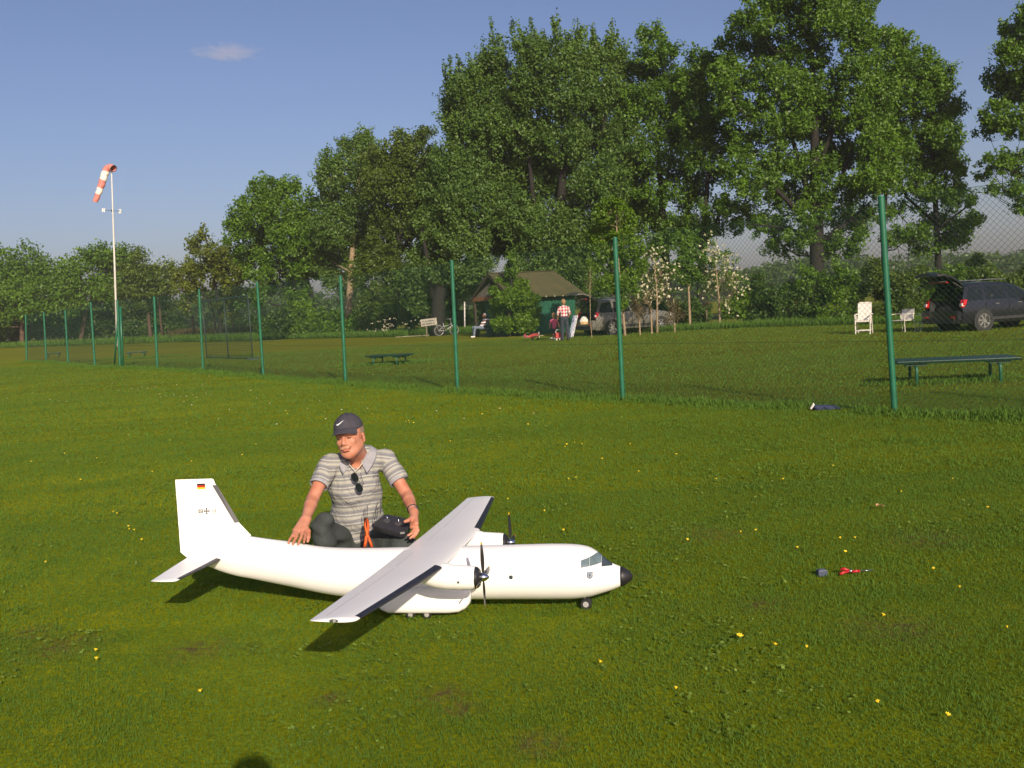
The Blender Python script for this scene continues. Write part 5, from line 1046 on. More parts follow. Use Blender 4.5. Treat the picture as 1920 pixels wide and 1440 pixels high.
# trees and bushes nearer the fence
GY = 'young trees standing on the grass by the taupe car'
tree('maple_tree', 'bright green young maple on a thin pale trunk in front of the taupe car', 'tree', [[(1172, 626, 5), (1168, 580, 4), (1160, 500, 3), (1155, 400, 2)]], [(1130, 400, 24, 20, .9), (1165, 410, 34, 26), (1125, 445, 34, 30), (1175, 455, 36, 34), (1140, 490, 42, 30), (1185, 500, 30, 30), (1150, 530, 34, 22), (1180, 540, 24, 20, .8), (1150, 385, 30, 14, .8), (1172, 565, 12, 10, .6)], 'maple', 43, 20, .115, GY, stake, clump=(.28, .5), spike=-.1, n=36, limb=.03)
tree('flowering_tree', 'small white-blossomed tree on a thin trunk, left of its twin', 'tree', [[(1232, 618, 4), (1232, 560, 3.5), (1228, 500, 2)]], [(1228, 478, 20, 14, .6), (1215, 505, 30, 22, .5), (1240, 510, 28, 20, .5), (1212, 540, 34, 24, .5), (1242, 545, 28, 20, .4), (1205, 562, 20, 14, .35)], 'alder', 44, 21, .10, GY, stake, clump=(.22, .42), spike=.1, n=14, limb=.03, nflow=250)
tree('flowering_tree', 'small white-blossomed tree on a thin trunk, right of its twin and more sparse', 'tree', [[(1350, 612, 4), (1348, 560, 3.5), (1342, 500, 2)]], [(1330, 455, 16, 14, .4), (1335, 480, 34, 22, .5), (1360, 490, 30, 22, .5), (1320, 510, 24, 20, .5), (1355, 525, 40, 20, .5), (1330, 545, 30, 16, .4), (1385, 535, 26, 10, .3), (1365, 565, 20, 16, .3)], 'oak', 46, 22, .10, GY, stake, clump=(.22, .42), spike=.1, n=12, limb=.03, nflow=230)
tree('young_tree', 'green young tree on a pale trunk between the two blossoming trees', 'tree', [[(1294, 616, 5), (1292, 560, 4), (1288, 490, 2.5)]], [(1285, 455, 28, 20), (1300, 480, 30, 22), (1278, 500, 26, 22), (1295, 520, 28, 18), (1285, 440, 22, 16, .8)], 'oak', 46, 23, .11, GY, stake, clump=(.28, .5), spike=.2, n=34, limb=.03)
tree('sapling', 'thin brown-leaved sapling before the taupe car, left one', 'tree', [[(1200, 624, 4), (1198, 590, 3), (1192, 560, 1.5)]], [(1196, 570, 18, 14, .5), (1206, 585, 16, 14, .5), (1188, 590, 14, 14, .4)], 'brown', 43, 24, .07, GY, stake, clump=(.2, .35), n=14, limb=.02)
tree('sapling', 'thin bare stake-like sapling before the front door of the taupe car', 'tree', [[(1222, 622, 4), (1221, 590, 3), (1219, 568, 2)]], [(1219, 572, 10, 8, .4)], 'brown', 43.5, 25, .07, GY, stake, clump=(.2, .35), n=12, limb=.02)
tree('sapling', 'thin brown-leaved sapling just right of the taupe car bonnet', 'tree', [[(1265, 622, 3), (1265, 590, 2.5), (1263, 560, 1.5)]], [(1260, 575, 20, 16, .4), (1274, 590, 18, 14, .4), (1252, 598, 14, 12, .4)], 'brown', 43.5, 26, .07, GY, stake, clump=(.2, .35), n=14, limb=.02)
tree('sapling', 'tall very thin leafless sapling standing before the open tailgate of the taupe car', 'tree', [[(1110, 634, 1.6), (1107, 600, 1.4), (1106, 540, 1.2), (1107, 500, .8)]], [(1107, 510, 12, 22, .4), (1105, 540, 14, 16, .3)], 'maple', 42.2, 27, .08, GY, stake, clump=(.15, .3), n=12, limb=.012)
q = G(1326, 613); bt = thing('bird_table', 'small wooden bird table on a thin post beside the right blossoming tree', 'bird table', q); MB().tube([q, q + np.array([0, 0, .95])], .035, 6).build('post', stake, bt, world=bt); MB().box((q[0], q[1], .98), (.42, .3, .03)).build('tray', stake, bt, world=bt)
m = MB(); m.prism([(q[0] - .24, q[1] - .18, 1.12), (q[0] + .24, q[1] - .18, 1.12), (q[0], q[1] - .18, 1.26)], (0, .36, 0)); m.build('roof', mat('feeder_roof', (.22, .11, .06), .8), bt, world=bt)
tree('bush', 'bright green conical bush growing against the front of the hut', 'bush', [[(962, 622, 8), (961, 560, 5), (957, 490, 2)]], [(957, 486, 8, 12, .7), (960, 508, 18, 14, .8), (950, 532, 26, 16), (975, 538, 20, 14), (932, 545, 16, 10, .7), (962, 560, 42, 20), (995, 560, 18, 12, .7), (950, 585, 34, 20), (985, 585, 28, 20), (965, 608, 44, 16), (1000, 600, 14, 12, .7), (935, 606, 14, 14, .8)], 'maple', 51.8, 30, .125, None, clump=(.26, .46), spike=-.2, n=34, limb=.03, flat=1.2)
GB = 'bushes along the field edge'
def bush(label, blobs, kind, Y, seed, size=.15, cl=(.4, .75), n=40, **kw):
    bx_ = sum(b_[0] for b_ in blobs) / len(blobs); yb = 720 - 0; low = max(b_[1] + b_[3] for b_ in blobs); return tree('bush', label, 'bush', [[(bx_, low + 2, 6), (bx_, low - 20, 3)]], blobs, kind, Y, seed, size, GB, clump=cl, n=n, spike=0, limb=.05, **kw)
bush('large dark bush under the oak at the left end of the tree row', [(505, 610, 26, 20), (535, 600, 30, 26), (520, 622, 34, 14)], 'dark', 78, 50, .2, (.6, 1.0))
bush('light green bush with arching sprays left of the dense round bush', [(565, 590, 26, 24), (590, 600, 26, 22), (575, 618, 34, 16)], 'maple', 77, 51, .2, (.6, 1.0))
bush('rounded mid green bush near the fourth nearest fence post', [(625, 600, 30, 24), (610, 618, 26, 16), (650, 610, 22, 18)], 'oak', 76, 52, .2, (.6, 1.0))
bush('dense round bush right of the fourth nearest fence post', [(690, 595, 34, 24), (715, 605, 24, 20), (680, 612, 34, 18)], 'oak', 74, 53, .19, (.6, 1.0))
bush('low dark thicket behind the sign board', [(760, 590, 30, 30), (800, 580, 34, 36), (840, 590, 30, 30), (870, 600, 26, 20)], 'dark', 90, 54, .22, (.8, 1.2))
bush('tall dark thicket behind the bicycle and pole', [(835, 540, 30, 40), (880, 520, 26, 40), (860, 600, 34, 24), (905, 590, 20, 40)], 'dark', 68, 55, .2, (.6, 1.0))
bush('small pale bush beside the sign board', [(835, 598, 10, 14), (828, 608, 10, 10)], 'maple', 66, 56, .13, (.3, .5))
bush('dark bush filling the gap right of the hut', [(1100, 520, 30, 34), (1110, 560, 34, 30), (1140, 590, 30, 24), (1085, 480, 26, 34)], 'dark', 58, 57, .18, (.5, .9))
bush('dark green bush behind the blossoming trees', [(1220, 580, 36, 24), (1260, 590, 30, 24), (1300, 585, 34, 24), (1240, 605, 60, 12)], 'dark', 52, 58, .16, (.5, .8))
bush('bright green bush right of the blossoming trees', [(1400, 560, 30, 20), (1380, 580, 28, 20), (1415, 590, 34, 20)], 'maple', 47, 59, .12, (.35, .6))
bush('broad dark hedge bush under the tallest oak', [(1450, 560, 36, 28), (1440, 590, 44, 20), (1490, 555, 34, 30), (1500, 590, 40, 20), (1420, 530, 26, 20, .6)], 'dark', 46, 60, .13, (.35, .65))
bush('mid green hedge bush right of the tallest oak trunk', [(1545, 540, 34, 30), (1530, 580, 34, 24), (1580, 520, 30, 24), (1510, 520, 26, 24, .7)], 'oak', 46, 61, .13, (.35, .65))
bush('yellow-green hedge bush directly behind the reclining chair', [(1590, 560, 34, 24), (1615, 590, 30, 16), (1570, 590, 34, 16), (1620, 545, 20, 14)], 'maple', 43, 62, .12, (.35, .6), n=34)
bush('olive hedge bush between the nearest fence post and the dark car', [(1660, 540, 34, 34), (1650, 585, 34, 20), (1700, 545, 34, 34), (1690, 590, 40, 20), (1640, 510, 26, 22, .7), (1720, 515, 26, 20)], 'alder', 42, 63, .12, (.35, .65))
bush('dark hedge bush directly behind the raised tailgate of the dark car', [(1750, 530, 36, 26), (1740, 570, 34, 34), (1795, 520, 36, 24), (1790, 570, 40, 34)], 'oak', 42, 64, .12, (.35, .65))
bush('sunlit hedge bush above the roof of the dark car', [(1840, 520, 36, 22), (1850, 560, 40, 34), (1900, 535, 40, 26), (1900, 570, 40, 30), (1950, 520, 40, 40)], 'alder', 42, 65, .12, (.35, .65))
bush('tree-topped bush crown right of the domed oak trunk', [(1830, 490, 14, 12, .7), (1815, 500, 14, 10, .6)], 'dark', 60, 66, .15, (.3, .6))
bush('dark bushes under the brownish tree left of the slim tree', [(285, 615, 34, 20), (320, 612, 26, 20), (250, 610, 34, 26)], 'dark', 128, 67, .36, (.9, 1.5))
bush('dark undergrowth under the rounded tree left of the windsock', [(150, 610, 50, 30), (210, 605, 40, 30), (110, 600, 40, 34)], 'dark', 133, 68, .38, (.9, 1.6))
bush('dark undergrowth at the far left edge of the picture', [(20, 615, 40, 30), (70, 610, 40, 30), (-20, 610, 40, 30)], 'dark', 135, 69, .38, (.9, 1.6))
bush('low dark bush in the far gap left of the oak', [(470, 605, 20, 18), (450, 612, 26, 12)], 'dark', 110, 70, .26, (.7, 1.2))
# white cow parsley by the bushes
rng = np.random.default_rng(77); VV = []; TT = []
for (px, py, sx_, sy_, N) in [(725, 612, 7, 8, 30), (780, 604, 26, 4, 22), (700, 622, 10, 5, 8), (210, 636, 40, 2.5, 18)]:
    Yb = G(px, 632 if px > 400 else 642)[1]; P = np.array([W(px + rng.normal(0, sx_), py + rng.normal(0, sy_), Yb - .5) for _ in range(N)]); V, T = leaf_cloud(P, np.tile([0, 0, 1.], (N, 1)), np.full(N, .05), np.full(N, .09), .075, 4, rng, np.full(N, .4)); VV.append(V); TT.append(T)
V = np.concatenate(VV); tag(fast_mesh('cow_parsley', V, np.arange(len(V)).reshape(-1, 4), LM['white'], tint=np.concatenate(TT)), kind='stuff')
# rough edge vegetation where the field meets the bushes
VV, FF, TT = [], [], []; nvt = 0
for (pa, pb, h) in [((-60, 655), (330, 642), .8), ((330, 642), (480, 640), .7), ((480, 637), (760, 632), .5), ((760, 630), (900, 626), .5), ((1100, 628), (1420, 614), .35), ((1420, 614), (2000, 600), .4)]:
    a, b_ = G(*pa), G(*pb); N = 5000; t_ = rng.uniform(0, 1, N)[:, None]; P = (a + (b_ - a) * t_)[:, :2]; P[:, 1] += np.abs(rng.normal(0, 1.2, N)); V, F = blades(P, np.full(N, h), .03 * a[1] / 60, rng, .4); push(V, F, rng.uniform(.1, .8, N))
tag(fast_mesh('field_edge_grass', np.concatenate(VV), np.concatenate(FF), bm_, tint=np.concatenate(TT)), kind='stuff')
# far wood along the horizon: one mass
VV, TT = [], []
K = 5200; xx = rng.uniform(-190, 210, K); yy = 225 + rng.uniform(-8, 25, K); top = 4.5 + 4.5 * vnoise(xx * .05, xx * 0 + 3, 8) + 2.5 * vnoise(xx * .22, xx * 0, 9); zz = rng.uniform(0, 1, K) ** .8 * top
V, T = leaf_cloud(np.stack([xx, yy, zz], 1), np.tile([0, 0, 1.], (K, 1)), np.full(K, 1.3), np.full(K, 2.0), .75, 24, rng, rng.uniform(.1, .8, K)); ok = V.reshape(-1, 4, 3)[:, :, 2].min(1) > 0; V = V.reshape(-1, 4, 3)[ok].reshape(-1, 3); T = T[ok]
tag(fast_mesh('far_wood', V, np.arange(len(V)).reshape(-1, 4), LM['dark'], tint=T), kind='stuff')
# dry reed strip glimpsed below the far trunks
rs = MB(); a, b_ = G(330, 634), G(480, 630); N = 7000; t_ = rng.uniform(0, 1, N)[:, None]; P = (a + (b_ - a) * t_)[:, :2]; P[:, 1] += rng.normal(0, 2, N); V, F = blades(P, np.full(N, 1.1), .08, rng, .3)
tag(fast_mesh('dry_reeds', V, F, LM['brown'], tint=rng.uniform(.5, 1, N)), kind='stuff')
# the thin evening cloud: a soft volume far away and high up
cm_ = bpy.data.materials.new('cloud'); cm_.use_nodes = True; n_ = cm_.node_tree; n_.nodes.remove(n_.nodes['Principled BSDF']); pv = n_.nodes.new('ShaderNodeVolumePrincipled'); pv.inputs['Color'].default_value = (1, .9, .92, 1); pv.inputs['Anisotropy'].default_value = .0
tc = n_.nodes.new('ShaderNodeTexCoord'); no = n_.nodes.new('ShaderNodeTexNoise'); no.inputs['Scale'].default_value = 1.6; no.inputs['Detail'].default_value = 4; mp = n_.nodes.new('ShaderNodeMapping'); mp.inputs['Scale'].default_value = (2.2, 1, 1)
n_.links.new(tc.outputs['Object'], mp.inputs[0]); n_.links.new(mp.outputs[0], no.inputs['Vector']); ln_ = n_.nodes.new('ShaderNodeVectorMath'); ln_.operation = 'LENGTH'; n_.links.new(tc.outputs['Object'], ln_.inputs[0])
m1 = n_.nodes.new('ShaderNodeMath'); m1.operation = 'SUBTRACT'; n_.links.new(no.outputs['Fac'], m1.inputs[0]); m0 = n_.nodes.new('ShaderNodeMath'); m0.operation = 'MULTIPLY'; m0.inputs[1].default_value = .62; n_.links.new(ln_.outputs['Value'], m0.inputs[0]); n_.links.new(m0.outputs[0], m1.inputs[1])
m2 = n_.nodes.new('ShaderNodeMath'); m2.operation = 'MULTIPLY'; m2.inputs[1].default_value = .03; m2.use_clamp = True; n_.links.new(m1.outputs[0], m2.inputs[0]); n_.links.new(m2.outputs[0], pv.inputs['Density']); n_.links.new(pv.outputs[0], n_.nodes['Material Output'].inputs['Volume'])
cl = MB(); cl.ball((0, 0, 0), 1, 24, 16); co = cl.build('cloud', cm_); cw = W(424, 99, 1500); co.location = V3(cw); co.scale = (66, 60, 10); co.rotation_euler = (0, .02, 0); tag(co, kind='stuff'); co['label'] = 'small thin pinkish cloud high in the blue sky'
# ---------------------------------------------------------------- the kneeling man
skin = mat('skin', (.42, .155, .088), .5, rgb2=(.54, .25, .165), scale=14, spec=.4, bump=.03, bscale=120); skin_far = mat('skin_far', (.42, .20, .13), .6, var=.1)
def rotz(a): c, s_ = math.cos(a), math.sin(a); return np.array([[c, -s_, 0], [s_, c, 0], [0, 0, 1.]])
def rotx(a): c, s_ = math.cos(a), math.sin(a); return np.array([[1, 0, 0], [0, c, -s_], [0, s_, c]])
def roty(a): c, s_ = math.cos(a), math.sin(a); return np.array([[c, 0, s_], [0, 1, 0], [-s_, 0, c]])
man = thing('person', 'man in a grey striped polo shirt and dark cap crouching behind the white model aeroplane', 'person', (-.99, 5.78, 0))
J = dict(hips=W(672, 1010, 5.86), waist=W(668, 968, 5.86), chest=W(666, 910, 5.80), neck=W(669, 849, 5.79), shR=W(616, 869, 5.74), shL=W(723, 863, 5.84), elR=W(586, 936, 5.56), wrR=W(573, 974, 5.36), elL=W(763, 928, 5.74), wrL=W(776, 961, 5.54), head=W(655, 820, 5.66))
HR = rotz(math.radians(-10)) @ roty(math.radians(-7)) @ rotx(math.radians(-3))     # head turned to the model, leaning a little
HC = J['head']; hs = 1.06
def hd(p): return HC + HR @ (np.array(p, float) * hs)
def Hc(s, a, b, ra, rb, k=.008, sub=False, sq=None): s.cap(hd(a), hd(b), ra * hs, rb * hs, k, sub, sq=sq)
def He(s, c, r, k=.01, sub=False, R=None): s.ell(hd(c), np.array(r) * hs, (HR @ R if R is not None else HR), k, sub)
lo, hi = np.array([-1.42, 5.08, .22]), np.array([-.38, 6.05, 1.10])
b = SDF(lo, hi, .0046)
# head: face looks to local -y
He(b, (0, .018, .045), (.074, .092, .085), 0); He(b, (0, -.012, -.025), (.064, .070, .078), .03); Hc(b, (0, -.040, -.088), (0, -.048, -.092), .030, .026, .03)      # skull, face, chin
for sx in (-1, 1):
    Hc(b, (sx * .052, .005, -.050), (sx * .022, -.045, -.085), .020, .020, .022)       # jaw line
    He(b, (sx * .036, -.062, -.020), (.017, .013, .014), .018)                        # cheek
    Hc(b, (sx * .012, -.088, .022), (sx * .046, -.070, .021), .0095, .008, .010)        # brow
    He(b, (sx * .029, -.0835, .004), (.0135, .009, .0075), .007, True)                  # eye socket
    He(b, (sx * .029, -.0735, .003), (.0125, .0085, .0065), .003)                       # closed lids, squinting
    He(b, (sx * .0765, .020, -.012), (.008, .017, .030), .003, False, rotz(sx * .45)); He(b, (sx * .084, .012, -.009), (.005, .009, .018), .002, True)   # ear
    He(b, (sx * .013, -.093, -.031), (.0085, .009, .0075), .006)                        # nostril wing
Hc(b, (0, -.083, .016), (0, -.103, -.024), .0080, .0115, .009); Hc(b, (0, -.100, -.027), (0, -.092, -.034), .0095, .007, .006)   # nose
He(b, (0, -.083, -.050), (.030, .013, .012), .010)                                        # upper lip mass
Hc(b, (-.019, -.0865, -.0555), (.019, -.0865, -.0555), .0045, .0045, .004); Hc(b, (-.016, -.083, -.068), (.016, -.083, -.068), .0058, .0058, .005)
Hc(b, (-.024, -.094, -.0615), (.024, -.094, -.0605), .0022, .0022, .002, True)            # mouth line
# neck, trunk under the clothes
nb_ = J['neck'] + np.array([.0, .03, -.03])
b.cap(hd((0, .020, -.055)), nb_, .056, .062, .03); b.cap(nb_, J['chest'] + np.array([0, .0, .02]), .055, .095, .03, sq=((0, 1, 0), .8)); b.cap(J['chest'], J['hips'] + np.array([0, .03, 0]), .10, .085, .03, sq=((0, 1, 0), .7))
b.cap(J['shR'] + np.array([.03, 0, -.018]), J['shL'] + np.array([-.03, 0, -.018]), .030, .030, .02)
b.cap(nb_ + np.array([0, -.02, -.02]), J['chest'] + np.array([0, -.020, .02]), .052, .070, .03)
# arms
def arm(sh, el, wr, s_=1.):
    b.cap(sh, sh * .6 + el * .4, .034 * s_, .040 * s_, .02); b.cap(sh * .6 + el * .4, el, .041 * s_, .036 * s_, .006); b.cap(el, el * .7 + wr * .3, .036 * s_, .0365 * s_, .006); b.cap(el * .7 + wr * .3, wr, .0365 * s_, .0255 * s_, .006)
arm(J['shR'], J['elR'], J['wrR']); arm(J['shL'], J['elL'], J['wrL'])
def finger(pts, r0, r1):
    for i in range(len(pts) - 1): q0 = r0 + (r1 - r0) * i / (len(pts) - 1); q1 = r0 + (r1 - r0) * (i + 1) / (len(pts) - 1); b.cap(pts[i], pts[i + 1], q0, q1, .004)
# his right hand lies spread on the fuselage
ph = W(562, 993, 5.285); wr = J['wrR']
dh = ph - wr
for k, o in enumerate((-.030, -.010, .010, .028)): b.cap(wr + np.array([o * .5, 0, 0]), W(562, 995, 5.275) + np.array([o, .004 * abs(k - 1.5), 0]), .018, .0135, .014)
tips = [((549, 1004), (543, 1012), (541, 1018)), ((556, 1007), (551, 1015), (549, 1021)), ((565, 1007), (561, 1015), (559, 1021)), ((573, 1004), (571, 1011), (570, 1017))]
for k, (a, b1, c1) in enumerate(tips):
    o = (-.030, -.010, .010, .028)[k]; f0 = W(562, 995, 5.275) + np.array([o, .004 * abs(k - 1.5), 0])
    finger([f0, W(*a, 5.225), W(*b1, 5.19), W(*c1, 5.165)], .0105, .0072)
finger([W(571, 984, 5.31), W(579, 996, 5.27), W(579, 1007, 5.235), W(577, 1015, 5.21)], .0135, .0085)
# his left hand closes on the transmitter
wl = J['wrL']; pl = W(775, 985, 5.44)
for k, o in enumerate((-.022, -.006, .010, .024)): b.cap(wl, pl + np.array([.004, 0, 0]) + np.array([o * .6, -.002 * k, o * .5]), .020, .0135, .014)
fing = [((777, 992), (772, 1000), (765, 1004)), ((779, 995), (776, 1004), (769, 1009)), ((780, 990), (781, 1000), (776, 1008)), ((781, 984), (784, 994), (780, 1003))]
for k, (a, b1, c1) in enumerate(fing):
    finger([pl + np.array([.005 * k - .004, 0, -.004]), W(*a, 5.42 + .008 * k), W(*b1, 5.39 + .01 * k), W(*c1, 5.375 + .012 * k)], .0105, .0076)
finger([W(772, 971, 5.47), W(765, 976, 5.43), W(759, 978, 5.41)], .0135, .009)
b.cap(J['hips'] + np.array([-.08, 0, -.03]), W(606, 988, 5.54), .040, .035, .01); b.cap(J['hips'] + np.array([.08, 0, -.04]), W(750, 1024, 5.6), .045, .04, .02)
body = b.mesh('body', skin, man, world=man, smooth_it=1)
# lips and eyes as fine details
def local(o): return o
m = MB(); 
for sx in (-1, 1): m.tube([hd((sx * .018, -.0865, .0035)), hd((sx * .029, -.0895, .0025)), hd((sx * .040, -.0825, .003))], [.0015, .0024, .0015], 6)
m.build('eye', mat('eye_dark', (.03, .02, .018), .4), man, True, world=man)
m = MB()
for sx in (-1, 1): m.tube([hd((sx * .014, -.0985, .023)), hd((sx * .030, -.094, .029)), hd((sx * .048, -.081, .022))], [.002, .0032, .002], 6)
m.build('eyebrow', mat('brow_brown', (.16, .085, .05), .9), man, True, world=man)
m = MB(); m.tube([hd((-.017, -.0925, -.0655)), hd((0, -.096, -.0675)), hd((.017, -.0925, -.0655))], [.002, .0042, .002], 7); m.build('lip', mat('lip_red', (.46, .13, .10), .45), man, True, world=man)
m = MB(); R_ = random.Random(4)
for k in range(70):
    x = R_.uniform(-.026, .026); z = -.043 - .0006 * abs(x) * 1000 * .25 + R_.uniform(-.004, .004); m.tube([hd((x, -.096 + abs(x) * .30, z)), hd((x * 1.12, -.0985 + abs(x) * .32, z - .009))], [.0010, .0004], 3, False)
m.build('moustache', mat('hair_grey', (.40, .25, .17), .9), man, world=man)
# short grey hair at the temple below the cap
s_ = SDF(HC - .16, HC + .16, .004); He(s_, (0, .030, .040), (.0775, .090, .088), 0); s_.plane(hd((0, -.02, 0)), HR @ np.array([0, -1., 0])); s_.plane(hd((0, 0, -.030)), HR @ np.array([0, 0, -1.])); s_.wrinkle(.0015, 300, 1)
s_.mesh('hair', mat('hair_short', (.24, .17, .12), .95, var=.3, scale=200), man, world=man)
# cap
capm = mat('cap_cloth', (.048, .046, .060), .85, var=.15, scale=30, bump=.12, bscale=220)
CRt = rotx(math.radians(6)); s_ = SDF(HC - .2, HC + .22, .0042); He(s_, (0, .014, .050), (.0825, .100, .086), 0); 
s_.plane(hd((0, 0, .049)), HR @ CRt @ np.array([0, .10, -1.]) / 1.005); He(s_, (0, .018, .03), (.0765, .092, .079), .002, True)
co_ = s_.mesh('cap', capm, man, world=man)
m = MB(); R_ = []     # peak
for i in range(9):
    t_ = i / 8; ang = np.linspace(-1.02, 1.02, 17); row = []
    for a in ang: rr_ = 1 + .58 * t_ * (math.cos(a * .92) ** .55 if abs(a) < 1.5 else 0); row.append(hd((.0775 * math.sin(a) * (1 + .06 * t_) * (1 + (rr_ - 1) * .15), .012 - .100 * math.cos(a) * rr_, .056 - .022 * t_ ** 1.3 - .016 * abs(math.sin(a)) ** 2 * (.3 + t_))))
    R_.append(row)
top_ = m.rings(R_, closed=False); m.rings([[p - np.array([0, 0, .0035]) for p in r] for r in R_], closed=False); m.rings([R_[-1], [p - np.array([0, 0, .0035]) for p in R_[-1]]], closed=False); m.build('cap_peak', capm, co_, True, world=man)
m = MB()
for a in np.linspace(0, PI, 4)[:-1]:
    m.tube([hd((.0832 * math.cos(a) * math.cos(q), .014 + .1008 * math.sin(a) * math.cos(q), .050 + .0888 * math.sin(q))) for q in np.linspace(.05, PI - .05, 18)], .0010, 4)
m.ball(hd((0, .014, .1365)), .006); m.build('cap_seam', mat('cap_seam', (.035, .034, .045), .9), co_, True, world=man)
def capsurf(x, z):   # point on the crown front
    yy = .014 - .1010 * math.sqrt(max(0, 1 - (x / .0835) ** 2 - ((z - .05) / .087) ** 2)); return hd((x, yy - .0012, z))
sw = [(-.034, .092), (-.0355, .086), (-.033, .081), (-.028, .0795), (-.020, .082), (.008, .098), (-.020, .088), (-.0275, .087), (-.031, .0895)]
sw_top = [(-.036, .090), (-.034, .0845), (-.029, .0835), (-.020, .0865), (-.006, .0930), (.010, .1010)]; sw_bot = [(-.036, .089), (-.035, .0795), (-.028, .0765), (-.017, .0805), (-.005, .0890), (.010, .1005)]
m = MB(); m.rings([[capsurf(x, z) for x, z in sw_top], [capsurf(x, z) for x, z in sw_bot]], closed=False); m.build('cap_logo', mat('logo_white', (.80, .84, .90), .5), co_, world=man)
# polo shirt
sh = bpy.data.materials.new('polo_stripes'); sh.use_nodes = True; n_ = sh.node_tree; pb = n_.nodes['Principled BSDF']; pb.inputs['Roughness'].default_value = .9; pb.inputs['Specular IOR Level'].default_value = .15
at = n_.nodes.new('ShaderNodeAttribute'); at.attribute_name = 'stripe'; fr_ = n_.nodes.new('ShaderNodeMath'); fr_.operation = 'FRACT'; n_.links.new(at.outputs['Fac'], fr_.inputs[0]); rp = n_.nodes.new('ShaderNodeValToRGB'); rp.color_ramp.interpolation = 'CONSTANT'; n_.links.new(fr_.outputs[0], rp.inputs[0])
els = [(0, (.33, .33, .30)), (.16, (.15, .15, .17)), (.21, (.25, .25, .26)), (.30, (.16, .16, .18)), (.36, (.22, .22, .235)), (.50, (.40, .40, .35)), (.62, (.24, .24, .255)), (.68, (.15, .15, .17)), (.73, (.29, .29, .28)), (.86, (.40, .39, .34))]
cr2 = rp.color_ramp; cr2.elements[0].color = (*els[0][1], 1); cr2.elements[1].position = els[1][0]; cr2.elements[1].color = (*els[1][1], 1)
for p_, c_ in els[2:]: e_ = cr2.elements.new(p_); e_.color = (*c_, 1)
n_.links.new(rp.outputs[0], pb.inputs['Base Color'])
tc = n_.nodes.new('ShaderNodeTexCoord'); no = n_.nodes.new('ShaderNodeTexNoise'); no.inputs['Scale'].default_value = 9; no.inputs['Detail'].default_value = 5; no.inputs['Distortion'].default_value = 1.6; n_.links.new(tc.outputs['Object'], no.inputs['Vector']); bp = n_.nodes.new('ShaderNodeBump'); bp.inputs['Strength'].default_value = .75; bp.inputs['Distance'].default_value = .035; n_.links.new(no.outputs['Fac'], bp.inputs['Height']); n_.links.new(bp.outputs[0], pb.inputs['Normal'])
s_ = SDF(lo - .03, hi + .02, .0055)
ax_ = J['waist'] - J['neck']; ax_ /= np.linalg.norm(ax_)
s_.cap(J['neck'] + np.array([0, .03, -.065]), J['chest'], .108, .145, .05, sq=((0, 1, 0), .80)); s_.cap(J['chest'], J['waist'], .144, .150, .06, sq=((0, 1, 0), .80)); s_.cap(J['waist'], J['hips'] + np.array([.01, 0, .035]), .152, .155, .05, sq=((0, 1, 0), .80))
s_.ell(J['waist'] + np.array([.01, -.055, -.005]), (.125, .085, .10), k=.05)      # belly
s_.cap(J['shR'] + np.array([.02, 0, -.012]), nb_ + np.array([-.012, 0, -.028]), .050, .064, .03); s_.cap(J['shL'] + np.array([-.02, 0, -.012]), nb_ + np.array([.012, 0, -.028]), .050, .064, .03)
def sleeve(sh_, el_, f):
    d = (el_ - sh_); e = sh_ + d * f; dn = d / np.linalg.norm(d); s_.cap(sh_, e + dn * .05, .0555, .0565, .025, cut=[(e, dn)]); return e, dn
eR, dR = sleeve(J['shR'], J['elR'], .60); eL, dL = sleeve(J['shL'], J['elL'], .60)
s_.plane(J['hips'] + np.array([0, 0, -.005]), (0, 0, -1.))
# open neck: round at the back, V at the front
s_.cap(nb_ + np.array([-.004, -.015, .035]), nb_ + np.array([-.003, -.010, .12]), .052, .066, .008, True)
vn = W(667.5, 882, 5.66)
for t_ in np.linspace(0, 1, 7): c = (nb_ + np.array([-.002, -.075, .012])) * (1 - t_) + (vn + np.array([0, 0, 0])) * t_; s_.cap(c + np.array([0, -.08, .01]), c + np.array([0, .062, 0]), .060 * (1 - t_) + .012, .058 * (1 - t_) + .011, .003, True)
s_.wrinkle(.007, 30, 5); s_.V -= .003
def stripes(v):
    pos = v; tR = (pos - J['shR']) @ dR; tL = (pos - J['shL']) @ dL; dR_ = np.linalg.norm(pos - J['shR'] - np.outer(tR, dR), axis=1); dL_ = np.linalg.norm(pos - J['shL'] - np.outer(tL, dL), axis=1)
    st = -(pos - J['neck']) @ np.array([.06, .1, 1.]) + .012 * np.sin(pos[:, 0] * 14 + 1); inR = (dR_ < .078) & (tR > .035) & (pos[:, 0] < J['shR'][0] + .012); inL = (dL_ < .078) & (tL > .035) & (pos[:, 0] > J['shL'][0] - .012)
    st = np.where(inR, tR + .01, st); st = np.where(inL, tL + .02, st); return st / .056 + 10
shirt_o = s_.mesh('polo_shirt', sh, man, world=man, attr=stripes, smooth_it=1)
me_ = shirt_o.data; a_ = me_.attributes['tint']; a_.name = 'stripe'
ribm = mat('collar_grey', (.30, .30, .33), .9, var=.1, scale=40, bump=.1, bscale=150)
for e, d in ((eR, dR), (eL, dL)): u_, v_ = frame_of(d); MB().rings([[e + d * q + (u_ * math.cos(2 * PI * k / 24) + v_ * math.sin(2 * PI * k / 24)) * r for k in range(24)] for q, r in ((-.014, .0545), (-.012, .0575), (.006, .0575), (.008, .054), (-.002, .050))], caps=False).build('sleeve_cuff', ribm, shirt_o, True, world=man)
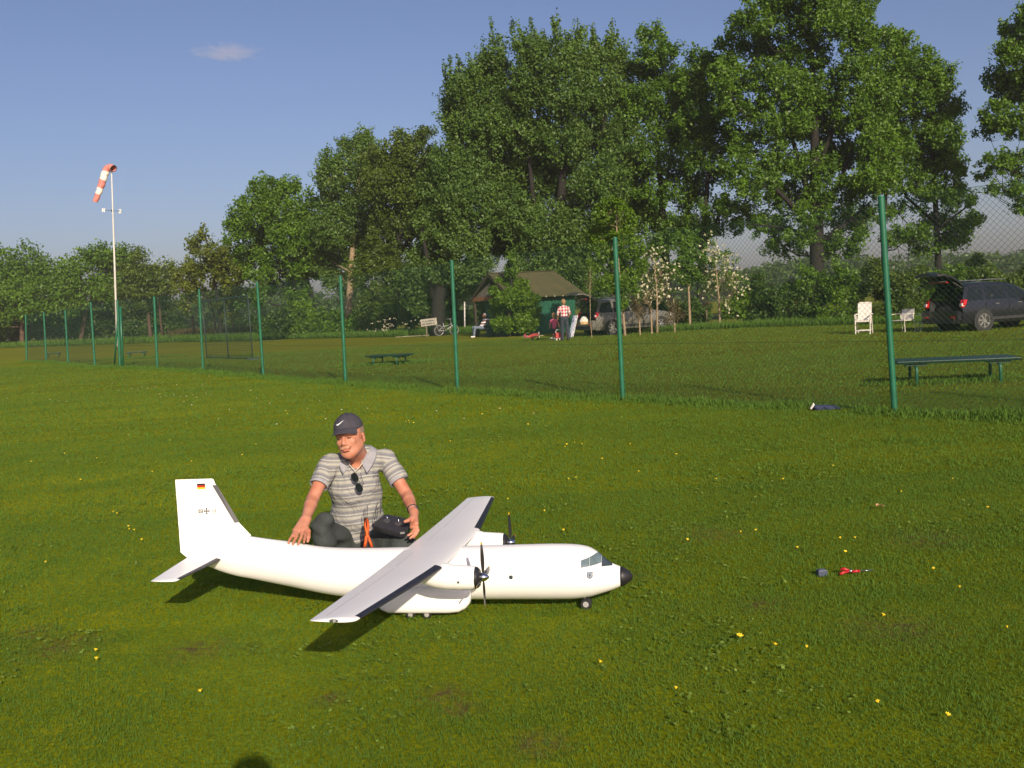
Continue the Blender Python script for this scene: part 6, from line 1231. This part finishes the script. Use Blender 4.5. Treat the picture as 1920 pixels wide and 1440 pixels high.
# collar: two leaves folded down from the neck, lying just proud of the shirt
def onsurf(S_, p, d=.005, it=6):
    p = np.array(p, float)
    def val(q):
        g = (q - S_.lo) / S_.h; i = np.clip(np.floor(g).astype(int), 0, S_.n - 2); f = g - i; c = S_.V[i[0]:i[0] + 2, i[1]:i[1] + 2, i[2]:i[2] + 2]
        c = c[0] * (1 - f[0]) + c[1] * f[0]; c = c[0] * (1 - f[1]) + c[1] * f[1]; return float(c[0] * (1 - f[2]) + c[1] * f[2])
    for _ in range(it):
        v0 = val(p)
        if v0 >= d: break
        e = .004; g = np.array([val(p + np.array(k) * e) - val(p - np.array(k) * e) for k in ((1, 0, 0), (0, 1, 0), (0, 0, 1))]); g /= np.linalg.norm(g) + 1e-9; p = p + g * (d - v0)
    return p
m = MB(); shS = s_
for sx in (-1, 1):
    R_ = []
    for i in range(15):
        t_ = i / 14; a = PI / 2 - t_ * PI * .88
        out = np.array([math.cos(a) * sx, math.sin(a), 0]); zt = .062 - .030 * t_ - .046 * t_ ** 4
        top = nb_ + np.array([out[0] * .061, -.012 + out[1] * .064, zt]); w_ = .034 + .022 * t_ + .020 * t_ ** 3
        row = [top - out * .004 - np.array([0, 0, .014]), top]
        for q in (.18, .4, .6, .8, 1.0):
            fall = top + (out * np.array([.75, .85, 0]) + np.array([sx * .34 * t_ ** 2, -.10 * t_, -.85])) * w_ * q + out * .008; row.append(onsurf(shS, fall, .0055 + .002 * (1 - q)))
        row.append(row[-1] - out * .004); R_.append(row)
    m.rings(R_, closed=False)
m.build('collar', ribm, shirt_o, True, world=man)
m = MB()
for sx in (-1, 1): m.tube([onsurf(shS, nb_ + np.array([sx * .048, -.088, .0]), .001), onsurf(shS, (nb_ + np.array([sx * .048, -.088, .0])) * .5 + vn * .5 + np.array([sx * .010, -.01, 0]), .001), onsurf(shS, vn + np.array([sx * .002, -.01, 0]), .001)], [.003, .003, .002], 5)
m.build('neck_trim', mat('trim_cream', (.62, .58, .48), .8), shirt_o, True, world=man)
# embroidered emblem on the chest: thin dark strokes like a bird over a line
m = MB(); eb = W(704, 890, 5.70); 
def stroke(pts, r=.0016): m.tube([onsurf(shS, eb + np.array([x, 0, z]), .001) for x, z in pts], r, 4)
stroke([(-.016, .018), (-.008, .010), (-.002, .006), (.004, .012), (.010, .013)]); stroke([(.010, .013), (.016, .016), (.018, .006)]); stroke([(.004, .012), (.003, .003)]); stroke([(-.016, -.012), (-.004, -.013), (.016, -.010)], .0012); stroke([(-.010, -.016), (-.010, -.006)], .0012); stroke([(.012, -.014), (.012, -.004)], .0012)
m.build('shirt_emblem', mat('emblem_thread', (.05, .055, .09), .8), shirt_o, world=man)
# trousers
trm = mat('trouser_grey', (.046, .056, .055), .92, var=.22, scale=9, bump=.35, bscale=45)
s_ = SDF(lo - .06 - np.array([0, 0, .22]), hi + np.array([.25, .1, -.35]), .007); hp = J['hips']
kR, kL = W(605, 984, 5.50), W(756, 1024, 5.56)
s_.cap(hp + np.array([-.04, .02, .0]), hp + np.array([.05, .02, .0]), .142, .142, .04, sq=((0, 1, 0), .9)); s_.cap(hp + np.array([-.08, .0, -.03]), kR, .090, .062, .03); s_.cap(kR, kR + np.array([.0, .12, -.50]), .062, .055, .01)
s_.cap(hp + np.array([.08, 0, -.04]), kL, .105, .082, .03); s_.cap(kL, kL + np.array([.0, .30, -.16]), .078, .055, .02); s_.wrinkle(.010, 38, 9)
s_.mesh('trousers', trm, man, world=man, smooth_it=1)
shoe = mat('shoe_brown', (.06, .04, .03), .6)
for c in (kR + np.array([.03, .10, 0]), kL + np.array([0, .34, 0])): z0 = c.copy(); z0[2] = .045; s2 = SDF(z0 - .2, z0 + .2, .008); s2.cap(z0 + np.array([0, .05, 0]), z0 + np.array([0, -.10, -.005]), .045, .038, .02); s2.plane((0, 0, .004), (0, 0, -1)); s2.mesh('shoe', shoe, man, world=man)
# watch
wt = J['wrL'] * .8 + J['elL'] * .2; d = J['wrL'] - J['elL']; d /= np.linalg.norm(d); m = MB(); m.torus(wt, .0275, .0055, d, 24, 6); m.build('watch_strap', black, man, True, world=man)
MB().disc(wt + np.array([.019, -.023, .004]), .014, (.6, -.8, .1), 16, .009).build('watch_case', chrome, man, True, world=man)
# sunglasses hanging from the placket
sg = thing('sunglasses', 'dark sunglasses hanging from the neckline of the striped shirt', 'sunglasses', W(668, 905, 5.60)); lensm = mat('lens_dark', (.01, .014, .018), .08, spec=.9)
l1, l2 = W(665.5, 895, 5.628), W(673.5, 914.5, 5.615)
for c in (l1, l2):
    m = MB(); R_ = []; e1 = np.array([.38, 0, -.92]); e2 = np.array([.92, -.1, .38])
    for q in (.004, -.003): R_.append([c + e1 * .028 * math.copysign(abs(math.cos(a)) ** .75, math.cos(a)) + e2 * .0195 * math.copysign(abs(math.sin(a)) ** .75, math.sin(a)) + np.array([0, q, 0]) for a in np.linspace(0, 2 * PI, 21)[:-1]])
    m.rings(R_); m.build('lens', lensm, sg, True, world=sg, angle=40)
m = MB(); m.tube([l1 + np.array([.016, -.004, -.01]), (l1 + l2) / 2 + np.array([.018, -.008, .004]), l2 + np.array([.010, -.004, .014])], .002, 5); m.tube([l1 + np.array([-.006, -.002, .024]), l1 + np.array([-.004, .02, .03])], .0022, 5); m.tube([l2 + np.array([.014, -.002, -.0]), l2 + np.array([.024, .02, .02]), l1 + np.array([.03, .022, .02])], .0018, 5); m.build('frame', black, sg, True, world=sg)
# transmitter with lanyard
tx = thing('transmitter', 'black radio control transmitter resting on the crouching man\'s lap', 'transmitter', W(735, 985, 5.48))
txm = mat('transmitter_black', (.028, .028, .034), .42, var=.2, scale=40); a0, b0_, c0_, d0_ = W(694, 986, 5.54), W(722, 964, 5.68), W(777, 978, 5.60), W(757, 1002, 5.43)
def lerp(a, b, t): return a * (1 - t) + b * t
m = MB(); nrm_ = np.cross(b0_ - a0, d0_ - a0); nrm_ /= np.linalg.norm(nrm_); nrm_ = nrm_ if nrm_[2] > 0 else -nrm_; cn = (a0 + b0_ + c0_ + d0_) / 4
outl = []
for p_, q_ in ((a0, b0_), (b0_, c0_), (c0_, d0_), (d0_, a0)):
    for t_ in (.1, .5, .9): outl.append(lerp(p_, q_, t_))
m.rings([[cn + (p - cn) * f + nrm_ * h for p in outl] for h, f in ((-.036, .86), (-.030, .95), (-.004, 1), (.006, .96), (.009, .86))]); m.build('case', txm, tx, True, world=tx, angle=35)
for f_, g_ in ((.30, .42), (.66, .62)):
    c = lerp(lerp(a0, b0_, .5), lerp(d0_, c0_, .5), f_) + nrm_ * .010; m = MB(); m.disc(c, .022, nrm_, 18, .006); go = m.build('stick_gimbal', mat('gimbal_grey', (.09, .09, .10), .3, .3), tx, True, world=tx, angle=40); MB().tube([c, c + nrm_ * .026 + np.array([.004, 0, 0])], [.003, .005], 7).build('stick', chrome, go, True, world=tx)
m = MB()
for k in range(6): c = lerp(b0_, c0_, .35 + .09 * k) * .8 + cn * .2 + nrm_ * .008; m.tube([c, c + nrm_ * .018], .0022, 5)
m.build('switch', chrome, tx, world=tx)
MB().tube([lerp(c0_, d0_, .35) + nrm_ * .01, lerp(c0_, d0_, .35) + nrm_ * .012 + np.array([.045, -.02, .03])], [.006, .004], 8).build('antenna', black, tx, True, world=tx)
m = MB()
for (p0, p1, p2, p3) in (((683, 985), (682, 958), (689, 948), (688, 972)), ((702, 975), (706, 948), (714, 937), (713, 965))): m.tube([W(*p, 5.60 - .02 * (i % 2)) for i, p in enumerate((p0, p1, p2, p3))], .0022, 5)
m.build('neck_hook', black, tx, True, world=tx)
org = mat('lanyard_orange', (.75, .12, .02), .7, var=.2, scale=60); m = MB()
la_ = thing('lanyard', 'orange and black lanyard dangling from the transmitter in front of the man', 'lanyard', W(686, 1000, 5.45))
def band(pts, w_, mt, nm):
    m = MB(); R_ = []
    for i, p in enumerate(pts): R_.append([p + np.array([-w_, 0, 0]), p + np.array([0, -.003, 0]), p + np.array([w_, 0, 0]), p + np.array([0, .003, 0])])
    return m.rings(R_).build(nm, mt, la_, True, world=la_)
band([W(687, 972, 5.54), W(685, 985, 5.50), W(688, 998, 5.47), W(686, 1012, 5.45), W(683, 1026, 5.44)], .011, org, 'strap'); band([W(687.5, 972, 5.545), W(690, 988, 5.50), W(688, 1002, 5.46), W(693, 1014, 5.45), W(697, 1026, 5.44)], .010, org, 'strap')
band([W(686, 970, 5.53), W(687.5, 990, 5.488), W(690, 1008, 5.453), W(691, 1026, 5.43)], .003, black, 'edge_band')

# ---------------------------------------------------------------- people by the hut
def figure(name, label, loc, rz, P, parts, h=.016, mats=None):
    """P: joints in metres, local (facing -y); parts: (part name, material, list of capsules, cuts)"""
    t = thing(name, label, 'person', loc, rz); Rm = rotz(rz); base_ = np.array(t.location)
    for nm, mt, caps_, attr in parts:
        pts = [p for c in caps_ for p in (np.array(c[0]), np.array(c[1]))]; lo_ = np.min(pts, 0) - .22; hi_ = np.max(pts, 0) + .22; s_ = SDF(lo_, hi_, h)
        for c in caps_: s_.cap(c[0], c[1], c[2], c[3], c[4] if len(c) > 4 else .03, sq=c[5] if len(c) > 5 else None)
        s_.mesh(nm, mt, t, attr=attr)
    return t
denim = mat('denim_dark', (.030, .036, .055), .9, var=.2, scale=12); jeans = mat('jeans_blue', (.16, .19, .26), .9, var=.2, scale=12); hairb = mat('hair_blond', (.30, .17, .08), .9); hairg = mat('hair_greyish', (.45, .40, .36), .9); pinkm = mat('child_pink', (.60, .10, .20), .85, var=.25, scale=14)
def pattern_mat(name, cols, axis_scale, check=False):
    m = bpy.data.materials.new(name); m.use_nodes = True; n = m.node_tree; pb = n.nodes['Principled BSDF']; pb.inputs['Roughness'].default_value = .9; tc = n.nodes.new('ShaderNodeTexCoord'); sp = n.nodes.new('ShaderNodeSeparateXYZ'); n.links.new(tc.outputs['Object'], sp.inputs[0])
    def band_(out):
        mu = n.nodes.new('ShaderNodeMath'); mu.operation = 'MULTIPLY'; mu.inputs[1].default_value = axis_scale; n.links.new(out, mu.inputs[0]); fr = n.nodes.new('ShaderNodeMath'); fr.operation = 'FRACT'; n.links.new(mu.outputs[0], fr.inputs[0]); g = n.nodes.new('ShaderNodeMath'); g.operation = 'GREATER_THAN'; g.inputs[1].default_value = .5; n.links.new(fr.outputs[0], g.inputs[0]); return g.outputs[0]
    f = band_(sp.outputs['Z'])
    if check: a = n.nodes.new('ShaderNodeMath'); a.operation = 'ADD'; n.links.new(f, a.inputs[0]); n.links.new(band_(sp.outputs['X']), a.inputs[1]); d = n.nodes.new('ShaderNodeMath'); d.operation = 'MULTIPLY'; d.inputs[1].default_value = .5; n.links.new(a.outputs[0], d.inputs[0]); f = d.outputs[0]
    mx = n.nodes.new('ShaderNodeMixRGB'); mx.inputs[1].default_value = (*cols[0], 1); mx.inputs[2].default_value = (*cols[1], 1); n.links.new(f, mx.inputs[0]); n.links.new(mx.outputs[0], pb.inputs['Base Color']); return m
plaid = pattern_mat('shirt_checked', ((.72, .68, .68), (.42, .02, .035)), 7.5, True); strp = pattern_mat('shirt_striped', ((.75, .72, .70), (.16, .02, .03)), 6.5)
g_ = G(1060, 638)
figure('person', 'man in red and white checked shirt standing back turned by the taupe car', g_, math.radians(180 + 18), None, [
    ('body', skin_far, [((0, -.03, 1.62), (0, .0, 1.67), .085, .095), ((0, 0, 1.45), (0, -.02, 1.58), .055, .055), ((0, 0, 1.0), (0, 0, 1.36), .08, .085, .03), ((.20, 0, 1.40), (.27, -.02, 1.12), .045, .04), ((.27, -.02, 1.12), (.23, -.20, .93), .04, .03), ((-.20, 0, 1.40), (-.27, -.02, 1.12), .045, .04), ((-.27, -.02, 1.12), (-.22, -.20, .93), .04, .03), ((.23, -.20, .93), (.21, -.27, .88), .03, .022), ((-.22, -.20, .93), (-.20, -.27, .88), .03, .022), ((0, -.115, 1.62), (0, -.12, 1.60), .012, .015, .01), ((.09, 0, .95), (.10, 0, .1), .07, .04), ((-.09, 0, .95), (-.10, 0, .1), .07, .04)], None),
    ('hair', hairb, [((0, .015, 1.66), (0, .0, 1.71), .098, .088), ((0, .05, 1.60), (0, .04, 1.64), .06, .08)], None),
    ('checked_shirt', plaid, [((0, 0, 1.02), (0, 0, 1.36), .155, .16, .05, ((0, 1, 0), .72)), ((-.17, 0, 1.41), (.17, 0, 1.41), .065, .065, .05), ((.20, 0, 1.40), (.275, -.02, 1.15), .068, .06), ((-.20, 0, 1.40), (-.275, -.02, 1.15), .068, .06)], None),
    ('trousers', denim, [((-.04, 0, .95), (.04, 0, .95), .14, .14, .04), ((.09, 0, .92), (.11, -.01, .50), .098, .075), ((.11, -.01, .50), (.12, .02, .07), .075, .062), ((-.09, 0, .92), (-.12, .03, .50), .098, .075), ((-.12, .03, .50), (-.13, .06, .07), .075, .062)], None),
    ('shoes', black, [((.12, .04, .05), (.13, -.12, .04), .05, .042), ((-.13, .08, .05), (-.15, -.08, .04), .05, .042)], None)])
g_ = G(1045, 637) + np.array([-.10, .15, 0])
figure('person', 'child in a pink and white top standing close beside the man in the checked shirt', g_, math.radians(170), None, [
    ('body', skin_far, [((0, -.01, 1.06), (0, 0, 1.10), .075, .085), ((0, 0, .92), (0, 0, 1.04), .04, .045), ((0, 0, .60), (0, 0, .86), .06, .065, .03), ((.13, 0, .88), (.20, -.02, .68), .034, .03), ((.20, -.02, .68), (.22, -.10, .52), .03, .022), ((-.13, 0, .88), (-.20, -.02, .68), .034, .03), ((-.20, -.02, .68), (-.20, -.12, .54), .03, .022), ((.06, 0, .55), (.07, 0, .08), .05, .035), ((-.06, 0, .55), (-.07, 0, .08), .05, .035), ((0, -.09, 1.06), (0, -.095, 1.05), .01, .012, .01)], None),
    ('hair', hairb, [((0, .015, 1.10), (0, .01, 1.14), .085, .078), ((0, .05, .98), (0, .045, 1.08), .05, .07)], None),
    ('top', pinkm, [((0, 0, .56), (0, 0, .86), .115, .10, .04, ((0, 1, 0), .8)), ((.12, 0, .87), (.17, -.01, .76), .05, .045), ((-.12, 0, .87), (-.17, -.01, .76), .05, .045)], None),
    ('shorts', denim, [((.055, 0, .54), (.07, 0, .34), .075, .07), ((-.055, 0, .54), (-.07, 0, .34), .075, .07)], None),
    ('shoes', whc, [((.07, .03, .04), (.07, -.07, .035), .04, .035), ((-.07, .03, .04), (-.07, -.07, .035), .04, .035)], None)])
g_ = G(904, 632)
# seated, facing left in the picture (local -y turned to -x)
figure('person', 'man in red-white striped shirt and jeans leaning back on the bench by the hut', g_, math.radians(-70), None, [
    ('body', skin_far, [((0, .20, 1.14), (0, .18, 1.19), .085, .092), ((0, .24, .98), (0, .21, 1.10), .052, .052), ((0, .03, .60), (0, .22, .90), .08, .085, .03), ((.20, .24, .94), (.30, .46, .92), .045, .04), ((.30, .46, .92), (.20, .66, .98), .04, .03), ((-.20, .24, .94), (-.30, .42, .88), .045, .04), ((-.30, .42, .88), (-.26, .60, .84), .04, .03), ((.20, .66, .98), (.15, .72, .99), .03, .022), ((-.26, .60, .84), (-.24, .68, .82), .03, .022), ((0, .09, 1.15), (0, .085, 1.13), .012, .015, .01), ((.1, -.40, .5), (.1, -.50, .1), .05, .04), ((-.1, -.40, .5), (-.12, -.44, .1), .05, .04)], None),
    ('hair', hairg, [((0, .235, 1.19), (0, .21, 1.235), .09, .082)], None),
    ('striped_shirt', strp, [((0, .02, .58), (0, .22, .90), .155, .155, .05, ((0, 1, .0), .8)), ((-.16, .24, .94), (.16, .24, .94), .068, .068, .05), ((.20, .24, .94), (.29, .42, .92), .065, .058), ((-.20, .24, .94), (-.29, .38, .89), .065, .058)], None),
    ('jeans', jeans, [((-.06, .02, .52), (.06, .02, .52), .125, .125, .04), ((.10, .0, .52), (.13, -.42, .56), .095, .075), ((.13, -.42, .56), (.12, -.50, .12), .075, .055), ((-.10, .0, .52), (-.14, -.42, .55), .095, .075), ((-.14, -.42, .55), (-.13, -.44, .12), .075, .055)], None),
    ('shoes', whc, [((.12, -.49, .05), (.13, -.64, .045), .05, .042), ((-.13, -.43, .05), (-.15, -.58, .045), .05, .042)], None)])

figure('person', 'photographer standing behind the camera, casting the dark shadow at the bottom edge', (.0, -.30, 0), math.radians(180), None, [
    ('body', skin_far, [((0, .0, 1.64), (0, .0, 1.68), .085, .09), ((0, 0, 1.45), (0, 0, 1.58), .055, .055), ((0, 0, 1.0), (0, 0, 1.36), .08, .085, .03), ((.20, 0, 1.40), (.30, .0, 1.12), .045, .04), ((.30, .0, 1.12), (.24, -.08, .88), .04, .03), ((-.20, 0, 1.40), (-.30, .0, 1.12), .045, .04), ((-.30, .0, 1.12), (-.24, -.08, .88), .04, .03), ((.09, 0, .95), (.10, 0, .1), .07, .04), ((-.09, 0, .95), (-.10, 0, .1), .07, .04)], None),
    ('hair', hairb, [((0, .015, 1.68), (0, .0, 1.72), .095, .085)], None),
    ('jacket', denim, [((0, 0, 1.02), (0, 0, 1.36), .155, .16, .05, ((0, 1, 0), .72)), ((-.17, 0, 1.41), (.17, 0, 1.41), .065, .065, .05), ((.20, 0, 1.40), (.29, .0, 1.12), .062, .055), ((-.20, 0, 1.40), (-.29, .0, 1.12), .062, .055)], None),
    ('trousers', denim, [((-.04, 0, .95), (.04, 0, .95), .14, .14, .04), ((.09, 0, .92), (.12, 0, .07), .098, .062), ((-.09, 0, .92), (-.12, 0, .07), .098, .062)], None),
    ('shoes', black, [((.12, .04, .05), (.13, -.12, .04), .05, .042), ((-.12, .04, .05), (-.13, -.12, .04), .05, .042)], None)])
# evening air: one closed box of thin even haze round the whole scene
hz = MB(); hz.box((0, 150, 12), (700, 420, 26)); hm = bpy.data.materials.new('haze'); hm.use_nodes = True; n_ = hm.node_tree; n_.nodes.remove(n_.nodes['Principled BSDF']); pv = n_.nodes.new('ShaderNodeVolumePrincipled')
pv.inputs['Color'].default_value = (.92, .95, 1, 1); pv.inputs['Density'].default_value = .00032; n_.links.new(pv.outputs[0], n_.nodes['Material Output'].inputs['Volume'])
tag(hz.build('haze', hm), kind='stuff')
